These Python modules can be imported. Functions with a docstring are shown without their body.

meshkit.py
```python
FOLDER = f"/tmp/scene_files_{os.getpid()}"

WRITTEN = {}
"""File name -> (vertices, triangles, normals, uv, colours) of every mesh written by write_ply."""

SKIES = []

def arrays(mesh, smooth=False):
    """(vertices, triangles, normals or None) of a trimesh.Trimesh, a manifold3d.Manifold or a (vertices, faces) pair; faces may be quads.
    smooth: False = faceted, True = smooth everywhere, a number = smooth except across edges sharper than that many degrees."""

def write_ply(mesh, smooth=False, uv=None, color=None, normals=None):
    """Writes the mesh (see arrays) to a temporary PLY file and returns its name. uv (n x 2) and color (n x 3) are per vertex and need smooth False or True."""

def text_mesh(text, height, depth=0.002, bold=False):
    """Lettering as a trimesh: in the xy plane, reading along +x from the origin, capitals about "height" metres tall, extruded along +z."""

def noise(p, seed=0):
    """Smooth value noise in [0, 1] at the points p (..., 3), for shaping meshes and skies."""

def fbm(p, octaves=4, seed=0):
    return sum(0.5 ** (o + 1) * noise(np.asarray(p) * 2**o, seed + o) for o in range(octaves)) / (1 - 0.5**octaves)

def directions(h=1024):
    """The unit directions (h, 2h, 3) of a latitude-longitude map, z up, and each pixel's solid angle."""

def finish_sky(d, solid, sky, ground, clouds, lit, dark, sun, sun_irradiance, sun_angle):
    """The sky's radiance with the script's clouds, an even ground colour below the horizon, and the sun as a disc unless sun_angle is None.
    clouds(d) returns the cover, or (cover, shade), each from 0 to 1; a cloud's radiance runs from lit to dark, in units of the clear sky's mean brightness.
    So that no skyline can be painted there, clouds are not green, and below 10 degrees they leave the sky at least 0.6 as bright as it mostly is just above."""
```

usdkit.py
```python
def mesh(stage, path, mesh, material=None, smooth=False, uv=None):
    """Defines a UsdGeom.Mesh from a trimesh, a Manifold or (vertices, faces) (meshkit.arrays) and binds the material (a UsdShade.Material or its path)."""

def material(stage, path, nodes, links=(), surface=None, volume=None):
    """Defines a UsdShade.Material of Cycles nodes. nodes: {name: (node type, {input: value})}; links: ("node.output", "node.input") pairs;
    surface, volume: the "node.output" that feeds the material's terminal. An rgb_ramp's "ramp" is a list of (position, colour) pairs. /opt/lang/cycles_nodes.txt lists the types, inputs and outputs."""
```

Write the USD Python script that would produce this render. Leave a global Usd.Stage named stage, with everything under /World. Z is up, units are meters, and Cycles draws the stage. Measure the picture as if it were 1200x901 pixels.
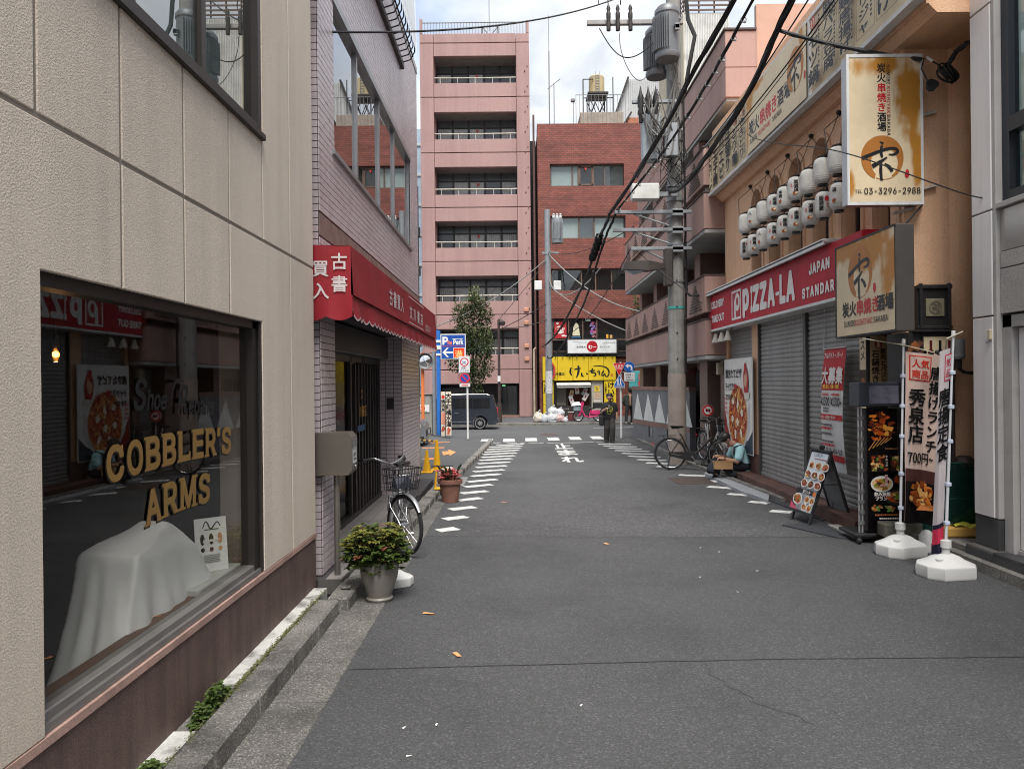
import glob, math, random
import numpy as np, trimesh, usdkit, meshkit, manifold3d as m3
from pxr import Gf, Sdf, Usd, UsdGeom, UsdLux, UsdShade, Vt
from shapely.geometry import Polygon, Point, box as sbox, LineString, MultiPolygon
from shapely.ops import unary_union
from shapely import affinity
from PIL import Image, ImageDraw, ImageFont
from scipy.spatial import ConvexHull
from scipy.interpolate import CubicSpline

random.seed(7); np.random.seed(7)
stage = Usd.Stage.CreateInMemory()
UsdGeom.SetStageUpAxis(stage, 'Z'); UsdGeom.SetStageMetersPerUnit(stage, 1.0)
UsdGeom.Xform.Define(stage, '/World'); UsdGeom.Scope.Define(stage, '/World/Looks')
sin, cos, pi, rad = math.sin, math.cos, math.pi, math.radians

# ---------------------------------------------------------------- camera, sky, sun, exposure
ROLL = rad(0.6)
cam = UsdGeom.Camera.Define(stage, '/World/camera')
cam.CreateHorizontalApertureAttr(36.0); cam.CreateVerticalApertureAttr(27.0)
cam.CreateFocalLengthAttr(865 / 1200 * 36)
cam.CreateHorizontalApertureOffsetAttr(-5 / 1200 * 36); cam.CreateVerticalApertureOffsetAttr(-3.5 / 1200 * 36)
cam.CreateClippingRangeAttr(Gf.Vec2f(0.05, 5000))
cr, sr = cos(ROLL), sin(ROLL)
cam.AddTransformOp().Set(Gf.Matrix4d(cr, 0, -sr, 0, sr, 0, cr, 0, 0, -1, 0, 0, 0, 0, 1.85, 1))
cam.CreateExposureAttr(2.0)
SUN_EL, SUN_AZ = rad(60), rad(174)
dome = UsdLux.DomeLight.Define(stage, '/World/sky'); dome.CreateIntensityAttr(1.0)
sk = usdkit.material(stage, '/World/Looks/sky_look', {
    'tc': ('texture_coordinate', {}),
    'sky': ('sky_texture', {'sky_type': 'single_scattering', 'sun_disc': False, 'sun_elevation': SUN_EL, 'sun_rotation': SUN_AZ, 'aerosol_density': 1.5}),
    'mp': ('mapping', {'scale': (1.0, 1.0, 2.0), 'location': (0.35, 0.2, 0.1)}),
    'n1': ('noise_texture', {'scale': 2.6, 'detail': 7.0, 'roughness': 0.55, 'distortion': 0.3}),
    'cov': ('map_range', {'from_min': 0.34, 'from_max': 0.50, 'to_min': 0.55, 'to_max': 1.0, 'clamp': True}),
    'n2': ('noise_texture', {'scale': 4.5, 'detail': 6.0, 'roughness': 0.55, 'distortion': 0.5}),
    'cl': ('rgb_ramp', {'ramp': [(0.25, (1.75, 1.95, 2.3)), (0.42, (2.2, 2.38, 2.65)), (0.56, (3.1, 3.2, 3.32)), (0.75, (3.7, 3.72, 3.74))]}),
    'mx': ('mix_color', {}),
    'bg': ('background_shader', {'strength': 0.085})},
    [('tc.generated', 'mp.vector'), ('mp.vector', 'n1.vector'), ('mp.vector', 'n2.vector'), ('n1.fac', 'cov.value'), ('n2.fac', 'cl.fac'),
     ('cov.result', 'mx.fac'), ('sky.color', 'mx.a'), ('cl.color', 'mx.b'), ('mx.result', 'bg.color')], surface='bg.background')
UsdShade.MaterialBindingAPI.Apply(dome.GetPrim()).Bind(sk)
dome.GetPrim().SetCustomDataByKey('kind', 'structure')
sun = UsdLux.DistantLight.Define(stage, '/World/sun')
sun.CreateIntensityAttr(0.4); sun.CreateAngleAttr(32.0); sun.CreateColorAttr(Gf.Vec3f(1.0, 0.96, 0.90))
sun.GetPrim().CreateAttribute('inputs:normalize', Sdf.ValueTypeNames.Bool).Set(True)
sd = np.array([sin(SUN_AZ) * cos(SUN_EL), cos(SUN_AZ) * cos(SUN_EL), sin(SUN_EL)])
sun.AddTransformOp().Set(Gf.Matrix4d(Gf.Rotation(Gf.Vec3d(0, 0, 1), Gf.Vec3d(*sd)), Gf.Vec3d(0, 0, 0)))

# ---------------------------------------------------------------- materials
_mats = {}
def M(name, col, rough=0.6, var=0.15, scale=2.5, bump=0.0, bscale=150.0, metallic=0.0, spec=0.4, streak=0.0, fine=0.0, fscale=90.0, coat=0.0, dirt=None, emit=0.0, translucent=0.0, obj=False, detail=5.0, speck=0.0, sscale=5.0):
    """A weathered surface: broad blotches (var), fine grain (fine), rain streaks (streak), relief (bump)."""
    if name in _mats: return _mats[name]
    c = np.array(col, float)
    n = {'p': ('principled_bsdf', {'roughness': rough, 'metallic': metallic, 'specular_ior_level': spec, 'coat_weight': coat})}
    L = []
    src = 'tc.object' if obj else 'g.position'
    n['tc' if obj else 'g'] = ('texture_coordinate', {}) if obj else ('geometry', {})
    n['n1'] = ('noise_texture', {'scale': scale, 'detail': detail, 'roughness': 0.6}); L.append((src, 'n1.vector'))
    d = np.array(dirt, float) if dirt is not None else c * (1 - 1.6 * var)
    n['r1'] = ('rgb_ramp', {'ramp': [(0.28, d), (0.5, c), (0.75, np.minimum(c * (1 + 0.8 * var), 0.95))]}); L.append(('n1.fac', 'r1.fac'))
    last = 'r1.color'
    if streak:
        n['ms'] = ('mapping', {'scale': (sscale, sscale, 0.044 * sscale)}); L.append((src, 'ms.vector'))
        n['ns'] = ('noise_texture', {'scale': 2.2, 'detail': 5.0, 'roughness': 0.65}); L.append(('ms.vector', 'ns.vector'))
        n['rs'] = ('rgb_ramp', {'ramp': [(0.36, (1 - streak,) * 3), (0.56, (1, 1, 1))]}); L.append(('ns.fac', 'rs.fac'))
        n['xs'] = ('mix_color', {'blend_type': 'multiply', 'fac': 1.0}); L += [(last, 'xs.a'), ('rs.color', 'xs.b')]
        last = 'xs.result'
    if speck:
        n['vs'] = ('voronoi_texture', {'scale': fscale * 1.15}); n['sp'] = ('separate_color', {}); n['rv'] = ('rgb_ramp', {'ramp': [(0.0, (1 - speck,) * 3), (0.45, (1,) * 3), (0.86, (1.1,) * 3), (0.93, (1 + 2.6 * speck,) * 3)]}); n['xv'] = ('mix_color', {'blend_type': 'multiply', 'fac': 1.0, 'use_clamp_result': False})
        L += [(src, 'vs.vector'), ('vs.color', 'sp.color'), ('sp.r', 'rv.fac'), (last, 'xv.a'), ('rv.color', 'xv.b')]; last = 'xv.result'
    if fine:
        n['nf'] = ('noise_texture', {'scale': fscale, 'detail': 3.0, 'roughness': 0.7}); L.append((src, 'nf.vector'))
        n['rf'] = ('rgb_ramp', {'ramp': [(0.3, (1 - fine,) * 3), (0.5, (1, 1, 1)), (0.7, (1 + fine,) * 3)]}); L.append(('nf.fac', 'rf.fac'))
        n['xf'] = ('mix_color', {'blend_type': 'multiply', 'fac': 1.0, 'use_clamp_result': False}); L += [(last, 'xf.a'), ('rf.color', 'xf.b')]
        last = 'xf.result'
    L.append((last, 'p.base_color'))
    if emit:
        n['p'][1]['emission_strength'] = emit; L.append((last, 'p.emission_color'))
    if bump:
        n['nb'] = ('noise_texture', {'scale': bscale, 'detail': 3.0, 'roughness': 0.6}); L.append((src, 'nb.vector'))
        n['b'] = ('bump', {'strength': 1.0, 'distance': bump}); L += [('nb.fac', 'b.height'), ('b.normal', 'p.normal')]
    out = 'p.BSDF'
    if translucent:
        n['t'] = ('translucent_bsdf', {}); n['mx'] = ('mix_closure', {'fac': translucent})
        L += [(last, 't.color'), ('p.BSDF', 'mx.closure1'), ('t.BSDF', 'mx.closure2')]; out = 'mx.closure'
    _mats[name] = usdkit.material(stage, '/World/Looks/' + name, n, L, surface=out)
    return _mats[name]

def glass(name, tint=(0.9, 0.93, 0.93), ior=1.5, rough=0.0, top=1.0):
    if name not in _mats:
        _mats[name] = usdkit.material(stage, '/World/Looks/' + name, {
            't': ('transparent_bsdf', {'color': tint}), 'gl': ('glossy_bsdf', {'color': (1, 1, 1), 'roughness': rough}),
            'f': ('layer_weight', {'blend': 0.5}), 'pw': ('math', {'math_type': 'power', 'value2': 4.0}), 'm': ('mix_closure', {}),
            'mr': ('map_range', {'from_min': 0.0, 'from_max': 1.0, 'to_min': ((ior - 1) / (ior + 1)) ** 2 * 1.6, 'to_max': top})},
            [('f.facing', 'pw.value1'), ('pw.value', 'mr.value'), ('mr.result', 'm.fac'), ('t.BSDF', 'm.closure1'), ('gl.BSDF', 'm.closure2')], surface='m.closure')
    return _mats[name]

def vcol(name='printed', rough=0.5, spec=0.3, emit=0.0, translucent=0.0, wear=0.12):
    """Flat print: the colour is the mesh's own 'col', slightly faded in patches."""
    if name not in _mats:
        n = {'a': ('attribute', {'attribute': 'col'}), 'p': ('principled_bsdf', {'roughness': rough, 'specular_ior_level': spec, 'emission_strength': emit}),
             'g': ('geometry', {}), 'n': ('noise_texture', {'scale': 4.0, 'detail': 6.0, 'roughness': 0.65}),
             'r': ('rgb_ramp', {'ramp': [(0.3, (1 - wear,) * 3), (0.65, (1, 1, 1))]}), 'x': ('mix_color', {'blend_type': 'multiply', 'fac': 1.0})}
        L = [('g.position', 'n.vector'), ('n.fac', 'r.fac'), ('a.color', 'x.a'), ('r.color', 'x.b'), ('x.result', 'p.base_color')]
        if emit: L.append(('x.result', 'p.emission_color'))
        out = 'p.BSDF'
        if translucent:
            n['t'] = ('translucent_bsdf', {}); n['mx'] = ('mix_closure', {'fac': translucent})
            L += [('x.result', 't.color'), ('p.BSDF', 'mx.closure1'), ('t.BSDF', 'mx.closure2')]; out = 'mx.closure'
        _mats[name] = usdkit.material(stage, '/World/Looks/' + name, n, L, surface=out)
    return _mats[name]

def srgb(*c):
    c = np.array(c, float) / 255
    return np.where(c < 0.04045, c / 12.92, ((c + 0.055) / 1.055) ** 2.4)

# ---------------------------------------------------------------- mesh building
class B:
    """Collects pieces into one mesh."""
    def __init__(self): self.v, self.f, self.n, self.c = [], [], 0, []
    def add(self, v, f, col=None):
        v, f = np.asarray(v, float), np.asarray(f, int)
        if len(f) and f.shape[1] == 4: f = np.vstack([f[:, [0, 1, 2]], f[:, [0, 2, 3]]])
        self.v.append(v); self.f.append(f + self.n); self.n += len(v)
        if col is not None: self.c.append(np.tile(np.asarray(col, float), (len(v), 1)))
        return self
    def mesh(self): return np.vstack(self.v), np.vstack(self.f)
    def box(self, x0, x1, y0, y1, z0, z1, col=None):
        v = [(x, y, z) for z in (z0, z1) for y in (y0, y1) for x in (x0, x1)]
        return self.add(v, [(0, 2, 3, 1), (4, 5, 7, 6), (0, 1, 5, 4), (2, 6, 7, 3), (0, 4, 6, 2), (1, 3, 7, 5)], col)
    def cbox(self, x0, x1, y0, y1, z0, z1, c=0.01):
        """A box with chamfered edges."""
        p = []
        for sx in (0, 1):
            for sy in (0, 1):
                for sz in (0, 1):
                    X, Y, Z = (x0, x1)[sx], (y0, y1)[sy], (z0, z1)[sz]; dx, dy, dz = c * (1 - 2 * sx), c * (1 - 2 * sy), c * (1 - 2 * sz)
                    p += [(X + dx, Y + dy, Z), (X + dx, Y, Z + dz), (X, Y + dy, Z + dz)]
        return self.hull(p)
    def hull(self, p):
        p = np.asarray(p, float); h = ConvexHull(p); f = h.simplices.copy(); ctr = p.mean(0)
        nrm = np.cross(p[f[:, 1]] - p[f[:, 0]], p[f[:, 2]] - p[f[:, 0]])
        bad = (nrm * h.equations[:, :3]).sum(1) < 0
        f[bad] = f[bad][:, ::-1]
        u, inv = np.unique(f, return_inverse=True)
        return self.add(p[u], inv.reshape(f.shape))
    def obox(self, o, ax, ay, az, a, b, c):
        """Box from corner o along three axes with lengths a, b, c."""
        o, ax, ay, az = (np.asarray(t, float) for t in (o, ax, ay, az))
        v = [o + ax * a * i + ay * b * j + az * c * k for k in (0, 1) for j in (0, 1) for i in (0, 1)]
        return self.add(v, [(0, 2, 3, 1), (4, 5, 7, 6), (0, 1, 5, 4), (2, 6, 7, 3), (0, 4, 6, 2), (1, 3, 7, 5)])
    def tube(self, pts, r, n=8, closed=False, cap=True, smooth_=False):
        p = np.asarray(pts, float)
        if smooth_: p = CubicSpline(np.linspace(0, 1, len(p)), p)(np.linspace(0, 1, 14))
        p = np.asarray(p, float); m = len(p); r = np.broadcast_to(np.asarray(r, float), (m,))
        if closed: t = np.roll(p, -1, 0) - np.roll(p, 1, 0)
        else: t = np.gradient(p, axis=0)
        t /= np.linalg.norm(t, axis=1, keepdims=True) + 1e-12
        a = np.cross(t[0], (0, 0, 1.0) if abs(t[0][2]) < 0.9 else (1.0, 0, 0)); a /= np.linalg.norm(a)
        A = []
        for k in range(m):
            a = a - t[k] * (a @ t[k]); a = a / (np.linalg.norm(a) + 1e-12); A.append(a)
        A = np.array(A); Bv = np.cross(t, A); th = np.arange(n) * 2 * pi / n
        v = p[:, None] + r[:, None, None] * (np.cos(th)[None, :, None] * A[:, None] + np.sin(th)[None, :, None] * Bv[:, None])
        v = v.reshape(-1, 3); f = []
        for k in range(m if closed else m - 1):
            k2 = (k + 1) % m
            for j in range(n): f.append((k * n + j, k * n + (j + 1) % n, k2 * n + (j + 1) % n, k2 * n + j))
        self.add(v, f)
        if cap and not closed:
            for k, rev in ((0, True), (m - 1, False)):
                ring = [k * n + j for j in range(n)]; tri = [(ring[0], ring[i], ring[i + 1]) for i in range(1, n - 1)]
                self.add(v, [tt[::-1] if rev else tt for tt in tri])
        return self
    def cyl(self, p0, p1, r, n=12): return self.tube([p0, p1], r, n)
    def lathe(self, prof, n=20, loc=(0, 0, 0), axis='z', squash=(1, 1), close=True):
        prof = np.asarray(prof, float); m = len(prof); th = np.arange(n) * 2 * pi / n
        v = np.stack([prof[:, 0][:, None] * np.cos(th)[None] * squash[0], prof[:, 0][:, None] * np.sin(th)[None] * squash[1], np.repeat(prof[:, 1][:, None], n, 1)], -1).reshape(-1, 3)
        if axis == 'x': v = v[:, [2, 0, 1]]
        if axis == 'y': v = v[:, [1, 2, 0]]
        f = [(i * n + j, i * n + (j + 1) % n, (i + 1) * n + (j + 1) % n, (i + 1) * n + j) for i in range(m - 1) for j in range(n)]
        self.add(v + np.asarray(loc), f); base = v + np.asarray(loc)
        if close:
            for i, rev in ((0, True), (m - 1, False)):
                if prof[i, 0] > 1e-6:
                    self.add(base, [((i * n, i * n + j + 1, i * n + j) if rev else (i * n, i * n + j, i * n + j + 1)) for j in range(1, n - 1)])
        return self
    def torus(self, c, R, r, ax1, ax2, n=36, m=8):
        th = np.arange(n) * 2 * pi / n; c, ax1, ax2 = (np.asarray(t, float) for t in (c, ax1, ax2))
        return self.tube(c + R * (np.cos(th)[:, None] * ax1 + np.sin(th)[:, None] * ax2), r, m, closed=True)
    def prism(self, poly, fr, depth, z=0.0):
        """A shapely polygon in the plane of frame fr, extruded along its normal from z to z + depth."""
        for g in getattr(poly, 'geoms', [poly]):
            if g.is_empty or g.area < 1e-9: continue
            m = trimesh.creation.extrude_polygon(g, abs(depth), engine='earcut'); v = np.array(m.vertices); v[:, 2] += z if depth > 0 else z + depth
            self.add(fr(v), m.faces)
        return self
    def ball(self, c, r, sub=2, scale=(1, 1, 1)):
        m = trimesh.creation.icosphere(sub, r); return self.add(np.array(m.vertices) * scale + np.asarray(c), m.faces)

class Fr:
    """A plane in space: maps (a, b, c) to o + a*ux + b*uy + c*n."""
    def __init__(self, o, ux, uy): self.o, self.x, self.y = (np.asarray(t, float) for t in (o, ux, uy)); self.n = np.cross(self.x, self.y)
    def __call__(self, p):
        p = np.asarray(p, float); c = p[:, 2] if p.shape[1] > 2 else np.zeros(len(p))
        return self.o + p[:, :1] * self.x + p[:, 1:2] * self.y + c[:, None] * self.n
def face_left(x, y, z): return Fr((x, y, z), (0, -1, 0), (0, 0, 1))      # a wall on the right of the street, seen from the street
def face_right(x, y, z): return Fr((x, y, z), (0, 1, 0), (0, 0, 1))      # a wall on the left of the street
def face_cam(x, y, z): return Fr((x, y, z), (1, 0, 0), (0, 0, 1))        # a wall across the street
def flat(x, y, z): return Fr((x, y, z), (1, 0, 0), (0, 1, 0))            # lying on the ground
def rotz(a): return np.array([[cos(a), -sin(a), 0], [sin(a), cos(a), 0], [0, 0, 1]])

# ---------------------------------------------------------------- things and parts
_taken = set()
def numbered(parent, name):
    p, k = f'{parent}/{name}', 0
    while p in _taken: k += 1; p = f'{parent}/{name}_{k:03d}'
    _taken.add(p); return p
class T:
    def __init__(self, path, loc, prim): self.path, self.loc, self.prim = path, np.asarray(loc, float), prim
def note(prim, label=None, cat=None, group=None, kind=None):
    for k, x in (('label', label), ('category', cat), ('group', group), ('kind', kind)):
        if x: prim.SetCustomDataByKey(k, x)
def thing(name, label, cat, loc=(0, 0, 0), rot=0.0, group=None, kind=None, local=False):
    """An Xform at the thing's base. local: its parts are given in its own frame, else in the world's."""
    path = numbered('/World', name); x = UsdGeom.Xform.Define(stage, path)
    x.AddTranslateOp().Set(Gf.Vec3d(*map(float, loc))); x.AddRotateZOp().Set(math.degrees(rot))
    note(x.GetPrim(), label, cat, group, kind)
    return T(path, (0, 0, 0) if local else loc, x.GetPrim())
def define(path, b, mat, smooth, loc, col=None):
    v, f = b.mesh() if isinstance(b, B) else meshkit.arrays(b)[:2]
    v = np.asarray(v) - loc
    if isinstance(b, B) and b.c:
        col = np.vstack(b.c); u, inv = np.unique(f, return_inverse=True); v, f, col = v[u], inv.reshape(f.shape), col[u]
        m = usdkit.mesh(stage, path, (v, f), mat, False)
        UsdGeom.PrimvarsAPI(m).CreatePrimvar('col', Sdf.ValueTypeNames.Color3fArray, 'vertex').Set(Vt.Vec3fArray.FromNumpy(col.astype(np.float32)))
    else:
        m = usdkit.mesh(stage, path, (v, f), mat, smooth)
    m.CreateDoubleSidedAttr(True)
    return m
def part(parent, name, b, mat, label=None, kind=None, smooth=False):
    path = numbered(parent.path, name); m = define(path, b, mat, smooth, parent.loc)
    note(m.GetPrim(), label, kind=kind)
    return T(path, parent.loc, m.GetPrim())
def solo(name, b, mat, label=None, cat=None, group=None, kind=None, smooth=False):
    path = numbered('/World', name); m = define(path, b, mat, smooth, np.zeros(3)); note(m.GetPrim(), label, cat, group, kind)
    return T(path, (0, 0, 0), m.GetPrim())
def dup(src, loc, rot, label, group=None):
    """Another copy of a thing, its parts shared with the first."""
    base = src.path.rsplit('/', 1)[1]
    while base[-4:-3] == '_' and base[-3:].isdigit(): base = base[:-4]
    path = numbered('/World', base); x = UsdGeom.Xform.Define(stage, path); p = x.GetPrim()
    p.GetReferences().AddInternalReference(src.path); p.SetInstanceable(True)
    p.GetAttribute('xformOp:translate').Set(Gf.Vec3d(*map(float, loc))); p.GetAttribute('xformOp:rotateZ').Set(math.degrees(rot))
    note(p, label, group=group); return T(path, loc, p)

# ---------------------------------------------------------------- lettering and flat print
_fonts, _glyphs = {}, {}
def font(kind):
    if kind not in _fonts:
        _fonts[kind] = ImageFont.truetype(glob.glob('/opt/blender-*/*/datafiles/fonts/' + ('Inter.woff2' if kind == 'latin' else 'Noto Sans CJK Regular.woff2'))[0], 72)
    return _fonts[kind]
def glyph(ch, kind='cjk', bold=0):
    """(polygon in em units, advance) of one letter."""
    if kind == 'cjk': bold = min(bold, 2)
    key = (ch, kind, bold)
    if key not in _glyphs:
        f = font(kind); x0, y0, x1, y1 = f.getbbox(ch, anchor='ls', stroke_width=bold); adv = f.getlength(ch) / 72
        w, h = max(x1 - x0, 1) + 8, max(y1 - y0, 1) + 8
        im = Image.new('L', (w, h)); ImageDraw.Draw(im).text((4 - x0, 4 - y0), ch, 255, f, anchor='ls', stroke_width=bold)
        on = np.pad(np.asarray(im) > 127, ((0, 0), (1, 1))).astype(np.int8); d = np.diff(on, axis=1)
        r, s = np.nonzero(d == 1); e = np.nonzero(d == -1)[1]
        if len(r):
            g = unary_union([sbox(a, -k - 1, b, -k) for k, a, b in zip(r, s, e)]).buffer(0.6).buffer(-0.6).simplify(0.55)
            g = affinity.affine_transform(g, [1 / 72, 0, 0, 1 / 72, (x0 - 4) / 72, (4 - y0) / 72])
        else: g = Polygon()
        _glyphs[key] = (g, adv)
    return _glyphs[key]
_tri = {}
def tri(poly):
    vs, fs, n = [], [], 0
    for g in getattr(poly, 'geoms', [poly]):
        if g.is_empty or g.area < 1e-10: continue
        v, f = trimesh.creation.triangulate_polygon(g, engine='earcut')
        vs.append(v); fs.append(f + n); n += len(v)
    return (np.vstack(vs), np.vstack(fs)) if vs else (np.zeros((0, 2)), np.zeros((0, 3), int))
class Print:
    """Flat coloured shapes in a plane, each a hair in front of the last; one mesh."""
    def __init__(self, fr, z=0.002, step=0.0004, warp=None): self.fr, self.z, self.step, self.b, self.warp = fr, z, step, B(), warp
    def _put(self, v, f, col):
        if len(v) == 0: return self
        p = np.column_stack([v, np.full(len(v), self.z)])
        if self.warp: p = self.warp(p)
        self.b.add(self.fr(p), f, col); return self
    def up(self): self.z += self.step; return self
    def poly(self, pts, col):
        g = pts if hasattr(pts, 'area') else Polygon(pts)
        if not g.is_valid: g = g.buffer(0)
        v, f = tri(g); self._put(v, f, col); return self.up()
    def field(self, x0, y0, x1, y1, nx, ny, fn, clip=None):
        """A patch whose colour varies smoothly: fn(x, y) gives the colours, clip(x, y) keeps the cells that belong."""
        gx, gy = np.meshgrid(np.linspace(x0, x1, nx + 1), np.linspace(y0, y1, ny + 1)); v = np.column_stack([gx.ravel(), gy.ravel()]); c = np.clip(fn(v[:, 0], v[:, 1]), 0, 1)
        i, j = np.meshgrid(np.arange(ny), np.arange(nx), indexing='ij'); a = (i * (nx + 1) + j).ravel(); f = np.stack([a, a + 1, a + nx + 2, a + nx + 1], 1)
        if clip is not None: m = v[f].mean(1); f = f[clip(m[:, 0], m[:, 1])]
        n0 = len(self.b.c); self._put(v, f, (0, 0, 0)); self.b.c[n0] = c; return self.up()
    def rect(self, x0, y0, x1, y1, col): return self.poly([(x0, y0), (x1, y0), (x1, y1), (x0, y1)], col)
    def disc(self, x, y, rx, ry, col, n=28, wob=0.0, rnd=None, rot=0.0):
        th = np.arange(n) * 2 * pi / n; r = np.ones(n)
        if wob:
            rnd = rnd or random; ph = [rnd.random() * 6.28 for _ in range(3)]
            r += wob * (np.sin(2 * th + ph[0]) + 0.7 * np.sin(3 * th + ph[1]) + 0.5 * np.sin(5 * th + ph[2]))
        px, py = rx * r * np.cos(th), ry * r * np.sin(th)
        return self.poly(np.column_stack([x + px * cos(rot) - py * sin(rot), y + px * sin(rot) + py * cos(rot)]), col)
    def line(self, pts, w, col): return self.poly(LineString(pts).buffer(w / 2, cap_style=2, join_style=1), col)
    def stroke(self, pts, ws, col, n=30):
        """A brush stroke of varying width through the points."""
        p = np.asarray(pts, float); t = np.linspace(0, 1, len(p)); tt = np.linspace(0, 1, n)
        q = np.column_stack([CubicSpline(t, p[:, k])(tt) for k in (0, 1)]) if len(p) > 2 else np.column_stack([np.interp(tt, t, p[:, k]) for k in (0, 1)])
        w = np.interp(tt, np.linspace(0, 1, len(ws)), ws) / 2; d = np.gradient(q, axis=0); d /= np.linalg.norm(d, axis=1, keepdims=True) + 1e-9
        nn = np.column_stack([-d[:, 1], d[:, 0]]) * w[:, None]
        g = unary_union([Polygon([q[i] + nn[i], q[i + 1] + nn[i + 1], q[i + 1] - nn[i + 1], q[i] - nn[i]]).buffer(1e-5) for i in range(n - 1)])
        return self.poly(g, col)
    def text(self, s, x, y, h, col, kind='cjk', bold=2, vertical=False, sx=1.0, gap=0.0, anchor='l', slant=0.0):
        """Letters of body height h. Horizontal: from (x, y) on the baseline; vertical: first cell hangs down from (x, y), x its centre line."""
        if vertical:
            for i, ch in enumerate(s):
                g, adv = glyph(ch, kind, bold)
                if g.is_empty: continue
                if ch in 'ー-~ー〜': g = affinity.rotate(g, -90, origin=(adv / 2, 0.38))
                v, f = tri(g); v = v.copy(); v[:, 0] = (v[:, 0] - adv / 2) * h * sx + x; v[:, 1] = (v[:, 1] - 0.88) * h + y - i * h * (1 + gap)
                self._put(v, f, col)
            return self.up()
        wid = sum(glyph(c, kind, bold)[1] for c in s) * h * sx + gap * h * (len(s) - 1)
        if anchor == 'm': x -= wid / 2
        if anchor == 'r': x -= wid
        for ch in s:
            g, adv = glyph(ch, kind, bold)
            if not g.is_empty:
                v, f = tri(g); v = v.copy(); v[:, 0] = (v[:, 0] + slant * v[:, 1]) * h * sx + x; v[:, 1] = v[:, 1] * h + y; self._put(v, f, col)
            x += adv * h * sx + gap * h
        return self.up()
    def fake(self, x0, y0, x1, rows, h, col, seed=0, vertical=False):
        """Rows of print too small to read."""
        r = random.Random(seed)
        for k in range(rows):
            x = x0
            while x < x1 - h * 0.5:
                w = h * r.uniform(0.5, 1.1)
                v = np.array([(x, y0 - k * h * 1.8), (min(x + w, x1), y0 - k * h * 1.8), (min(x + w, x1), y0 - k * h * 1.8 + h), (x, y0 - k * h * 1.8 + h)])
                self._put(v, [(0, 1, 2), (0, 2, 3)], col); x += w + h * 0.25
        return self.up()
    def build(self, parent, name='print', mat=None, label=None): return part(parent, name, self.b, mat or vcol(), label)
# ================================================================ THE GROUND
R = random.Random(11)
m_asph = M('asphalt', (0.070, 0.071, 0.074), 0.88, var=0.14, scale=0.7, fine=0.38, fscale=85, speck=.2, bump=0.006, bscale=170, spec=0.25)
m_asph2 = M('asphalt_coarse', (0.080, 0.081, 0.084), 0.9, var=0.14, scale=0.6, fine=0.42, fscale=60, speck=.25, bump=0.008, bscale=110, spec=0.25)
m_asph3 = M('asphalt_patch', (0.086, 0.087, 0.089), 0.88, var=0.08, scale=1.0, fine=0.3, fscale=140, bump=0.004, bscale=170, spec=0.25)
m_asph4 = M('asphalt_far', (0.088, 0.09, 0.094), 0.85, var=0.10, scale=0.35, fine=0.25, fscale=60, spec=0.3)
m_seam = M('tar_seam', (0.035, 0.035, 0.036), 0.8, var=0.3, scale=6)
m_conc = M('kerb_concrete', (0.165, 0.158, 0.145), 0.9, var=0.36, scale=3.0, fine=0.45, fscale=100, speck=.3, bump=0.006, bscale=120)
m_gutter = M('gutter_concrete', (0.13, 0.125, 0.116), 0.92, var=0.3, scale=2.0, fine=0.5, fscale=100, speck=.35, bump=0.007, bscale=130)
m_mark = M('road_paint', (0.62, 0.62, 0.60), 0.75, var=0.22, scale=9.0, fine=0.15, dirt=(0.30, 0.30, 0.29), bump=0.002)
m_orange = M('orange_paint', (0.72, 0.33, 0.13), 0.75, var=0.15, scale=9.0, dirt=(0.45, 0.22, 0.12))

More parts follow.
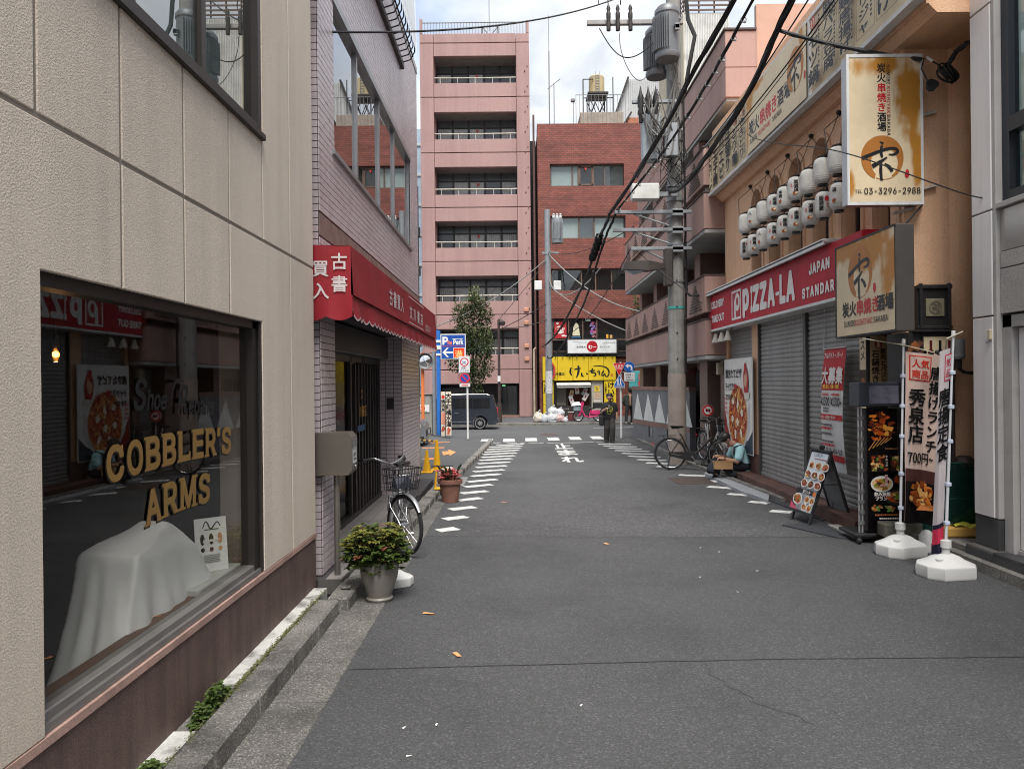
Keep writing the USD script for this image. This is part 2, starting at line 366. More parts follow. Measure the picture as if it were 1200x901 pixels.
solo('ground', B().box(-300, 300, -200, 500, -0.6, -0.12), m_asph4, kind='structure')
road = thing('road', None, None, kind='structure')
def sheet(poly, z, mat, name, parent=road, label=None):
    b = B(); v, f = tri(Polygon(poly)); b.add(np.column_stack([v, np.full(len(v), z)]), f); return part(parent, name, b, mat, label)
sheet([(-1.12, -12), (4.45, -12), (4.45, 4.86), (1.64, 4.87), (-0.6, 4.79), (-1.12, 4.77)], 0.0, m_asph, 'asphalt')
sheet([(-1.12, 4.77), (-0.6, 4.79), (1.64, 4.87), (4.45, 4.86), (4.45, 8.55), (1.2, 8.72), (-1.12, 8.9)], 0.0, m_asph, 'asphalt')
sheet([(-1.12, 8.9), (1.2, 8.72), (4.45, 8.55), (4.45, 15.2), (-1.12, 15.2)], 0.0, m_asph2, 'asphalt')
sheet([(-1.12, 15.2), (4.45, 15.2), (4.45, 16.6), (-1.12, 16.6)], 0.0, m_asph3, 'asphalt')
sheet([(-1.12, 16.6), (4.45, 16.6), (4.45, 22.3), (-1.12, 22.3)], 0.0, m_asph2, 'asphalt')
sheet([(-40, 22.3), (40, 22.3), (40, 30.9), (-40, 30.9)], 0.0, m_asph4, 'asphalt')
sheet([(4.45, 7.3), (6, 7.3), (6, 8.8), (4.45, 8.55)], -.004, m_asph, 'asphalt')
b = B()
for p in ([(-1.1, 4.77), (-0.6, 4.79), (0.4, 4.83), (1.64, 4.87), (4.4, 4.86)], [(-1.1, 8.9), (1.2, 8.72), (4.4, 8.55)], [(-0.9, 22.25), (3.2, 22.4)]):
    pts = []
    for (x0, y0), (x1, y1) in zip(p, p[1:]):
        n = int(abs(x1 - x0) / 0.06) + 2
        pts += [(x0 + (x1 - x0) * t, y0 + (y1 - y0) * t + R.uniform(-0.004, 0.004)) for t in np.linspace(0, 1, n)]
    v, f = tri(LineString(pts).buffer(0.0045)); b.add(np.column_stack([v, np.full(len(v), 0.004)]), f)
part(road, 'tar_joint', b, m_seam)
b = B(); pts = [(1.2, 4.8)]
for k in range(30): pts.append((pts[-1][0] + R.uniform(-0.03, 0.045), pts[-1][1] - R.uniform(.01, .05)))
v, f = tri(LineString(pts).buffer(0.0025)); b.add(np.column_stack([v, np.full(len(v), 0.004)]), f); part(road, 'crack', b, M('crack_grey', (.055, .055, .057), .9))
def stripe(x0, y0, x1, y1, w=0.21, name='painted_stripe', mat=m_mark):
    a, c = np.array([x0, y0]), np.array([x1, y1]); d = (c - a) / np.linalg.norm(c - a); n = np.array([-d[1], d[0]]) * w / 2
    k = max(3, int(np.linalg.norm(c - a) / 0.07)); up = [a + (c - a) * t + n * R.uniform(0.85, 1.06) for t in np.linspace(0, 1, k)]; dn = [a + (c - a) * t - n * R.uniform(0.85, 1.06) for t in np.linspace(0, 1, k)]
    g = Polygon(up + dn[::-1])
    if not g.is_valid: g = g.buffer(0)
    bb = B(); v, f = tri(g); bb.add(np.column_stack([v, np.full(len(v), 0.004)]), f); part(road, name, bb, mat)
for s in [(-1.0, 9.2, -.77, 9.34), (-.99, 9.95, -.71, 10.15), (-.98, 10.71, -.64, 10.93), (-.93, 11.53, -.58, 11.76), (-.93, 12.26, -.51, 12.5), (-.92, 13.0, -.46, 13.28), (-.92, 13.67, -.39, 13.99), (-.9, 14.47, -.34, 14.78), (-.9, 15.21, -.28, 15.49), (-.89, 15.95, -.23, 16.24), (-.89, 16.69, -.17, 16.96), (-.88, 17.39, -.12, 17.72), (-.87, 18.05, -.06, 18.42), (-.87, 18.76, -.01, 19.14), (-.87, 19.4, .05, 19.86), (-.86, 20.1, .1, 20.55), (-.85, 20.8, .15, 21.2), (-.6, 21.5, .2, 21.75)]: stripe(*s)
for s in [(2.35, 21.43, 3.3, 21.31), (2.44, 20.8, 3.33, 20.5), (2.52, 20.2, 3.34, 19.8), (2.59, 19.5, 3.42, 19.1), (2.66, 18.72, 3.42, 18.36), (2.72, 18.0, 3.42, 17.62), (2.8, 17.2, 3.42, 16.94), (2.89, 16.5, 3.39, 16.27), (2.99, 15.8, 3.3, 15.64), (3.14, 14.35, 3.6, 14.15), (3.42, 13.55, 3.64, 13.35), (3.29, 12.75, 3.66, 12.5), (3.4, 11.92, 3.68, 11.75), (3.5, 11.15, 3.73, 10.97), (3.55, 10.35, 3.78, 10.2)]: stripe(*s)
for k, x in enumerate((-.95, -.25, .45, 1.17, 1.87, 2.59)): stripe(x, 22.5 + k * 0.17, x, 23.75 + k * 0.15, 0.38)
for x in (-3.2, 5.9, 7.1): stripe(x, 28.8, x + 0.9, 28.8, 0.12)
stripe(3.0, 28.9, 5.5, 28.95, 0.12)
for x0, x1 in ((-.9, -.5), (-.3, 0), (.1, .25), (.35, .8), (.9, 2.3), (2.35, 2.6)): stripe(x0, 22.1, x1, 22.12, 0.1)
P = Print(flat(1.04, 0, 0), z=0.004, step=0.0)                     # STOP painted for drivers, stretched along the lane
def road_char(ch, y0, y1):
    g, adv = glyph(ch, 'cjk', 5); x0, ya, x1, yb = g.bounds; v, f = tri(g); v = v.copy()
    v[:, 0] = (v[:, 0] - x0) / (x1 - x0) * 0.5; v[:, 1] = y0 + (v[:, 1] - ya) / (yb - ya) * (y1 - y0); P.b.add(P.fr(np.column_stack([v, np.full(len(v), 0.004)])), f)
road_char('止', 20.1, 21.8); road_char('ま', 18.4, 19.8); road_char('れ', 16.8, 18.05); part(road, 'stop_lettering', P.b, m_mark)
lathe_cover = B().lathe([(0.34, 0.002), (0.34, 0.006), (0.30, 0.008), (0, 0.008)], 28, (1.12, 25.6, 0)); part(road, 'manhole_cover', lathe_cover, M('iron_lid', (0.09, 0.06, 0.05), 0.7), smooth=30)
b = B(); 
for i in range(9):
    for j in range(7): b.box(2.86 + i * 0.075, 2.925 + i * 0.075, 13.1 + j * 0.12, 13.2 + j * 0.12, 0.001, 0.007)
b.box(2.84, 3.54, 13.08, 13.94, 0.0, 0.004); part(road, 'utility_cover', b, M('rusty_cover', (0.075, 0.058, 0.05), 0.8, var=0.25, scale=8))
for x, y, c in ((-0.42, 5.0, m_orange), (1.0, 8.35, m_orange), (-0.72, 5.9, m_orange), (-0.2, 11.3, m_orange), (1.7, 6.9, m_mark), (1.9, 6.4, m_mark), (2.3, 7.1, m_mark), (2.15, 7.9, m_mark), (0.35, 4.2, m_mark), (-0.55, 3.65, m_mark), (-0.62, 3.95, m_mark), (2.0, 8.1, m_mark), (-0.45, 3.98, m_mark)):
    a = R.uniform(0, 3); s = 0.035 if c is m_orange else 0.011
    v = np.array([(-1.3, -.4), (1.3, -.5), (1.4, .4), (-1.2, .5)]) * s; v = v @ np.array([[cos(a), sin(a)], [-sin(a), cos(a)]]) * (1 if c is m_mark else 1) + (x, y)
    bb = B(); bb.add(np.column_stack([v, [0.006, 0.009, 0.007, 0.010]]), [(0, 1, 2), (0, 2, 3)]); part(road, 'litter_scrap', bb, c)

# gutter slabs and kerb stones on the left
gut = thing('gutter', None, None, kind='structure')
for k in range(30):
    y = -2.42 + k * 0.61; part(gut, 'gutter_slab', B().cbox(-1.443, -1.121, y + 0.004, y + 0.604, -0.1, 0.002 + R.uniform(-0.001, 0.002), 0.004), m_gutter)
part(gut, 'gutter_bed', B().box(-1.7, -1.12, -3, 22, -0.1, -0.012), m_seam)
part(gut, 'ramp_grate', B().box(-1.2, -0.95, 13.1, 14.3, -0.01, 0.012), M('zinc_grate', (0.28, 0.28, 0.27), 0.6, metallic=0.5))
kerb = thing('kerb', None, None, kind='structure')
def kerb_stone(x0, x1, y0, y1, h, c=0.014, parent=kerb):
    part(parent, 'kerb_stone', B().cbox(x0, x1, y0 + 0.004, y1 - 0.004, -0.1, h + R.uniform(-0.003, 0.003), c), m_conc)
ys = [-2.0 + 0.61 * k for k in range(14)]
for y0, y1 in zip(ys, ys[1:]): kerb_stone(-1.622, -1.443, y0, y1, 0.12)
for k in range(12): kerb_stone(-1.56 + 0.012 * k, -1.38 + 0.012 * k, 6.0 + 0.6 * k, 6.6 + 0.6 * k, 0.10 if k else 0.11)
for k in range(15): kerb_stone(-1.27 + 0.028 * k, -1.13 + 0.028 * k, 13.4 + 0.6 * k, 14.0 + 0.6 * k, 0.10)
strip = M('white_strip', (0.50, 0.50, 0.47), 0.8, var=0.35, scale=6.0, dirt=(0.14, 0.13, 0.12), fine=0.2)
side = thing('pavement', None, None, kind='structure')
for k, (y0, y1) in enumerate(((-2, 2.2), (2.2, 3.05), (3.05, 3.72), (4.3, 5.1), (5.1, 5.55), (5.55, 6.3))): part(side, 'white_strip_slab', B().box(-1.76, -1.632, y0 + 0.003, y1 - 0.003, -0.1, 0.108), strip)
part(side, 'bare_strip_slab', B().box(-1.76, -1.626, 3.72, 4.3, -0.1, 0.1), m_conc)
part(side, 'side_lot', B().prism(Polygon([(-30, 13.3), (-1.29, 13.3), (-.86, 22.4), (-30, 22.4)]), flat(0, 0, 0), .162, -.11), m_asph3)
part(side, 'far_pavement', B().box(-40, 40, 31.2, 36.6, -0.1, 0.09), m_asph4)
for k in range(-12, 20): kerb_stone(k * 0.6 - 1, k * 0.6 - 0.4, 31.0, 31.2, 0.1)
part(side, 'far_kerb', B().box(-40, -8.2, 31.0, 31.2, -0.1, 0.1), m_conc); part(side, 'far_kerb', B().box(11.0, 40, 31.0, 31.2, -0.1, 0.1), m_conc)
# right hand side: kerb, grey slab, brown tiled apron
ks = [(4.37, -3.0), (4.37, 7.3), (4.2, 8.5), (4.0, 9.6), (3.93, 11.0), (3.78, 14.2), (3.72, 16.0), (3.66, 22.6), (4.2, 23.6), (7, 24.0)]
def along(line, step):
    out = []
    for (x0, y0), (x1, y1) in zip(line, line[1:]):
        L = math.hypot(x1 - x0, y1 - y0); n = max(1, round(L / step))
        out += [((x0 + (x1 - x0) * i / n, y0 + (y1 - y0) * i / n), (x0 + (x1 - x0) * (i + 1) / n, y0 + (y1 - y0) * (i + 1) / n)) for i in range(n)]
    return out
for (a, c) in along(ks[:2] + [(4.34, 7.9)], 0.6) + along(ks[4:], 0.6):
    d = np.array([c[0] - a[0], c[1] - a[1], 0]); L = np.linalg.norm(d); d /= L; n = np.array([d[1], -d[0], 0])
    h = 0.10 if a[1] < 8.2 else 0.07
    part(kerb, 'kerb_stone', B().obox((a[0] + d[0] * .004, a[1] + d[1] * .004, -0.1), d, -n, (0, 0, 1), L - 0.008, -0.11, 0.1 + h), m_conc)
part(side, 'right_pavement', B().prism(Polygon([(3.86, 14.2), (3.8, 16.0), (3.74, 22.5), (4.2, 23.5), (12, 24), (12, 14)]), flat(0, 0, 0), 0.16, -0.1), m_asph3)
part(side, 'corner_pavement', B().prism(Polygon([(12, 24.1), (12, 30.8), (40, 30.8), (40, 24.1)]), flat(0, 0, 0), 0.1, -0.1), m_asph3)
part(side, 'stone_slab', B().prism(Polygon([(3.62, 14.3), (3.9, 14.6), (4.0, 11.7), (3.72, 10.95), (3.6, 12.0)]), flat(0, 0, 0), 0.13, -0.08), M('grey_slab', (0.27, 0.28, 0.30), 0.8, var=0.12, fine=0.25))
part(side, 'brown_apron', B().box(4.0, 4.6, 8.75, 14.4, -0.05, 0.15), M('brown_apron', (0.115, 0.06, 0.05), 0.75, var=0.3, scale=4, dirt=(0.05, 0.035, 0.03), fine=0.3))
part(side, 'niche_floor', B().prism(Polygon([(4.49, 7.36), (5.3, 7.36), (5.3, 8.2), (4.27, 8.2), (4.27, 7.93), (4.49, 7.93)]), flat(0, 0, 0), .255, -.1), m_conc); part(side, 'paving_tile', B().box(3.86, 4.2, 8.5, 9.2, -0.05, 0.03), M('pale_tile', (0.36, 0.35, 0.32), 0.8, var=0.2, fine=0.2))
mat_ = thing('rubber_mat', 'dark grey rubber doormat lying in front of the folding menu board', 'mat', (3.6, 9, 0))
b = B(); g = [(3.33, 9.3), (3.9, 9.5), (4.02, 8.95), (3.82, 8.46), (3.7, 8.5)]; b.prism(Polygon(g), flat(0, 0, 0), 0.012, 0.002)
part(mat_, 'mat_sheet', b, M('rubber', (0.045, 0.048, 0.055), 0.85, var=0.2, fine=0.5, fscale=220, bump=0.004, bscale=180))
b = B().prism(Polygon([(3.8, 11.35), (3.98, 11.5), (4.1, 9.75), (3.95, 9.55)]), flat(0, 0, 0), 0.012, 0.004)
solo('rubber_mat', b, M('rubber'  , (0.045, 0.048, 0.055)), 'long dark rubber mat beside the brown step behind the folding menu board', 'mat')
# moss and weeds
m_weed = M('weed_leaf', (0.085, 0.13, 0.03), 0.6, var=0.3, scale=25, translucent=0.3)
def leaf(b, c, d, L, w, up=(0, 0, 1), curl=0.2):
    """One leaf: a folded lozenge from c along d."""
    c, d = np.asarray(c, float), np.asarray(d, float); d = d / np.linalg.norm(d); s = np.cross(d, up); s = s / (np.linalg.norm(s) + 1e-9); n = np.cross(s, d)
    v = [c, c + d * L * .35 + s * w / 2 + n * w * curl, c + d * L * .75 + s * w * .38 + n * w * curl * .6, c + d * L - n * L * .12, c + d * L * .75 - s * w * .38 + n * w * curl * .6, c + d * L * .35 - s * w / 2 + n * w * curl, c + d * L * .45]
    b.add(v, [(0, 1, 6), (1, 2, 6), (2, 3, 6), (3, 4, 6), (4, 5, 6), (5, 0, 6)])
def weed(name, label, x, y, z, rx, ry, h, n, sz, seed, mat=m_weed):
    r = random.Random(seed); b, st = B(), B()
    for k in range(n):
        a, q = r.uniform(0, 2 * pi), r.random() ** 0.6; px, py, pz = x + rx * q * cos(a), y + ry * q * sin(a), z + h * (1 - q * q) * r.uniform(0.25, 1)
        for j in range(3):
            aa = r.uniform(0, 2 * pi); leaf(b, (px, py, pz), (cos(aa), sin(aa), r.uniform(-.1, .5)), sz * r.uniform(.7, 1.3), sz * .75)
        if k % 4 == 0: st.tube([(x + rx * q * cos(a) * .5, y + ry * q * sin(a) * .5, z), (px, py, pz)], 0.0015, 4)
    t = thing(name, label, 'weed', (x, y, z)); part(t, 'leaves', b, mat); part(t, 'stem', st, mat)
weed('weed_clump', 'bright green weed growing at the foot of the brown base, largest clump', -1.66, 3.98, 0.1, 0.045, 0.25, 0.13, 150, 0.028, 1)
weed('weed_clump', 'small weed tuft below the shop window near the bottom left corner', -1.66, 3.3, 0.1, 0.05, 0.10, 0.08, 50, 0.024, 2)
weed('weed_clump', 'sparse olive weed on the kerb, the nearest of the weeds', -1.58, 3.2, 0.118, 0.05, 0.06, 0.03, 60, 0.02, 3, M('dry_weed', (0.12, 0.115, 0.05), 0.7))
b = B(); r = random.Random(5)
for k in range(900):
    y = r.choice([r.uniform(2.5, 6.2), r.uniform(4.1, 5.9)]); x = -1.622 + r.gauss(0, 0.011); a = r.uniform(0, 6.28); s = r.uniform(0.004, 0.011)
    b.add([(x + s * cos(a + q), y + s * 1.6 * sin(a + q), 0.121 + (0.004 if q == 0 else 0)) for q in (0, 2.1, 4.2)], [(0, 1, 2)])
solo('moss', b, M('moss', (0.10, 0.105, 0.035), 0.95, var=0.3, scale=30), 'green moss in the joint along the left kerb', 'moss', kind='stuff')

# ================================================================ LEFT: THE COBBLER'S BUILDING
m_stucco = M('beige_stucco', (0.66, 0.575, 0.485), 0.9, var=0.10, scale=0.5, fine=0.22, fscale=130, bump=0.006, bscale=130, streak=0.09, sscale=2.0)
m_groove = M('panel_joint', (0.26, 0.225, 0.19), 0.85, var=0.15)
m_base = M('brown_base', (0.135, 0.088, 0.076), 0.7, var=0.20, scale=3.0, fine=0.35, fscale=110, bump=0.004, bscale=120, streak=0.28)
m_bronze = M('bronze_frame', (0.035, 0.03, 0.028), 0.45, var=0.1, metallic=0.3)
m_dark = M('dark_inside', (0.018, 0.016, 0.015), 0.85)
m_alu = M('aluminium', (0.42, 0.42, 0.42), 0.4, var=0.08, metallic=0.7)
WX = -1.74
cob = thing('cobbler_shop_building', 'beige stucco building with a dark shop window at left', 'building', (WX, 3, 0))
WY0, WY1, WZ0, WZ1 = 2.71, 5.035, 0.585, 2.275                       # the shop window
seams = [-2.7, -2.09, -1.48, -.87, -.26, .35, .96, 1.57, 2.18, 2.69, 3.27, 3.89, 4.505, 5.10, 5.71, 6.37]
UY0, UY1, UZ0, UZ1 = 1.1, 5.07, 3.57, 5.3                            # the upper window
def wall_piece(y0, y1, z0, z1, name='wall_panel'):
    if y1 - y0 > 0.03 and z1 - z0 > 0.03: part(cob, name, B().cbox(WX - 0.16, WX + R.uniform(-.0006, .0006), y0, y1, z0, z1, 0.004), m_stucco)
J = 0.010
for y0, y1 in zip(seams, seams[1:]):
    a, c = y0 + J, y1 - J
    if a < WY1 - 0.02 and c > WY0 + 0.02: wall_piece(a, c, WZ1 + 0.004, 2.830)
    else: wall_piece(a if abs(y0 - 5.1) > .01 else WY1 + 0.035, c if abs(y1 - 2.69) > .01 else WY0 - 0.003, 0.565, 2.830)
    if a < UY1 and c > UY0:
        wall_piece(a, c, 2.851, UZ0 - 0.02); wall_piece(a, c, UZ1 + 0.02, 7.2)
    else: wall_piece(a, c, 2.851, 7.2)
part(cob, 'wall_backing', B().box(WX - .3, WX - .006, -2.7, 6.36, 2.4, UZ0 - .01).box(WX - .3, WX - .006, -2.7, WY0 - .02, .5, 2.4).box(WX - .3, WX - .006, WY1 + .03, 6.36, .5, 2.4).box(WX - .3, WX - .006, WY0 - .02, WY1 + .03, WZ1 + .02, 2.4).box(WX - .3, WX - .006, UY1 + .02, 6.36, UZ0 - .01, 7.2), m_groove)
part(cob, 'end_wall', B().box(-9, WX - 0.16, 6.2, 6.37, 0, 7.2), m_stucco)
part(cob, 'near_wall', B().box(-9, WX - 0.01, -9, -2.71, 0, 7.2).box(-9, WX - .3, -2.7, 6.2, UZ1 + .03, 7.2), m_stucco)
part(cob, 'ledge', B().box(WX - 0.2, WX + 0.004, -2.7, 6.375, 0.525, 0.562), M('pink_ledge', (0.40, 0.26, 0.22), 0.8, var=0.2, scale=5, fine=0.2))
part(cob, 'base', B().cbox(WX - 0.3, WX - 0.004, -2.7, 6.372, -0.05, 0.524, 0.006), m_base)
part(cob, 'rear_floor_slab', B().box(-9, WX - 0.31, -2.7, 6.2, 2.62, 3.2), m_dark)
# shop window
fr = part(cob, 'shop_window_frame', B().box(WX - .12, WX - .005, WY0 - .03, WY0 + .0, WZ0, WZ1).box(WX - .12, WX - .03, WY1 - .07, WY1 + .035, WZ0, WZ1).box(WX - .12, WX - .02, WY0 - .03, WY1 + .035, WZ1, WZ1 + .02).box(WX - .02, WX - .006, WY1 + .002, WY1 + .034, WZ0, WZ1).box(WX - .12, WX - .03, WY0, WY1, WZ1 - .05, WZ1), m_bronze)
part(fr, 'sill', B().cbox(WX - .12, WX - .035, WY0, WY1, WZ0 - .02, WZ0 + 0.05, .006).box(WX - .034, WX - .012, WY0, WY1, WZ0 - .02, WZ0 + .012), M('sill_alu', (0.24, 0.23, 0.22), 0.45, metallic=0.5))
part(fr, 'inner_rail', B().box(WX - .2, WX - .14, WY0, WY1, WZ0 - .02, WZ0 + .035), M('wood_rail', (0.12, 0.065, 0.04), 0.6))
pane = part(cob, 'shop_window_pane', B().add([(WX - .075, WY0, WZ0), (WX - .075, WY1 - .06, WZ0), (WX - .075, WY1 - .06, WZ1), (WX - .075, WY0, WZ1)], [(0, 1, 2, 3)]), glass('shop_glass', (0.86, 0.86, 0.84), 1.5, .01, .6))
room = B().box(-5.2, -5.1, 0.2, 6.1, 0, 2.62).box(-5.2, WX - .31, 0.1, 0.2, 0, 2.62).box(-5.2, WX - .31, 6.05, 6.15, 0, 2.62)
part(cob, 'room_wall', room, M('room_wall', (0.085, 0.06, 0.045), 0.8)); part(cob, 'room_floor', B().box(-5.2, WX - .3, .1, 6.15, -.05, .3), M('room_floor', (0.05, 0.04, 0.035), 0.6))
# lettering on the glass
P = Print(face_right(WX - .07, 0, 0), z=0.001, step=0.0015)
gold, shadow, navy = srgb(136, 106, 56), srgb(14, 12, 10), srgb(10, 16, 20)
def slab_word(s, y0, z0, w, h, arc, tilt=0.0):
    """Clarendon-like capitals: narrow letters with slab feet, on a slight arch."""
    n = len(s); x = y0; widths = [0.35 if c == "'" else (1.25 if c == 'M' else 1.0) for c in s]; k = w / sum(widths)
    for c, wd in zip(s, widths):
        g, adv = glyph(c, 'latin', 3); bx0, by0, bx1, by1 = g.bounds; W = wd * k * 0.84
        if c == "'": g = affinity.translate(affinity.scale(g, W * .8 / (bx1 - bx0), h * .32 / (by1 - by0), origin=(bx0, by0)), -bx0, -by0 + h * .68)
        else:
            g = affinity.translate(affinity.scale(g, W / (bx1 - bx0), h / (by1 - by0), origin=(bx0, by0)), -bx0, -by0)
            sh, st = h * 0.085, W * 0.3
            feet = {'B': 'ac', 'L': 'acT', 'E': 'ac', 'R': 'acd', 'A': 'ad', 'M': 'adcf'}.get(c, '')
            for q in feet:
                if q == 'a': g = g.union(sbox(-W * .10, 0, st * 1.1 if c != 'A' else st, sh))
                if q == 'c': g = g.union(sbox(-W * .10, h - sh, st * .9, h))
                if q == 'd': g = g.union(sbox(W - st, 0, W * 1.10, sh))
                if q == 'f': g = g.union(sbox(W - st * .9, h - sh, W * 1.10, h))
                if q == 'T': g = g.union(sbox(W - sh * 1.3, 0, W, h * .3))
            if c in 'SC': g = g.union(sbox(W * .86, h * .66, W * .97, h * .95))
            if c == 'S': g = g.union(sbox(W * .03, h * .05, W * .14, h * .34))
        u = (x + wd * k / 2 - y0 - w / 2) / (w / 2); dz = -arc * u * u + tilt * u
        gg = affinity.rotate(affinity.translate(g, x + wd * k * .08, z0 + dz), -math.degrees(2 * arc * u / (w / 2)) * 0.8, origin=(x + wd * k / 2, z0 + dz))
        v, f = tri(affinity.translate(gg, -0.009, -0.009)); P._put(v, f, shadow); sv = P.z; P.z += 0.001
        v, f = tri(gg); P._put(v, f, gold); P.z = sv
        x += wd * k
slab_word("COBBLER'S", 3.24, 1.435, 1.44, 0.168, 0.022); slab_word('ARMS', 3.58, 1.175, 0.77, 0.175, 0.018)
P.z = 0.004
for s_, x_, h_, zz in (('S', 3.47, .2, 1.735), ('hoe', 3.60, .125, 1.742), ('R', 3.91, .2, 1.725), ('epairs', 4.04, .128, 1.72)):
    for c_ in s_: P.text(c_, x_, zz - .05 * (x_ - 3.45), h_, navy, 'latin', 2, slant=.22, sx=.95); x_ += glyph(c_, 'latin', 2)[1] * h_ * .86
P.stroke([(3.86, 1.83), (3.89, 1.87), (3.97, 1.87)], [.01, .02, .012], navy)
P.build(pane, 'lettering', vcol('gold_lettering', 0.4))
# upper window
fu = part(cob, 'upper_window_frame', B().cbox(WX - .1, WX + .03, UY0, UY1 + .03, UZ0 - .045, UZ0, .005).box(WX - .1, WX + .0, UY1 - .03, UY1 + .02, UZ0, UZ1).box(WX - .1, WX + .02, UY0, UY1, UZ1 - .05, UZ1).box(WX - .08, WX + .0, UY0, UY1 - .05, UZ0, UZ0 + .05).box(WX - .065, WX - .025, 4.19, 4.25, UZ0, UZ1).box(WX - .065, WX - .025, 3.40, 3.46, UZ0, UZ1).box(WX - .065, WX - .025, 2.6, 2.66, UZ0, UZ1).box(WX - .065, WX - .025, 1.8, 1.86, UZ0, UZ1), m_bronze)
for y0, y1 in ((1.86, 2.6), (2.66, 3.4), (3.46, 4.19), (4.25, 5.04)):
    part(cob, 'upper_window_pane', B().add([(WX - .05, y0, UZ0), (WX - .05, y1, UZ0), (WX - .05, y1, UZ1), (WX - .05, y0, UZ1)], [(0, 1, 2, 3)]), glass('upper_glass', (0.55, 0.62, 0.62), 2.3))
part(cob, 'blind', B().box(WX - .28, WX - .26, UY0, UY1, UZ0, UZ1), M('pale_blind', (0.33, 0.36, 0.34), 0.8, var=0.1))
# what stands in the shop window
m_cloth = M('white_cloth', (0.74, 0.75, 0.74), 0.85, var=0.05, scale=2, bump=0.001)
hp = [(-2.25, 3.76, .98), (-1.94, 3.76, .97), (-2.12, 4.15, 1.10), (-1.99, 4.2, 1.07), (-2.25, 4.5, .90), (-1.94, 4.48, .89), (-1.92, 4.74, .62), (-2.3, 4.74, .62), (-2.32, 3.5, .3), (-1.87, 3.48, .3), (-1.85, 4.70, .3), (-2.4, 4.74, .3)]
mm = m3.Manifold.hull_points([tuple(p) for p in hp]).refine_to_length(.022).to_mesh(); cm = trimesh.Trimesh(np.array(mm.vert_properties[:, :3]), np.array(mm.tri_verts)); v = np.array(cm.vertices)
k_ = np.clip((.95 - v[:, 2]) / .6, 0, 1); ang = np.arctan2((v[:, 0] + 2.12) * 2.2, v[:, 1] - 4.05); w_ = (np.sin(ang * 9 + 2.5 * meshkit.noise(v * 3)) + .7 * np.sin(ang * 15 + 1 + 2 * k_)) * .022 * k_ ** .8 - .05 * k_ * (1 - k_) * 2
rr = np.column_stack([(v[:, 0] + 2.12) * 1.5, v[:, 1] - 4.05]); rr /= np.linalg.norm(rr, axis=1, keepdims=True) + 1e-6; v[:, :2] += rr * w_[:, None]; v[:, 2] += .012 * np.sin(v[:, 1] * 11 + v[:, 0] * 7) * (1 - k_); cm.vertices = v; trimesh.smoothing.filter_taubin(cm, iterations=5); b = B(); b.add(cm.vertices, cm.faces)
cv = thing('covered_machine', 'machine hidden under a draped white cloth in the shop window', 'covered machine', (-2.27, 4.2, 0.3)); part(cv, 'cloth_cover', b, m_cloth, smooth=40)
tb = thing('display_shelf', 'pale grey shelf block beside the draped cloth behind the glass', 'shelf', (-2.0, 4.75, 0.3))
part(tb, 'shelf_top', B().cbox(-2.12, -1.86, 4.30, 4.95, 0.60, 0.655, .006), M('shelf_grey', (0.42, 0.43, 0.40), 0.6)); part(tb, 'shelf_support', B().box(-2.1, -1.95, 4.45, 4.85, 0.3, 0.60), m_dark)
cd = thing('display_card', 'white card with rows of shoe soles standing on the shelf in the shop window', 'card', (-1.95, 4.74, 0.655))
d = np.array((0.75, 0.66, 0)); d /= np.linalg.norm(d); fc = Fr((-2.03, 4.66, 0.657), d, np.array((0, 0, 1)) * .985 + np.array((-.10, .13, 0)))
part(cd, 'card_board', B().prism(sbox(0, 0, .20, .34), fc, -0.006), M('card_white', (0.72, 0.72, 0.70), 0.6)); P = Print(fc, z=0.001)
P.stroke([(.05, .275), (.08, .31), (.10, .27), (.13, .30), (.16, .28)], [.006, .01, .006], (.03, .03, .03)).rect(.06, .262, .15, .268, (.05, .05, .05))
for k, cc in enumerate((srgb(40, 30, 30), srgb(60, 45, 40), srgb(200, 150, 110))):
    P.disc(.045 + k * .055, .205, .014, .035, cc).disc(.045 + k * .055, .14, .012, .014, cc)
P.fake(.05, .1, .15, 5, .006, (.2, .2, .2), 4); P.build(cd)
cb = part(cd, 'easel_back', B().obox((-2.01, 4.715, .657), (0, 0, 1), d, np.cross(d, (0, 0, 1)), .2, .1, -.06), M('card_white', (1, 1, 1)))
lm = thing('bulb_lamp', 'small glowing filament bulb hanging inside the dark shop window', 'lamp', (-2.5, 3.85, 2.2))
lx, ly, lz = -2.6, 4.17, 2.03
part(lm, 'flex', B().cyl((lx, ly, 2.62), (lx, ly, lz + .1), .004, 6), m_dark); part(lm, 'holder', B().lathe([(.014, .045), (.018, .06), (.018, .1), (.006, .11)], 14, (lx, ly, lz)), m_bronze, smooth=40)
part(lm, 'filament', B().ball((lx, ly, lz), .018, 2), M('filament', (1.0, 0.42, 0.08), 0.5, var=0, emit=5.0))
part(lm, 'bulb', B().lathe([(.0, -.045), (.022, -.038), (.032, -.015), (.03, .01), (.018, .035), (.014, .05)], 18, (lx, ly, lz)), glass('bulb_glass', (1.0, 0.8, 0.5), 1.4), smooth=60)
bl = UsdLux.SphereLight.Define(stage, lm.path + '/light'); bl.CreateRadiusAttr(.02); bl.CreateIntensityAttr(9.0); bl.CreateColorAttr(Gf.Vec3f(1, .6, .28)); bl.AddTranslateOp().Set(Gf.Vec3d(*(np.array((lx, ly, lz - .06)) - np.array((-2.5, 3.85, 2.2)))))

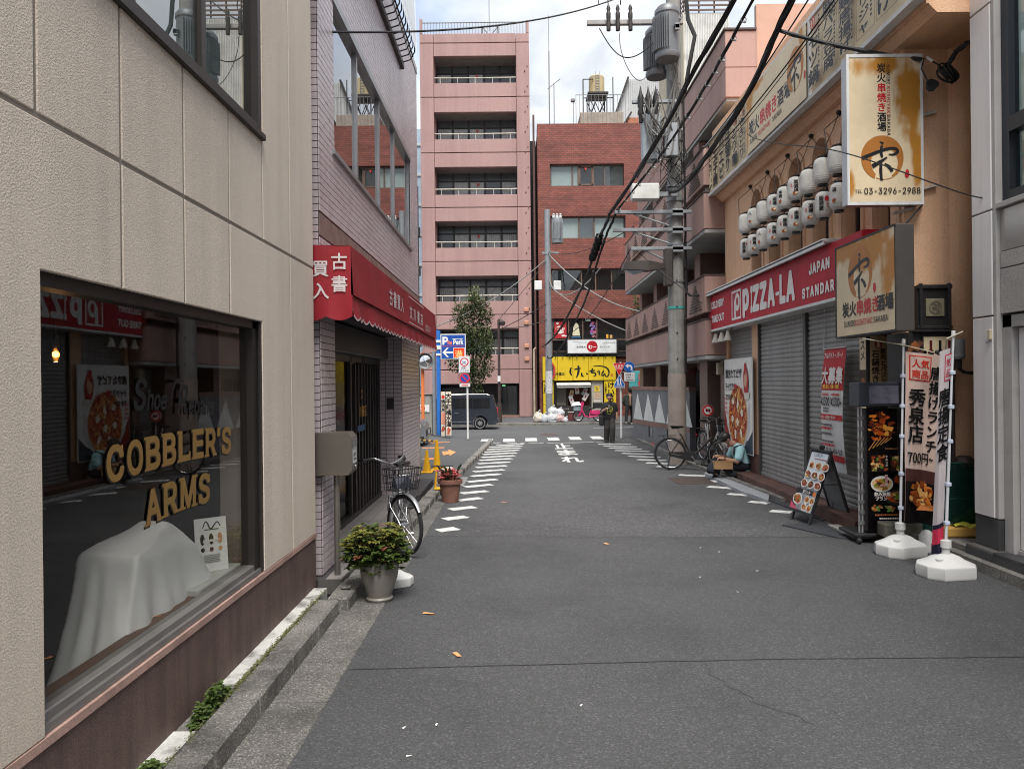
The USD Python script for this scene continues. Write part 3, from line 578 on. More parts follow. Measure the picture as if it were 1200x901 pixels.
# ================================================================ LEFT: THE TILED BOOKSHOP BUILDING
TX, TY0, TY1 = -1.75, 6.6, 13.3
m_tile = M('lilac_tile', (0.48, 0.41, 0.43), 0.28, var=0.10, scale=1.3, fine=0.10, fscale=14, spec=0.5)
m_tile2 = M('brown_tile', (0.20, 0.135, 0.115), 0.35, var=0.2, scale=5, spec=0.5)
m_grout = M('dark_grout', (0.05, 0.046, 0.05), 0.9)
til = thing('tiled_building', 'lilac tiled building with large upper window above the red awning', 'building', (TX, 10, 0))
def tiled(fr, rects, holes, tw=0.115, th=0.0625, gap=0.006, dep=0.007, seed=0):
    """Individual glazed tiles over rectangles (a0, a1, b0, b1) of a wall, skipping the holes."""
    r = random.Random(seed); V, F, n = [], [], 0
    base = np.array([(0, 0, 0), (1, 0, 0), (1, 1, 0), (0, 1, 0), (0, 0, 1), (1, 0, 1), (1, 1, 1), (0, 1, 1)], float)
    q = np.array([(4, 5, 6, 7), (0, 1, 5, 4), (1, 2, 6, 5), (2, 3, 7, 6), (3, 0, 4, 7)])
    for a0, a1, b0, b1 in rects:
        na, nb = int((a1 - a0) / tw + .5), int((b1 - b0) / th + .5); wa, wb = (a1 - a0) / na, (b1 - b0) / nb
        for i in range(na):
            for j in range(nb):
                x, y = a0 + i * wa, b0 + j * wb
                if any(x + wa * .5 > h[0] and x + wa * .5 < h[1] and y + wb * .5 > h[2] and y + wb * .5 < h[3] for h in holes): continue
                p = base * (wa - gap, wb - gap, dep + r.uniform(-.0008, .0008)) + (x, y, 0); p[4:, :2] += (np.array((x + wa / 2, y + wb / 2)) - p[4:, :2]) * 0.03; p[4:, 2] += (p[4:, 0] - x) * r.uniform(-.008, .008) + (p[4:, 1] - y) * r.uniform(-.012, .012)
                V.append(p); F.append(q + n); n += 8
    b = B(); b.add(fr(np.vstack(V)), np.vstack(F)); return b
UW = (7.13, 12.4, 4.1, 5.6)                                        # upper window
part(til, 'wall_core', B().box(-9, TX - .002, TY0, UW[0], 3.17, 7.4).box(-9, TX - .002, UW[1], TY1, 3.17, 7.4).box(-9, TX - .002, UW[0], UW[1], 3.17, UW[2]).box(-9, TX - .002, UW[0], UW[1], UW[3], 7.4)
     .box(-9, TX - .002, TY0, 7.12, 0.0, 3.17).box(-9, TX - .002, 11.3, TY1, 0, 3.17).box(-9, -2.25, 7.12, 11.3, 0, 3.17).box(-2.25, TX - .05, 7.12, 11.3, 2.55, 3.17), m_grout)
part(til, 'wall_tiles', tiled(face_right(TX, 0, 0), [(TY0, TY1, 3.40, 7.4)], [UW], seed=1), m_tile, kind='stuff')
part(til, 'tile_band', tiled(face_right(TX, 0, 0), [(TY0, TY1, 3.18, 3.39)], [], 0.0625, 0.21, seed=2), m_tile2, kind='stuff')
part(til, 'near_pillar_tiles', tiled(face_right(TX, 0, 0), [(TY0, 7.12, 0.14, 3.17)], [], seed=3), m_tile, kind='stuff')
part(til, 'far_pillar_tiles', tiled(face_right(TX, 0, 0), [(11.3, TY1 - .1, 0.14, 3.17)], [], seed=4), m_tile, kind='stuff')
part(til, 'end_wall_tiles', tiled(face_cam(0, TY0, 0), [(-2.3, TX, 0.14, 7.4)], [], seed=5), m_tile, kind='stuff')
part(til, 'recess_tiles', tiled(face_cam(0, 11.3, 0), [(-2.25, TX, 0.14, 3.0)], [], seed=6), m_tile, kind='stuff')
part(til, 'corner_post', B().cbox(TX - .12, TX + .01, TY1 - .1, TY1 + .02, 0, 3.17, .02), M('worn_post', (0.42, 0.36, 0.31), 0.8, var=0.3, scale=7, fine=0.4))
part(til, 'parapet', B().box(-9, TX + .02, TY0 - .01, TY1 + .01, 7.4, 7.5), m_alu)
fw = B().cbox(TX - .1, TX + .035, UW[0] - .04, UW[1] + .04, UW[2] - .05, UW[2], .005).box(TX - .1, TX + .02, UW[0], UW[1], UW[3] - .05, UW[3] + .04)
for y in (UW[0], 8.32, 9.68, 10.86, UW[1] - .04): fw.box(TX - .06, TX - .012, y - .03, y + .03, UW[2], UW[3])
fwp = part(til, 'upper_window_frame', fw, M('steel_frame', (0.30, 0.30, 0.31), 0.35, metallic=0.6))
for y0, y1 in ((7.16, 8.29), (8.35, 9.65), (9.71, 10.83), (10.89, 12.33)):
    part(til, 'upper_window_pane', B().add([(TX - .04, y0, UW[2]), (TX - .04, y1, UW[2]), (TX - .04, y1, UW[3]), (TX - .04, y0, UW[3])], [(0, 1, 2, 3)]), glass('tower_glass', (0.35, 0.4, 0.4), 2.6))
part(til, 'room_back', B().box(-2.6, -2.5, UW[0], UW[1], UW[2] - .1, UW[3] + .1).box(-2.5, TX - .1, UW[0], UW[1], UW[2] - .2, UW[2] - .1), M('room_grey', (0.16, 0.16, 0.16), 0.8))
# shop doors in the recess
dr = part(til, 'shop_door', B().box(-2.18, -2.12, 7.2, 8.4, 0.2, 2.2).box(-2.2, -2.1, 8.4, 8.5, .14, 2.5), M('door_dark', (0.022, 0.022, 0.024), 0.35, metallic=0.2), 'dark bronze framed shop door')
fd = B()
for y in (7.14, 8.46, 9.3, 10.0, 11.22): fd.box(-2.17, -2.08, y - .035, y + .035, 0.14, 2.5)
fd.box(-2.17, -2.08, 7.14, 11.25, 2.12, 2.2).box(-2.17, -2.06, 7.14, 11.25, .13, .2)
part(dr, 'door_frame', fd, m_bronze)
for y0, y1 in ((8.5, 9.26), (9.34, 9.96), (10.04, 11.18)): part(til, 'door_pane', B().add([(-2.12, y0, .2), (-2.12, y1, .2), (-2.12, y1, 2.12), (-2.12, y0, 2.12)], [(0, 1, 2, 3)]), glass('door_glass', (0.3, 0.32, 0.32), 1.4, .12, .35))
b = B()
for k in range(9): b.box(-2.1, -2.06, 9.45 + k * .19, 9.5 + k * .19, .2, 2.1)
part(til, 'door_louvre', b, m_bronze)
P = Print(face_right(-2.05, 0, 0)); P.text('文', 9.72, 1.66, .14, srgb(150, 110, 40)).text('川書店', 9.6, 1.42, .16, srgb(165, 120, 45)); P.rect(9.5, 1.22, 9.95, 1.3, srgb(45, 90, 130)); P.build(dr, 'door_lettering')
part(til, 'beam_box', B().cbox(-2.2, -1.95, 7.14, 11.25, 2.2, 2.52, .01), M('shutter_box', (0.05, 0.05, 0.05), 0.5, metallic=0.3))
part(til, 'door_sensor', B().box(-1.98, -1.88, 11.27, 11.285, 1.45, 1.62), m_bronze)
lf = part(til, 'shop_light', B().cbox(-1.86, -1.7, 7.0, 10.6, 2.66, 2.72, .01), M('light_housing', (0.5, 0.5, 0.48), 0.5)); b = B()
for k in range(3): b.cyl((-1.83 + k * .05, 7.05, 2.65), (-1.83 + k * .05, 10.5, 2.65), .012, 8)
part(lf, 'tube', b, M('tube_off', (0.6, 0.6, 0.58), 0.3))
# platform in front of the doors
pl = thing('doorstep', 'grey tiled doorstep platform in front of the bookshop doors', 'doorstep', (-1.6, 9, 0))
part(pl, 'step_core', B().box(-2.25, -1.545, 6.46, 11.3, 0, .128).box(TX - .02, -1.5, 11.3, 13.2, 0, .128), m_grout)
m_ptile = M('platform_tile', (0.21, 0.195, 0.185), 0.7, var=0.12, scale=2, fine=0.18)
m_ptile_d = M('riser_tile', (0.10, 0.095, 0.09), 0.6, var=0.15)
for i in range(5):
    for j in range(20 if i < 2 else 33):
        y = 6.46 + j * .205; x = -1.545 - (i + 1) * .143 if True else 0
        if x < TX - .05 and y < 7.1: continue
        if x < TX + .02 and y > 11.2: continue
        part(pl, 'tile', B().box(x + .002, x + .141, y + .002, y + .203, .12, .14 + R.uniform(-.0008, .0008)), m_ptile)
for j in range(24): part(pl, 'riser_tile', B().box(-1.545, -1.537, 6.46 + j * .205 + .003, 6.46 + j * .205 + .202, .01, .137), m_ptile_d)
for j in range(2): part(pl, 'riser_tile', B().box(-1.75 + j * .105, -1.648 + j * .105, 6.45, 6.459, .01, .137), m_ptile_d)
# ================================================================ RIGHT: THE PEACH RESTAURANT BUILDING
PX, PN, PF = 4.3, 7.37, 15.1
m_peach = M('peach_render', (0.68, 0.42, 0.265), 0.85, var=0.10, scale=0.8, fine=0.14, fscale=70, bump=0.006, bscale=75, streak=0.10)
m_peach_t = M('peach_trim', (0.60, 0.37, 0.24), 0.8, var=0.12, scale=1.0, streak=0.1)
m_white = M('sign_white', (0.62, 0.62, 0.61), 0.5, var=0.08, streak=0.12)
m_black = M('matt_black', (0.016, 0.015, 0.015), 0.55, var=0.2, scale=6)
m_grey = M('painted_grey', (0.20, 0.21, 0.22), 0.5, var=0.1)
cream, ink, redc, ochre = srgb(214, 196, 164), srgb(26, 26, 28), srgb(186, 36, 48), srgb(176, 126, 60)
pea = thing('restaurant_building', 'peach rendered building with arched windows, shutters and many signs', 'building', (PX, 11, 0))
fw_ = face_left(PX, PF, 0)                                            # a runs from the far end towards the camera
archs = [13.08, 12.17, 11.25, 10.33, 9.41, 8.56]
wall = sbox(0, 2.85, PF - 8.15, 5.52)
holes = []
for y in archs:
    a = PF - y; holes.append(unary_union([sbox(a - .27, 3.42, a + .27, 4.93), Point(a, 4.93).buffer(.27, 12)]))
part(pea, 'upper_wall', B().prism(wall.difference(unary_union(holes)), fw_, -0.3), m_peach)
for h, y in zip(holes, archs):
    wf = part(pea, 'arched_window', B().prism(h.buffer(0.0).difference(h.buffer(-.045)), fw_, -.05, -.17), M('window_brown', (0.05, 0.035, 0.03), 0.5))
    a = PF - y
    part(wf, 'glazing_bar', B().prism(sbox(a - .012, 3.45, a + .012, 5.17), fw_, -.03, -.18).prism(sbox(a - .25, 4.25, a + .25, 4.28), fw_, -.03, -.18).prism(sbox(a - .25, 4.85, a + .25, 4.88), fw_, -.03, -.18), m_black)
    v, f = tri(h); part(wf, 'pane', B().add(fw_(np.column_stack([v, np.full(len(v), -.2)])), f), glass('arch_glass', (0.32, 0.34, 0.35), 1.7))
    part(pea, 'arch_moulding', B().prism(h.buffer(.075, 8).difference(h.buffer(.002)).intersection(sbox(-20, 3.4, 20, 9)), fw_, .022, 0.0), m_peach_t)
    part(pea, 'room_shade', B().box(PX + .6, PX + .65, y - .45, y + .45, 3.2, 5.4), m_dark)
# rounded end pilaster and end return
part(pea, 'end_wall', B().box(PX + .002, 5.6, 8.152, 8.45, .1, 5.52), m_peach)
part(pea, 'round_pilaster', B().lathe([(.24, 0.0), (.24, 5.5)], 28, (4.95, 8.34, .06)), m_peach, smooth=50)
part(pea, 'core', B().box(PX + .8, 14, 8.5, PF, 0, 6.6).box(5.7, 14, PN + .2, 8.5, 0, 6.6).box(PX + .3, PX + .8, 9.2, PF, 2.9, 3.4), m_dark)
part(pea, 'far_pier', B().box(PX, PX + .3, 13.12, 13.45, 0.1, 2.86), m_peach); part(pea, 'far_pier', B().box(PX, PX + .3, 14.95, PF, .1, 2.86), m_peach); part(pea, 'low_wall', B().box(PX - .01, PX + .3, 13.12, PF, .1, .5), M('brown_apron', (1, 1, 1)))
part(pea, 'overhang', B().prism(Polygon([(4.14, 5.55), (4.22, 5.47), (14, 5.47), (14, 7.0), (4.14, 7.0)]), Fr((0, PF + .3, 0), (1, 0, 0), (0, 0, 1)), PF + .3 - PN + .04), m_peach)
part(pea, 'overhang_trim', B().box(4.11, 4.14, PN - .04, PF + .3, 5.56, 5.70), m_peach_t)
# shutters
m_shut = M('shutter_steel', (0.29, 0.283, 0.27), 0.45, var=0.14, scale=1.2, metallic=0.35, streak=0.22, fine=0.12)
def shutter(y0, y1, x, z0, z1, parent=pea, pitch=0.075):
    n = int((z1 - z0) / pitch); prof = []
    for k in range(n):
        z = z0 + (z1 - z0) * k / n; p = (z1 - z0) / n
        prof += [(x, z), (x - .012, z + p * .18), (x - .014, z + p * .5), (x - .010, z + p * .8), (x, z + p * .93)]
    prof.append((x, z1)); v = [(a, y, z) for y in (y0, y1) for a, z in prof]; m = len(prof)
    s = part(parent, 'roller_shutter', B().add(v, [(i, i + 1, m + i + 1, m + i) for i in range(m - 1)]), m_shut)
    part(s, 'bottom_rail', B().cbox(x - .03, x + .01, y0, y1, z0 - .06, z0, .006), m_alu); return s
shutter(11.06, 13.10, PX + .05, .22, 2.86); shutter(9.2, 10.95, PX + .05, .22, 2.86); shutter(13.47, 14.93, PX + .06, .56, 2.86)
for y0, y1 in ((10.95, 11.06), (13.08, 13.13), (9.14, 9.2)): part(pea, 'shutter_post', B().cbox(PX - .005, PX + .06, y0, y1, .15, 2.86, .006), M('dark_steel', (0.09, 0.09, 0.085), 0.5, metallic=0.4))
part(pea, 'shutter_floor', B().box(PX - .02, PX + .3, 8.46, 13.45, .1, .158), M('brown_apron', (1, 1, 1)))
# entrance recess
part(pea, 'entrance_recess', B().box(PX + .75, PX + .8, 8.46, 9.2, 0, 2.9).box(PX + .01, PX + .8, 9.05, 9.13, .1, 2.9).box(PX - .04, PX + .47, 8.07, 8.14, 0.1, 2.34).box(PX - .04, PX - .004, 8.145, 8.47, .16, 2.34).box(PX + .01, PX + .74, 8.46, 9.04, 2.75, 2.84), m_black)  # slab over the wall end is black to stand for the recess shade
b = B()
for k in range(7): b.box(PX + .70, PX + .75, 8.48 + k * .08, 8.52 + k * .08, .16, 2.7)
part(pea, 'entrance_door', b, M('door_slats', (0.04, 0.028, 0.022), 0.5))

def fb(x, y, k, seed, o=5): return meshkit.fbm(np.column_stack([x * k, y * k, np.full(len(x), seed * 1.7)]), o, seed)
def mixc(t, a, b): return np.asarray(a) + (np.asarray(b) - np.asarray(a)) * np.clip(t, 0, 1)[:, None]
def logo(P, x, y, r, stamp=True):
    """The brushed character in a ring of ochre."""
    oc = srgb(168, 108, 48); ring = Point(x, y).buffer(r, 24).difference(affinity.scale(Point(x + .10 * r, y - .22 * r).buffer(.66 * r, 24), .95, 1.02)).difference(Polygon([(x - .42 * r, y - 1.1 * r), (x - .25 * r, y - .5 * r), (x + .55 * r, y - .85 * r), (x + .6 * r, y - 1.1 * r)]))
    P.poly(ring, oc); P.poly(Point(x + .06 * r, y - .05 * r).buffer(.93 * r, 20).difference(Point(x + .06 * r, y - .05 * r).buffer(.90 * r, 20)).intersection(sbox(x - .3 * r, y - 1.1 * r, x + r, y - .3 * r)), oc)
    P.stroke([(x - .12 * r, y + .72 * r), (x + .05 * r, y + .62 * r)], [.05 * r, .16 * r], ink)
    P.stroke([(x - .95 * r, y - .02 * r), (x - .6 * r, y + .12 * r), (x + .1 * r, y + .36 * r), (x + .6 * r, y + .40 * r), (x + .68 * r, y + .22 * r), (x + .3 * r, y + .15 * r)], [.2 * r, .15 * r, .13 * r, .17 * r, .06 * r], ink)
    P.stroke([(x - .02 * r, y + .55 * r), (x - .05 * r, y + .2 * r), (x + .02 * r, y + .02 * r)], [.12 * r, .14 * r, .1 * r], ink)
    P.stroke([(x - .48 * r, y - .38 * r), (x - .1 * r, y - .18 * r), (x + .22 * r, y + .02 * r)], [.2 * r, .15 * r, .06 * r], ink)
    P.stroke([(x - .06 * r, y - .14 * r), (x - .08 * r, y - .6 * r), (x - .04 * r, y - 1.02 * r)], [.12 * r, .15 * r, .12 * r], ink)
    P.stroke([(x + .1 * r, y - .28 * r), (x + .32 * r, y - .42 * r), (x + .44 * r, y - .62 * r)], [.08 * r, .16 * r, .14 * r], ink)
    if stamp: P.disc(x + 1.15 * r, y - .72 * r, .1 * r, .19 * r, redc, wob=.06)
def stains(P, x0, y0, x1, y1, spots, seed, nx=56, ny=70):
    """Cream sheet with rusty water stains."""
    def fn(x, y):
        m = np.zeros(len(x)); n = fb(x, y, 5.0, seed) - .5; n2 = fb(x * 3.5, y * .8, 9.0, seed + 3) - .5; d = fb(x, y, 30.0, seed + 5, 3) - .5
        for sx_, sy_, rx, ry in spots: q = np.sqrt(((x - sx_) / rx) ** 2 + ((y - sy_) / ry) ** 2); m = np.maximum(m, np.clip((1.12 - q + 1.5 * n + .7 * n2) * 1.8, 0, 1) * (.55 + .9 * (n + .45)))
        return mixc(m * 1.15, cream * (1 + .10 * n[:, None] + .08 * d[:, None]), srgb(178, 122, 44))
    P.field(x0, y0, x1, y1, nx, ny, fn)
# the fascia of the pizza shop
sx = 4.0
ps = thing('pizza_shop_sign', 'long red shop fascia with white lettering above the roller shutters', 'sign', (sx, 12, 2.8))
part(ps, 'board', B().cbox(sx, sx + .3, 8.5, 15.3, 2.86, 3.56, .01), M('sign_red', (0.46, 0.020, 0.036), 0.5, var=0.10, spec=0.15, streak=0.12))
part(ps, 'white_edge', B().box(sx - .012, sx + .3, 8.5, 15.31, 2.82, 2.86), m_white); part(ps, 'rain_hood', B().cbox(sx - .1, sx + .3, 9.35, 15.42, 3.57, 3.62, .01).box(sx - .1, sx - .08, 9.35, 15.42, 3.54, 3.6), m_white)
P = Print(face_left(sx, 15.3, 2.86), z=.004); W = srgb(228, 222, 218)
P.text('DELIVERY', .26, .42, .17, W, 'latin', 4, sx=1.05).text('TAKE OUT', .26, .14, .17, W, 'latin', 4, sx=1.05)
P.rect(1.66, .07, 2.22, .60, W).rect(1.70, .11, 2.18, .56, srgb(170, 30, 44)).disc(2.0, .38, .15, .16, W).disc(2.0, .39, .065, .08, srgb(170, 30, 44)).poly([(1.82, .11), (1.92, .11), (1.92, .45), (1.82, .42)], W)
def tall(s, x, y, h, w, col, bold=5):
    for c in s:
        g, adv = glyph(c, 'latin', bold); x0, y0, x1, y1 = g.bounds; ww = w * {'I': .28, '-': .45, 'L': .75}.get(c, 1.0)
        hh = h if c not in '-' else h * .12
        g = affinity.scale(affinity.translate(g, -x0, -y0), ww * .9 / (x1 - x0), hh / (y1 - y0), origin=(0, 0)); g = affinity.translate(g, x, y + (h * .33 if c == '-' else 0))
        v, f = tri(g); P._put(v, f, col); x += ww
    P.up()
g, adv = glyph('p', 'latin', 5); x0, y0, x1, y1 = g.bounds; g = affinity.translate(affinity.scale(affinity.translate(g, -x0, -y0), .36 / (x1 - x0), .5 / (y1 - y0), origin=(0, 0)), 2.32, .06); P.poly(g, W)
tall('IZZA-LA', 2.76, .11, .45, .37, W)
P.text('JAPAN', 5.27, .40, .17, W, 'latin', 5, gap=.15).text('STANDARD', 5.02, .10, .17, W, 'latin', 5, gap=.22)
P.build(ps, 'lettering', vcol('sign_print', .45))
for k in range(3):
    y = 14.75 - k * .42; t = thing('spot_lamp', ('leftmost', 'middle', 'rightmost')[k] + ' of three grey spot lamps under the left end of the red fascia', 'lamp', (4.05, y, 2.78), group='spot lamps under the red fascia')
    part(t, 'arm', B().tube([(4.1, y, 2.83), (4.05, y, 2.78), (4.0, y, 2.74)], .012, 6), m_grey); part(t, 'shade', B().lathe([(.03, 2.76), (.045, 2.70), (.075, 2.62), (.085, 2.58), (.07, 2.585), (.02, 2.7)], 16, (4.0, y, 0)), M('lamp_beige', (0.33, 0.31, 0.27), 0.5), smooth=50)
# square sign
qs = thing('square_box_sign', 'deep square box sign with ochre ring logo beside the red fascia', 'sign', (3.9, 8, 2.3))
part(qs, 'box', B().cbox(3.81, 4.0, 7.39, 8.77, 2.315, 3.39, .008), M('sign_side', (0.055, 0.05, 0.047), 0.5, var=0.15)); part(qs, 'rim', B().box(3.8, 3.815, 7.39, 8.77, 2.315, 2.335).box(3.8, 3.815, 7.39, 8.77, 3.37, 3.39).box(3.8, 3.815, 8.745, 8.77, 2.335, 3.37), m_black)
part(qs, 'bracket', B().box(4.0, 4.3, 8.5, 8.56, 3.3, 3.34).tube([(3.95, 7.5, 3.38), (4.5, 8.15, 3.75)], .012, 6), m_black)
P = Print(face_left(3.808, 8.77, 2.315)); stains(P, .015, .015, 1.365, 1.06, [(.25, 1.0, .4, .14), (.95, .92, .5, .24), (1.22, .72, .2, .40), (.6, .9, .3, .16)], 3)
logo(P, .62, .70, .29)
P.text('炭火', .18, .25, .175, ink, bold=5).text('串焼き', .53, .25, .175, redc, bold=5).text('酒場', 1.0, .25, .175, ink, bold=5)
P.text('SUMIBI', .22, .12, .085, ink, 'latin', 1, sx=.9).text('KUSHIYAKI', .50, .12, .085, redc, 'latin', 1, sx=.85).text('SAKABA', .93, .12, .085, ink, 'latin', 1, sx=.9)
P.build(qs, 'face_print', vcol('sign_print', .45))
# tall projecting sign
K = 8.0 / 7.45; kz = lambda z: 1.85 + (z - 1.85) * K
vs = thing('projecting_sign', 'tall cream projecting box sign with phone number and rust stains', 'sign', (4.0, 8.0, 3.7))
vx0, vx1, vz0, vz1 = 3.36 * K, 4.13 * K, kz(3.59), kz(5.11)
part(vs, 'box', B().cbox(vx0 + .006, vx1 - .006, 8.003, 8.14, vz0 + .006, vz1 - .006, .008), m_alu); part(vs, 'rim', B().box(vx0, vx1, 7.99, 8.002, vz0, vz0 + .035).box(vx0, vx1, 7.99, 8.002, vz1 - .035, vz1).box(vx0, vx0 + .027, 7.99, 8.002, vz0 + .035, vz1 - .035).box(vx1 - .027, vx1, 7.99, 8.002, vz0 + .035, vz1 - .035), m_white)
for x_, z_ in ((vx1, kz(3.75)), (vx1, kz(4.5)), (vx1 - .25, vz0 - .08)): part(vs, 'bracket', B().obox((x_ - .02, 8.1, z_), (.83, 0, .2), (0, 1, 0), (0, 0, 1), .28, .045, .03), M('rusty_white', (0.48, 0.42, 0.37), 0.7, var=0.3, scale=10))
P = Print(Fr((3.385 * K, 7.998, kz(3.625)), (.955 * K, 0, 0), (0, 0, K))); stains(P, 0, 0, .76, 1.45, [(.62, 1.08, .15, .36), (.28, 1.38, .28, .11), (.72, .45, .06, .32), (.69, .8, .06, .35), (.0, .1, .05, .2)], 9)
P.text('炭火', .345, 1.395, .098, ink, bold=6, vertical=True).text('串焼き', .345, 1.197, .098, redc, bold=6, vertical=True).text('酒場', .345, .90, .098, ink, bold=6, vertical=True)
for s, y0, col in (('SUMIBI', 1.38, ink), ('KUSHIYAKI', 1.16, redc), ('SAKABA', .87, ink)):
    sv = P.fr; P.fr = Fr(sv.o + sv.x * .40 + sv.y * y0, -sv.y, sv.x / .955); P.text(s, 0, 0, .045, col, 'latin', 1, gap=.12); P.fr = sv
logo(P, .345, .44, .225); P.text('TEL', .05, .085, .045, ink, 'latin', 1).text('03-3296-2988', .145, .075, .083, ink, 'latin', 1, sx=.93)
P.build(vs, 'face_print', vcol('sign_print', .45))
# long board sign above
ls = thing('long_board_sign', 'long cream menu board sign running under the eaves of the peach building', 'sign', (4.0, 11, 5.6))
LY = [15.3, 12.52, 9.9, 7.0]
part(ls, 'backing', B().box(4.0, 4.1, 7.0, 15.3, 5.6, 6.67), m_white)
b = B().box(3.965, 4.0, 7.0, 15.32, 5.58, 5.63).box(3.965, 4.0, 7.0, 15.32, 6.64, 6.69)
for y in LY: b.box(3.962, 3.999, y - .03, y + .03, 5.625, 6.645)
part(ls, 'frame', b, m_white)
P = Print(face_left(3.995, 15.3, 5.63)); P.rect(.03, 0, 8.3, 1.01, cream)
colr = srgb(150, 128, 98)
def board(a0, a1, s, red=None, h=None, seed=0):
    for u in (a0 + .03, a1 - .03): P.rect(u - .006, .04, u + .006, .97, colr)
    P.rect(a0 + .03, .035, a1 - .03, .045, colr).rect(a0 + .03, .965, a1 - .03, .975, colr)
    n = len(s); top = .93
    if red: P.disc((a0 + a1) / 2 - .05, .87, .075, .085, redc); P.disc((a0 + a1) / 2 - .05, .87, .055, .065, cream); P.text(red, (a0 + a1) / 2 - .05, .935, .06, redc, vertical=True, bold=3); top = .76
    hh = h or min(.30, (top - .06) / n); P.text(s, (a0 + a1) / 2 - .04, top, hh, ink, bold=5, vertical=True, sx=1.15 * min(1.6, (a1 - a0) * .62 / hh))
    r = random.Random(seed); y = .9
    while y > .12: P.rect(a1 - .115, y - .03, a1 - .075, y, ink); y -= r.choice([.042, .05, .09])
for k, (s, rd) in enumerate((('冷やし', None), ('玉子焼', '人'), ('川エビ', None), ('日替り', None), ('とり重', '人'), ('やきとり', '名'))): board(.03 + k * .455, .03 + (k + 1) * .455, s, rd, seed=k)
stains(P, 2.81, 0, 5.37, 1.01, [(2.98, .9, .2, .3), (3.35, 1.0, .55, .10), (2.85, .4, .07, .5), (5.2, .9, .1, .2)], 4)
P.text('炭火', 2.92, .28, .27, ink, bold=5, sx=1.0).text('串焼き', 3.46, .28, .27, redc, bold=5).text('酒場', 4.27, .28, .27, ink, bold=5); P.text('SUMIBI', 2.97, .13, .10, ink, 'latin', 1).text('KUSHIYAKI', 3.4, .13, .10, redc, 'latin', 1).text('SAKABA', 4.05, .13, .10, ink, 'latin', 1)
logo(P, 4.98, .54, .30)
for k, (s, rd) in enumerate((('モツ鍋', '自慢'), ('豚バラ豆腐', None), ('若鶏唐揚げ', None), ('コリコリジャ', None), ('唐揚げ', None), ('熱燗', None))): board(5.43 + k * .48, 5.43 + (k + 1) * .48, s, rd, seed=k + 9)
P.build(ls, 'menu_print', vcol('sign_print', .45))

# paper lanterns
m_lant = M('lantern_paper', (0.66, 0.65, 0.62), 0.75, var=0.10, scale=9, obj=True, translucent=0.2)
def lantern(loc, label, mark):
    t = thing('paper_lantern', label, 'lantern', loc, group='paper lanterns in two rows under the arches', local=True)
    R0, H, n = .112, .33, 28; pr = []
    for k in range(n + 1):
        u = k / n; e = 1 - abs(2 * u - 1) ** 3.2; r = .055 + (R0 - .055) * e ** .5; pr.append((r - (.0042 if k % 2 else 0), -H / 2 + H * u))
    bd = part(t, 'body', B().lathe(pr, 26, close=False), m_lant, smooth=40)
    part(t, 'top_cap', B().lathe([(.058, H / 2 - .004), (.06, H / 2 + .022), (.04, H / 2 + .024), (.006, H / 2 + .024), (.006, H / 2 + .05)], 18), m_black); part(t, 'bottom_cap', B().lathe([(.03, -H / 2 - .026), (.058, -H / 2 - .024), (.058, -H / 2 + .004)], 18), m_black)
    if mark:
        def wrap(p):                                                   # the print follows the paper round
            a = p[:, 0] / R0; rr = R0 + .0025 + p[:, 2] * .4; return np.column_stack([np.sin(a) * rr, p[:, 1], np.cos(a) * rr])
        fr = Fr((0, 0, 0), np.array((.92, -.39, 0)), (0, 0, 1)); P = Print(fr, z=.0, step=.0008, warp=wrap); kind, s = mark
        if kind == 'dot': P.disc(.035, .06, .026, .035, redc).text(s, -.03, .10, .062, ink, vertical=True, bold=4); P.text('炭火', .045, .005, .03, redc, vertical=True, bold=1)
        if kind == 'food': P.text(s, .012, .11, .062, ink, vertical=True, bold=4); P.disc(.0, -.075, .034, .024, srgb(190, 120, 60), wob=.12).disc(.016, -.07, .018, .014, srgb(235, 225, 200), wob=.1).disc(-.014, -.08, .012, .01, srgb(140, 70, 40), wob=.1); P.text('名物', -.048, .06, .028, redc, vertical=True, bold=1)
        if kind == 'side': P.text(s, -.055, .10, .055, ink, vertical=True, bold=3).disc(-.06, -.06, .022, .026, srgb(150, 80, 50), wob=.15)
        P.build(bd, 'print', vcol('lantern_print', .7))
    return t
marks_t = [None, ('side', '人'), None, ('food', '酒場'), ('side', '串焼'), ('food', '炭酒場'), None, None, None]
marks_b = [('dot', '居酒屋'), ('food', '焼鳥'), ('side', '人'), ('food', '串焼'), ('food', '豚串'), ('food', '唐揚'), ('food', '酒場'), ('dot', '居酒屋'), ('side', '酒')]
words = ['far left end', 'second from the far left', 'third from the left', 'fourth from the left', 'middle', 'fourth from the right', 'third from the right', 'second from the right', 'right end']
protos = {}
for row, z, mk in (('upper', 4.49, marks_t), ('lower', 4.07, marks_b)):
    for k in range(9):
        y = 12.6 - k * .45; loc = (3.95 + R.uniform(-.015, .015), y, z + R.uniform(-.015, .015))
        look = {None: 'plain white', 'side': 'white side-printed', 'food': 'white printed', 'dot': 'white red-dotted'}[mk[k][0] if mk[k] else None]
        lab = f'{look} paper lantern of the {row} row, {words[k]} of it'
        if mk[k] is None and None in protos: dup(protos[None], loc, 0, lab, 'paper lanterns in two rows under the arches')
        else:
            t = lantern(loc, lab, mk[k])
            if mk[k] is None: protos[None] = t
b = B()
for z in (4.69, 4.28): b.tube([(3.95, 8.7, z), (3.95, 12.9, z)], .006, 5)
for y in archs[:5]: b.tube([(3.95, y - .1, 4.69), (4.0, y + .1, 5.05), (4.29, y + .28, 5.3)], .006, 5).ball((4.27, y + .28, 5.33), .035, 1)
for y in archs[:5]: b.tube([(4.27, y + .28, 5.33)] + [(4.27, y + .28 - .92 * q, 5.33 - .28 * sin(q * pi)) for q in (.2, .4, .6, .8)] + [(4.27, y - .64, 5.33)], .005, 4)
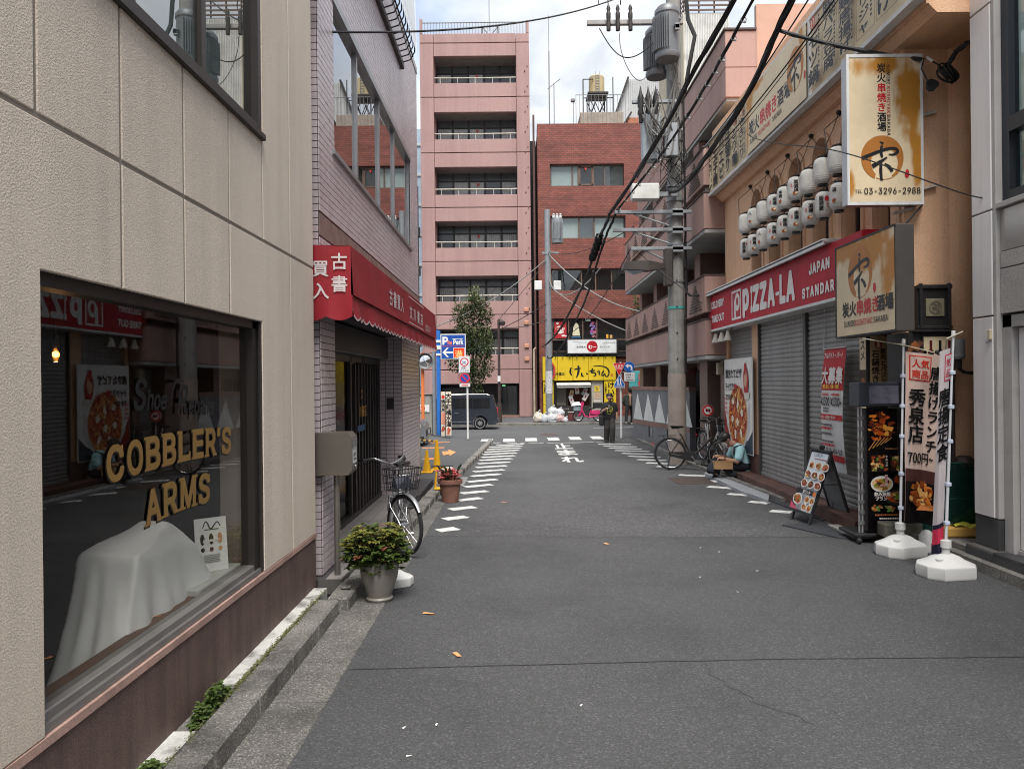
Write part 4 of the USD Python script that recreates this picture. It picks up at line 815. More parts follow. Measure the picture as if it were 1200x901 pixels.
solo('lantern_cable', b, m_black, 'black cables carrying the two rows of paper lanterns', 'cable')

# posters and banners at the shutters
pz = thing('pizza_poster', 'large white poster of a pizza hung at the left end of the shutters', 'poster', (4.24, 14, .5))
part(pz, 'panel', B().cbox(4.225, 4.24, 13.2, 14.98, .47, 2.25, .004), m_white)
P = Print(face_left(4.224, 14.96, .49)); w, h = 1.74, 1.74; P.rect(0, 0, w, h, srgb(226, 224, 218)); Rp = random.Random(21)
P.poly([(0, 0), (w, 0), (w, .42), (1.5, .25), (.9, .06), (.3, .2), (0, .55)], srgb(52, 62, 76)).poly([(0, .1), (.2, 0), (.5, 0), (.1, .6), (0, .75)], srgb(150, 40, 36)).poly([(.12, .50), (.5, .05), (1.2, .03), (1.62, .45), (1.6, .95), (.9, .2), (.3, .5)], srgb(198, 196, 194))
def pizza(x, y):
    q = np.hypot(x - .86, y - .64) / .60; n = fb(x, y, 9, 2) - .5; n2 = fb(x, y, 26, 6) - .5; c = mixc(n * 3 + .4, srgb(150, 44, 26), srgb(206, 112, 50)); c = mixc((n2 - .06) * 9, c, srgb(228, 186, 120)); c = mixc((-n2 - .09) * 9, c, srgb(92, 26, 18)); return mixc((q - .90 + n * .12) * 14, c, mixc(n * 3 + .5, srgb(188, 120, 56), srgb(224, 178, 110)))
P.field(.25, .03, 1.47, 1.25, 90, 90, pizza, lambda x, y: np.hypot(x - .86, y - .64) < .60)
for k in range(80):
    a, q = Rp.uniform(0, 6.28), .54 * Rp.random() ** .5; c = Rp.choice([(150, 30, 24), (190, 60, 30), (226, 170, 90), (120, 30, 22), (210, 120, 60), (160, 50, 30), (232, 196, 130)]); P.z -= .0003; P.disc(.86 + q * cos(a), .64 + q * sin(a), Rp.uniform(.02, .07), Rp.uniform(.02, .055), srgb(*c), 10, .15, Rp)
for a, q in ((.3, .3), (1.4, .25), (2.3, .4), (3.3, .3), (4.4, .35), (5.4, .38), (5.0, .1)): P.disc(.86 + q * cos(a), .64 + q * sin(a), .085, .06, srgb(238, 222, 200), 14, .15, Rp, rot=a)
P.text('焼きたてピザ', .10, 1.40, .19, ink, bold=3, sx=.92).text('テイクアウト', .10, 1.15, .165, ink, bold=3, sx=.8).text('できます!', .10, .96, .13, ink, bold=3, sx=.9)
P.disc(1.42, 1.30, .15, .27, srgb(172, 34, 40), wob=.08, rnd=Rp).disc(1.40, 1.36, .09, .15, srgb(210, 160, 130), wob=.05, rnd=Rp).disc(1.38, 1.55, .06, .12, srgb(176, 32, 38), wob=.06, rnd=Rp).poly([(1.3, 1.1), (1.62, 1.12), (1.6, 1.0), (1.36, .98)], srgb(214, 208, 200))
P.text('お得に', 1.05, 1.14, .07, redc, bold=1).text('テイクアウト', 1.0, 1.05, .06, redc, bold=1, sx=.7).disc(.78, 1.22, .09, .045, srgb(190, 40, 44), wob=.1, rnd=Rp).fake(.06, .95, .2, 4, .05, srgb(220, 120, 130), 3)
P.build(pz, 'print', vcol('poster_print', .55))
rb = thing('recruiting_banner', 'long hanging red and white recruiting banner in front of the right shutter', 'banner', (4.2, 9.6, .6))
ry0, rz0, rz1 = 10.07, .62, 2.24
def hang(p): q = p.copy(); q[:, 2] += .05 * np.sin(p[:, 1] * 2.1) + .004 * np.sin(p[:, 0] * 9); return q
bb = B(); n = 24; vv = [(a, b_, -.004) for b_ in np.linspace(0, 1.62, n) for a in np.linspace(0, .66, 8)]; bb.add(face_left(4.20, ry0, rz0)(hang(np.array(vv))), [(i * 8 + j, i * 8 + j + 1, (i + 1) * 8 + j + 1, (i + 1) * 8 + j) for i in range(n - 1) for j in range(7)])
part(rb, 'cloth', bb, M('banner_white', (0.68, 0.68, 0.67), 0.7, var=.06), smooth=True)
P = Print(face_left(4.20, ry0, rz0), z=.0, warp=hang)
def strips(x0, y0, x1, y1, col):
    for q in range(8):
        ya, yb = y0 + (y1 - y0) * q / 8, y0 + (y1 - y0) * (q + 1) / 8
        for p_ in range(3): P._put(np.array([(x0 + (x1 - x0) * (p_ + i) / 3, y) for i, y in ((0, ya), (1, ya), (1, yb), (0, yb))]), [(0, 1, 2), (0, 2, 3)], col)
    P.up(); P.z += .003
rr = srgb(190, 32, 40)
strips(0, 1.07, .66, 1.62, rr); strips(0, .68, .66, .75, rr); strips(0, .14, .66, .22, rr); P.z += .003
P.text('アルバイト・パート', .04, 1.50, .085, W, bold=3, sx=.75).text('大募集', .01, 1.18, .23, W, bold=6, sx=.93).text('一緒に楽しく働く仲間', .03, 1.10, .055, srgb(240, 200, 60), bold=2, sx=.95)
P.text('¥1300', .04, .87, .14, ink, 'latin', 3, sx=.6).text('¥1300~', .34, .87, .14, ink, 'latin', 3, sx=.6).fake(.06, 1.0, .28, 1, .03, rr, 1).fake(.36, 1.0, .6, 1, .03, rr, 2).fake(.12, .82, .3, 2, .02, ink, 3)
P.text('WEB・お電話で受付中', .05, .695, .045, W, bold=1, sx=.95).fake(.05, .6, .4, 1, .025, ink, 4).fake(.05, .55, .36, 1, .035, rr, 5).fake(.05, .48, .36, 1, .03, ink, 6).fake(.05, .38, .4, 1, .025, ink, 7).fake(.05, .33, .42, 1, .035, rr, 8)
P.text('0120-484-515', .16, .24, .085, ink, 'latin', 3, sx=.72).fake(.06, .165, .3, 1, .03, W, 9)
P.build(rb, 'print', vcol('poster_print', .55)); part(rb, 'batten', B().cbox(4.19, 4.215, ry0 - .67, ry0 + .01, 2.24, 2.255, .003), m_white); [part(rb, 'string', B().tube([(4.2, y_, 2.25), (4.22, y_, 2.84)], .004, 4), m_white) for y_ in (ry0, ry0 - .66)]

# menu boards round the entrance
def menu_board(name, label, fr, w, h, draw, d=.03, rim=m_black):
    t = thing(name, label, 'sign', tuple(fr.o)); part(t, 'board', B().prism(sbox(0, 0, w, h), fr, -d), rim); P = Print(fr, z=.002); draw(P); P.build(t, 'print', vcol('poster_print', .55)); return t
def d1(P): P.rect(.02, .02, .23, .62, srgb(150, 132, 100)).disc(.125, .52, .045, .055, srgb(130, 36, 36)).text('名物', .125, .565, .045, cream, vertical=True, bold=2).text('石鍋焼き', .085, .45, .10, ink, vertical=True, bold=5).text('豚肉とバジル', .18, .47, .072, ink, vertical=True, bold=3)
menu_board('menu_board', 'tan board for a stone pot dish with red seal in the dark entrance', face_cam(4.31, 9.03, 1.74), .25, .64, d1)
def d2(P):
    P.rect(.0, 1.35, .16, 2.0, cream).text('オススメ', .08, 1.98, .13, ink, vertical=True, bold=3).rect(0, 1.05, .16, 1.34, srgb(60, 40, 30)).disc(.08, 1.18, .05, .08, srgb(150, 90, 50), wob=.15).rect(0, .4, .16, 1.02, cream).rect(.02, .92, .14, .99, redc).text('宴会', .08, .6, .09, ink, vertical=True, bold=3).rect(0, -.6, .16, .38, srgb(196, 176, 140)).fake(.03, .3, .13, 8, .05, ink, 6)
menu_board('menu_board', 'narrow vertical strip of menu panels on the shutter post', face_left(4.285, 9.2, .6), .17, 2.1, d2)
def d3(P): P.rect(.02, .02, .37, .43, cream); [P.rect(.065 + k * .10, .06, .13 + k * .10, .26, c).rect(.083 + k * .10, .26, .112 + k * .10, .39, c).disc(.097 + k * .1, .26, .032, .035, c).rect(.067 + k * .10, .12, .128 + k * .10, .21, l) for k, (c, l) in enumerate(((srgb(90, 26, 22), srgb(190, 130, 40)), (srgb(20, 18, 20), srgb(150, 110, 40)), (srgb(100, 24, 24), srgb(210, 190, 140))))]
menu_board('beer_poster', 'poster of three beer bottles beneath the black emblem box', face_cam(4.43, 8.055, 1.86), .37, .47, d3)
def d4(P): [P.disc(.08 + .08 * cos(k), .25 + .1 * sin(k * 1.7), .05, .03, srgb(90 + 8 * k, 60 + 4 * k, 50), wob=.15, rot=k) for k in range(9)]; P.rect(.0, .06, .17, .13, srgb(196, 176, 140)); P.text('ビール', .01, .07, .055, ink, bold=2)
menu_board('food_poster', 'small dark food photo panel left of the beer poster', face_cam(4.275, 8.055, 1.86), .14, .47, d4)
eb = thing('emblem_box', 'black wooden box with embossed round emblem plate on the peach corner', 'emblem', (4.5, 8.080, 2.45))
ex, ez = 4.33, 2.37
part(eb, 'box', B().cbox(ex + .04, ex + .42, 8.040, 8.140, ez, ez + .48, .008), m_black); part(eb, 'rail', B().cbox(ex + .04, ex + .42, 8.015, 8.050, ez + .44, ez + .485, .006).cbox(ex + .04, ex + .42, 8.015, 8.050, ez, ez + .04, .006).cbox(ex + .06, ex + .095, 8.010, 8.050, ez, ez + .5, .006).cbox(ex + .37, ex + .405, 8.010, 8.050, ez, ez + .5, .006).cbox(ex + .0, ex + .44, 8.010, 8.140, ez - .03, ez - .005, .004), M('worn_black_wood', (0.022, 0.021, 0.022), 0.5, var=.3, scale=12))
pt = part(eb, 'emblem_plate', B().cbox(ex + .135, ex + .335, 8.025, 8.042, ez + .14, ez + .335, .004), M('bronze_plate', (0.28, 0.25, 0.17), 0.5, var=.15, metallic=.3, scale=9))
fe = face_cam(ex + .235, 8.024, ez + .238); b = B(); ring = Point(0, 0).buffer(.068, 20).difference(Point(0, 0).buffer(.060, 20)); b.prism(ring, fe, .005)
for p_ in ([(-.04, .03), (-.02, .05), (0, .03), (-.03, 0), (-.01, -.03)], [(.0, .02), (.03, .04), (.045, .0)], [(-.03, -.01), (.0, -.005), (.02, -.04), (.04, -.03)], [(.01, .0), (.03, -.01)]): b.prism(LineString(p_).buffer(.006), fe, .005)
part(pt, 'emblem', b, M('bronze_relief', (0.17, 0.155, 0.11), 0.5, metallic=.3))
mt_ = thing('wall_unit', 'grey cylindrical electric unit on a pipe at the peach corner', 'electric unit', (4.73, 7.9, 1.8)); ux0, uy0 = 4.73, 7.9
part(mt_, 'body', B().lathe([(0, 2.04), (.06, 2.04), (.065, 2.06), (.068, 2.22), (.06, 2.25), (0, 2.25)], 22, (ux0, uy0, 0)), m_grey, smooth=40); part(mt_, 'cap_ring', B().lathe([(.071, 2.065), (.072, 2.085), (.069, 2.09)], 22, (ux0, uy0, 0), close=False), m_grey, smooth=40)
part(mt_, 'stem', B().cyl((ux0, uy0, 1.94), (ux0, uy0, 2.04), .035, 12).tube([(ux0, uy0, 1.95), (ux0 + .06, uy0, 1.9), (ux0 + .12, uy0, 1.89), (ux0 + .3, uy0, 1.90)], .018, 6), m_black)
dp = thing('drain_pipe', 'dark brown drain pipe below the grey electric unit on the peach corner wall', 'pipe', (4.74, 8.0, .15)); part(dp, 'pipe', B().cyl((4.74, 8.02, .15), (4.74, 8.02, 2.0), .022, 10), M('pipe_brown', (0.035, 0.022, 0.02), 0.5))

# ================================================================ RIGHT: WHITE BUILDING AT THE EDGE OF THE FRAME
HX, HN, HF = 4.56, -9.0, 7.34
m_wp = M('white_panel', (0.72, 0.70, 0.70), 0.5, var=0.06, scale=0.9, streak=0.07)
m_granite = M('granite', (0.38, 0.365, 0.35), 0.45, var=0.1, fine=0.5, fscale=90)
m_btile = M('black_tile', (0.05, 0.05, 0.053), 0.45, var=0.15, scale=3, fine=0.25)
wb = thing('white_building', 'white panelled building with large upper window at the right edge', 'building', (HX, 5, 0))
for z0, z1 in ((.5, 2.42), (2.435, 3.43), (3.445, 5.4), (5.415, 8)): part(wb, 'pillar_panel', B().cbox(HX - .02, HX + .3, 7.03, HF - .006, z0, z1, .006), m_wp)
part(wb, 'door_recess', B().box(HX + .151, HX + .3, 4.2, 6.98, .2, 2.435), m_wp); part(wb, 'pillar_trim', B().cbox(HX - .012, HX + .2, 6.975, 7.025, .5, 8, .005), M('trim_grey', (0.38, 0.37, 0.36), 0.5)); part(wb, 'pillar_base', B().cbox(HX - .015, HX + .3, 6.98, HF - .01, .2, .49, .004), m_btile)
part(wb, 'core', B().box(HX + .5, 14, -9, 6.9, 0, 3.0).box(HX + 1.6, 14, -9, 6.9, 3, 9).box(HX + .3, 14, 6.9, HF - .02, 0, 9), m_wp); part(wb, 'end_wall', B().box(HX + .1, HX + .5, HF - .1, HF - .01, .2, 9), m_wp)
part(wb, 'near_wall', B().box(HX, HX + .5, -9, 4.2, 0, 9), m_wp)
dw = part(wb, 'door', B().cbox(HX + .10, HX + .14, 4.9, 6.84, .24, 2.30, .004), m_wp); part(dw, 'door_frame', B().box(HX + .04, HX + .15, 6.85, 6.97, .2, 2.42).box(HX + .04, HX + .15, 4.2, 6.97, 2.31, 2.42).box(HX + .08, HX + .15, 4.9, 6.84, .2, .235), M('trim_grey', (1, 1, 1)))
for k, (z0, z1) in enumerate(((2.44, 2.86), (2.87, 3.02))): part(wb, 'granite_panel', B().cbox(HX + .02, HX + .3, 4.2, 6.97, z0, z1, .004), m_granite)
part(wb, 'steel_band', B().box(HX + .03, HX + .3, 4.2, 6.97, 3.03, 3.42), M('brushed_steel', (0.46, 0.44, 0.41), 0.35, var=.15, metallic=.6)); part(wb, 'window_sill', B().cbox(HX - .02, HX + .3, 4.2, 6.97, 3.43, 3.48, .005), M('trim_grey', (1, 1, 1)))
wfm = part(wb, 'window_frame', B().box(HX + .05, HX + .15, 4.2, 6.97, 3.485, 3.58).box(HX + .05, HX + .15, 6.87, 6.97, 3.58, 6.2).box(HX + .04, HX + .15, 4.2, 6.87, 4.12, 4.26).box(HX + .05, HX + .15, 5.7, 5.78, 3.5, 6.2), M('charcoal_frame', (0.03, 0.034, 0.042), 0.4, metallic=.3))
part(wb, 'window_handle', B().obox((HX + .02, 6.12, 3.68), (0, -.5, .86), (0, .86, .5), (1, 0, 0), .28, .03, .03), m_black)
for z0, z1 in ((3.58, 4.12), (4.26, 6.2)): part(wb, 'window_pane', B().add([(HX + .11, 4.2, z0), (HX + .11, 6.87, z0), (HX + .11, 6.87, z1), (HX + .11, 4.2, z1)], [(0, 1, 2, 3)]), glass('office_glass', (0.72, 0.80, 0.80), 1.6))
part(wb, 'office_wall', B().box(HX + .52, HX + .6, 4.2, 6.97, 3.4, 6.2).box(HX + .3, HX + .52, 4.2, 6.9, 3.4, 3.55).box(HX + .15, HX + 1.6, 6.9, 6.95, 3.4, 6.3), M('office_pale', (0.62, 0.68, 0.67), 0.8)); part(wb, 'office_ceiling', B().box(HX + .15, HX + 1.6, 4.2, 6.97, 6.2, 6.4), M('office_pale', (1, 1, 1)))  # pale wall set close behind the glass so daylight brightens the window
rs = thing('red_office_label', 'red sticker with white lettering inside the upper right window', 'sticker', (HX + .14, 6.2, 4.4))
P = Print(face_left(HX + .125, 6.52, 4.82)); P.rect(0, 0, .7, .17, srgb(196, 40, 48)).text('lam', .03, .04, .13, (.85, .85, .85), 'latin', 3, sx=1.1); part(rs, 'backing', B().box(HX + .126, HX + .130, 5.8, 6.53, 4.815, 4.995), m_white); P.build(rs)
bx = thing('cardboard_box', 'brown box standing on the sill inside the upper right window', 'box', (HX + .35, 6.3, 3.5)); part(bx, 'carton', B().cbox(HX + .2, HX + .5, 5.9, 6.5, 4.26, 4.46, .005), M('carton', (0.36, 0.25, 0.15), 0.8))
b = B()
for k in range(7): b.tube([(HX + .3 + .05 * sin(k), 6.35 - k * .05, 4.55 + .02 * k), (HX + .25, 6.4 - k * .1, 4.7 + .04 * k), (HX + .22, 6.5 - k * .17, 4.62 + .05 * k)], [.02, .05, .02], 6)
solo('office_clutter', b, M('grey_cloth', (0.30, 0.32, 0.32), 0.9), 'grey bundled material behind the glass below the red sticker', 'bundle')
bell = thing('wall_hook', 'small yellowed bell push on the white pillar', 'bell push', (HX - .03, 7.1, 2.25)); part(bell, 'case', B().cbox(HX - .045, HX - .02, 7.03, 7.075, 2.2, 2.30, .006), M('yellowed', (0.5, 0.45, 0.3), .5)); part(bell, 'wire', B().tube([(HX - .03, 7.05, 2.2), (HX - .04, 7.08, 2.17), (HX - .03, 7.12, 2.19)], .003, 4), m_black)
st_ = thing('entrance_step', 'dark tiled step along the base of the white building', 'step', (4.5, 5, 0))
part(st_, 'step_core', B().box(4.465, 4.72, -3, 7.36, 0, .195), m_grout)
for k in range(18): part(st_, 'step_tile', B().cbox(4.46, 4.70, 7.355 - (k + 1) * .42 + .003, 7.355 - k * .42 - .003, .17, .2, .003), m_btile if k % 3 else M('grey_tile', (0.11, 0.105, 0.10), .5, fine=.25))
for k in range(18): part(st_, 'riser_tile', B().box(4.455, 4.465, 7.355 - (k + 1) * .42 + .003, 7.355 - k * .42 - .003, .06, .168), m_btile)
part(st_, 'upper_tread', B().cbox(4.70, 4.72, -3, 7.0, .1, .215, .003), m_btile)

# ================================================================ RIGHT: THE MAUVE BALCONY BUILDING
MX, MN, MF = 3.87, 15.1, 26.0
m_mauve = M('mauve_panel', (0.35, 0.22, 0.19), 0.6, var=0.10, scale=0.9, streak=0.14, sscale=1.6, fine=0.06)
m_mauve_d = M('mauve_wall', (0.24, 0.145, 0.125), 0.65, var=0.12)
m_soff = M('soffit_grey', (0.36, 0.36, 0.35), 0.8)
m_coping = M('coping_dark', (0.07, 0.05, 0.045), 0.6)
mv = thing('balcony_building', 'mauve panelled building with stacked balconies behind the utility pole', 'building', (MX, 20, 0))
def level(z0, z1, tri_=False):
    n = 7; L = (MF - MN) / n
    for k in range(n):
        y0, y1 = MN + k * L, MN + (k + 1) * L; p = part(mv, 'balcony_panel', B().cbox(MX, MX + .12, y0 + .012, y1 - .012, z0, z1, .01), m_mauve)
        if tri_:
            b = B(); cy = (y0 + y1) / 2
            for q in range(10):
                zz = z0 + .08 + q * (z1 - z0 - .16) / 10; hw = (L * .36) * (1 - q / 10); b.obox((MX - .012, cy + hw, zz), (0, -1, 0), (0, 0, 1), (1, 0, 0), 2 * hw, .022, .012)
            part(p, 'louvre', b, m_coping)
    [part(mv, 'balcony_end', B().cbox(MX + .002, x_, ya, yb, z0, z1, .01), m_mauve) for x_, ya, yb in ((4.4, MN - .012, MN + .1), (6, MF - .1, MF + .01))]; part(mv, 'coping', B().box(MX - .015, MX + .14, MN - .02, MF + .02, z1 + .002, z1 + .03).box(MX + .14, 4.4, MN - .02, MN + .12, z1 + .002, z1 + .03), m_coping)
level(2.35, 3.07); level(3.22, 3.97, True); level(4.93, 5.66); level(5.82, 6.59, True)
for z in (2.32, 4.90): part(mv, 'balcony_soffit', B().box(MX + .02, 5.2, MN, MF, z - .05, z + .02), m_soff)
part(mv, 'wall_core', B().box(5.1, 15, MN + .1, MF - .2, 0, 9.0), m_mauve_d)
part(mv, 'south_wall', B().box(4.98, 15, MN - .02, MN + .1, 6.6, 9.5), M('south_render', (0.46, 0.29, 0.225), 0.85, var=.08, streak=.1, sscale=1.3)); 
for k, (z0, z1) in enumerate(((7.6, 8.2), (8.21, 8.95))): part(mv, 'eave_panel', B().cbox(4.33, 4.98, MN - .05, MF, z0, z1, .01), m_mauve)
part(mv, 'eave_soffit', B().box(4.36, 5.2, MN, MF, 7.53, 7.59), m_soff); part(mv, 'parapet_rail', B().box(4.3, 4.97, MN - .08, MF, 8.96, 9.0), m_coping)
for z0, z1 in ((3.3, 4.88), (5.9, 7.5)):
    for k in range(4):
        y0 = MN + .5 + k * 2.7; w = part(mv, 'balcony_window', B().box(5.03, 5.1, y0, y0 + 1.9, z0, z1 - .15), M('window_black', (0.02, 0.022, 0.025), 0.15, spec=.6)); part(w, 'mullion', B().box(5.0, 5.03, y0 + .6, y0 + .66, z0, z1 - .15).box(5.0, 5.03, y0 + 1.24, y0 + 1.3, z0, z1 - .15), m_bronze)
        part(mv, 'pier', B().cbox(4.4, 5.1, y0 + 1.98, y0 + 2.5, z0 - .1, z1, .01), m_mauve_d)
part(mv, 'ground_wall', B().box(4.75, 5.1, MN + .1, MF - .2, 0, 2.3), m_mauve_d)
for y0, y1 in ((15.3, 15.62), (16.7, 17.4), (19.4, 19.9), (22.2, 22.8), (25.2, 25.8)): part(mv, 'column', B().cbox(4.32, 4.76, y0, y1, .1, 2.28, .02), M('brown_granite', (0.15, 0.095, 0.08), 0.4, var=.15, fine=.25))
b = B().box(4.70, 4.74, 17.5, 19.3, .2, 2.1); part(mv, 'entrance_door', b, M('window_black', (0, 0, 0))); shutter(15.64, 16.68, 4.62, .2, 2.2, mv)
for y0 in (20.1, 21.2, 23.1): w = part(mv, 'ground_window', B().box(4.71, 4.74, y0, y0 + .9, 1.1, 2.0), M('window_black', (0, 0, 0))); part(w, 'mullion', B().box(4.69, 4.71, y0 + .44, y0 + .48, 1.1, 2.0), m_alu)
part(mv, 'awning_hood', B().lathe([(.28, 0), (.25, .12), (.15, .21), (0, .25)], 16, (4.7, 19.6, 2.0)), M('maroon_hood', (0.11, 0.03, 0.03), .6), smooth=40)
part(mv, 'meter_box', B().cbox(4.2, 4.32, 15.36, 15.52, 1.95, 2.2, .01), M('cream_box', (.4, .36, .28), .6)); part(mv, 'wall_lamp', B().cbox(4.95, 5.05, 15.6, 15.85, 4.3, 4.8, .02), M('lamp_tan', (.33, .24, .12), .5))
# painted wall with white peaks
zw = thing('painted_wall', 'low grey wall painted with white zigzag peaks beneath the balconies', 'wall', (3.9, 21, 0))
A0, A1 = np.array((3.62, 23.05, 0)), np.array((4.34, 18.5, 0)); du = (A1 - A0) / np.linalg.norm(A1 - A0); fz = Fr(A0, du, (0, 0, 1)); Lz = np.linalg.norm(A1 - A0)
part(zw, 'wall_body', B().prism(sbox(0, 0, Lz, 1.56), fz, -.16), M('wall_grey', (0.17, 0.17, 0.18), .85, var=.12, streak=.15)); part(zw, 'coping', B().prism(sbox(-.02, 1.56, Lz, 1.66), fz, -.2, .02), M('coping_rose', (0.21, 0.12, 0.10), .7)); part(zw, 'rose_band', B().prism(sbox(0, .52, Lz, .64), fz, .006), M('coping_rose', (0, 0, 0)))
part(zw, 'end_face', B().obox(A0 - du * .005, du, np.cross(du, (0, 0, 1)), (0, 0, 1), .01, -.16, 1.5), M('wall_grey', (0, 0, 0)))
for k in range(5):
    x = .12 + k * .95; part(zw, 'white_peak', B().prism(Polygon([(x, .66), (x + .86, .66), (x + .40, 1.45)]), fz, .008), M('peak_white', (.58, .58, .56), .8, var=.1))
for k in (1, 2): part(zw, 'vent_slot', B().prism(sbox(k * 1.5, .2, k * 1.5 + .09, .52), fz, .004), m_dark); part(zw, 'handle', B().prism(sbox(k * 1.5 + .28, .25, k * 1.5 + .34, .45), fz, .03), m_alu)
# ================================================================ ACROSS THE CROSS STREET: PINK APARTMENT BLOCK
FY = 36.6
m_pink = M('pink_tile', (0.33, 0.20, 0.188), 0.6, var=0.07, scale=0.35, streak=0.12, sscale=1.3, fine=0.05, fscale=8)
m_pink_j = M('pink_joint', (0.20, 0.10, 0.09), 0.8)
m_wdark = M('window_dark', (0.075, 0.083, 0.086), 0.2, spec=.6)
m_curt = M('curtain', (0.42, 0.43, 0.42), 0.9, var=.15, scale=4)
m_rail = M('rail_pale', (0.45, 0.42, 0.36), 0.5, metallic=.2)
m_red = M('red_mark', (0.55, 0.06, 0.05), 0.6)
pk = thing('pink_apartment_block', 'tall pink tiled apartment block with recessed balconies behind the street tree', 'building', (-2, FY, 0))
rows = [(3.2, 4.47), (5.84, 7.1), (8.5, 9.82), (11.13, 12.5), (13.88, 15.22), (16.66, 18.0)]
x0, xa, xb, x1 = -4.62, -3.93, .14, .80
cuts = [2.45] + [(a[1] + b_[0]) / 2 + .02 for a, b_ in zip(rows, rows[1:])] + [18.65]
J2 = .018
for k, (z0, z1) in enumerate(zip([0.09] + cuts, cuts + [19.12])):
    for u0, u1 in ((x0, xa - J2), (xb + J2, x1)): part(pk, 'pier_panel', B().cbox(u0, u1, FY, FY + .4, z0 + J2, z1 - J2, .015), m_pink)
for k, (a, c) in enumerate(rows):
    part(pk, 'spandrel_panel', B().cbox(xa, xb, FY + .01, FY + .3, cuts[k] + J2, a, .015), m_pink)
    part(pk, 'lintel_panel', B().cbox(xa, xb, FY + .01, FY + .3, c, cuts[k + 1] - J2, .015), m_pink)
part(pk, 'lintel_panel', B().cbox(xa, xb, FY + .01, FY + .3, 1.75, cuts[0] - J2, .015), m_pink); part(pk, 'lintel_panel', B().cbox(xa, xb, FY + .01, FY + .3, 18.65 + J2, 19.12, .015), m_pink)
part(pk, 'joint_backing', B().box(x0 + .03, xa - .01, FY + .03, FY + .3, 0, 19).box(xb + .01, x1 - .03, FY + .03, FY + .3, 0, 19), m_pink_j)
part(pk, 'core', B().box(x0 + .02, x1 - .02, FY + 1.3, FY + 9, 0, 18.9).box(x0 + .02, xa, FY + .35, FY + 1.3, 0, 19).box(xb, x1 - .02, FY + .35, FY + 1.3, 0, 19), m_pink)
rg = random.Random(31)
for k, (a, c) in enumerate(rows):
    part(pk, 'balcony_floor', B().box(xa, xb, FY + .3, FY + 1.3, a - .25, a - .12).box(xa, xb, FY + .3, FY + 1.3, c, c + .1), M('balcony_grey', (.2, .18, .17), .8))
    w = part(pk, 'balcony_window', B().box(xa, xb, FY + 1.24, FY + 1.3, a - .2, c), m_wdark); b = B(); n = 5
    for i in range(n + 1): b.box(xa + (xb - xa) * i / n - .04, xa + (xb - xa) * i / n + .04, FY + 1.18, FY + 1.24, a - .2, c)
    b.box(xa, xb, FY + 1.19, FY + 1.24, c - .42, c - .36); part(w, 'frame', b, m_bronze)
    for i in range(n):
        u0, u1 = xa + (xb - xa) * i / n + .06, xa + (xb - xa) * (i + 1) / n - .06
        if rg.random() < (.9 if k in (0, 1, 3, 4) else .55):
            m = 13; pts = [(u0 + (u1 - u0) * j / m, FY + 1.215 + .02 * (j % 2)) for j in range(m + 1)]
            part(w, 'curtain', B().add([(px, py, z) for z in (a - .15, c - .44) for px, py in pts], [(j, j + 1, m + 2 + j, m + 1 + j) for j in range(m)]), m_curt)
    b = B().cyl((xa, FY + .12, a + .30), (xb, FY + .12, a + .30), .025, 6)
    for i in range(5): b.cyl((xa + .3 + i * .87, FY + .12, a), (xa + .3 + i * .87, FY + .12, a + .3), .018, 5)
    part(pk, 'balcony_rail', b, m_rail)
    if k > 1: part(w, 'fire_mark', B().add([(xa + 2.0, FY + 1.17, a + .85), (xa + 2.16, FY + 1.17, a + .85), (xa + 2.08, FY + 1.17, a + .68)], [(0, 1, 2)]), m_red)
part(pk, 'entrance_recess', B().box(xa, xb, FY + 1.1, FY + 1.2, 0, 1.75).box(xa, xb, FY + .3, FY + 1.1, 1.7, 1.74), M('entrance_dark', (.035, .03, .03), .5))
part(pk, 'entrance_door', B().box(-.95, .02, FY + .96, FY + 1.0, .15, 1.62), M('entry_glass', (.03, .035, .037), .12, spec=.7)); part(pk, 'entrance_frame', B().box(-1.02, -.95, FY + .9, FY + 1.05, .1, 1.7).box(-.5, -.46, FY + .92, FY + .97, .1, 1.62).box(.05, .12, FY + .9, FY + 1.05, .1, 1.7), m_bronze)
part(pk, 'exit_lamp', B().box(-.72, -.56, FY + .85, FY + .9, 1.62, 1.69), M('green_lamp', (.2, .6, .3), .5, emit=.3)); part(pk, 'shop_window', B().box(-3.8, -1.9, FY + .9, FY + 1.0, .5, 1.55), M('shop_grey', (.10, .10, .10), .3)); part(pk, 'entrance_step', B().box(-1.1, .14, FY - .3, FY + .9, .09, .16), M('coping_rose', (0, 0, 0)))
for z in (5.3, 4.65, 3.5, 2.85): part(pk, 'pipe_clamp', B().cbox(.42, .66, FY - .08, FY - .002, z, z + .2, .03), M('copper_box', (.5, .24, .16), .6)); 
for z in range(5, 18, 1): part(pk, 'wall_stud', B().cbox(.55, .60, FY - .05, FY, z + .2, z + .26, .01).cbox(.68, .72, FY - .05, FY, z + .45, z + .5, .01), m_pink_j)
b = B(); 
for i in range(36): b.cyl((x0 + .1 + i * .148, FY + .1, 19.12), (x0 + .1 + i * .148, FY + .1, 19.7), .012, 4)
b.cyl((x0, FY + .1, 19.7), (x1, FY + .1, 19.7), .025, 6); part(pk, 'roof_railing', b, m_grey)
part(pk, 'roof_post', B().cbox(x0, x0 + .13, FY, FY + .13, 19.12, 19.85, .01).cbox(x1 - .13, x1, FY, FY + .13, 19.12, 19.75, .01), m_pink)
fr_ = thing('roof_antenna_frame', 'dark lattice frame with tall aerial on top of the pink block', 'antenna', (-1.2, FY + 1, 19.1)); b = B(); q = FY + 1.0
for xx in (-1.55, -.75):
    for yy in (q, q + .8): b.cyl((xx, yy, 18.9), (xx, yy, 19.95), .03, 5)
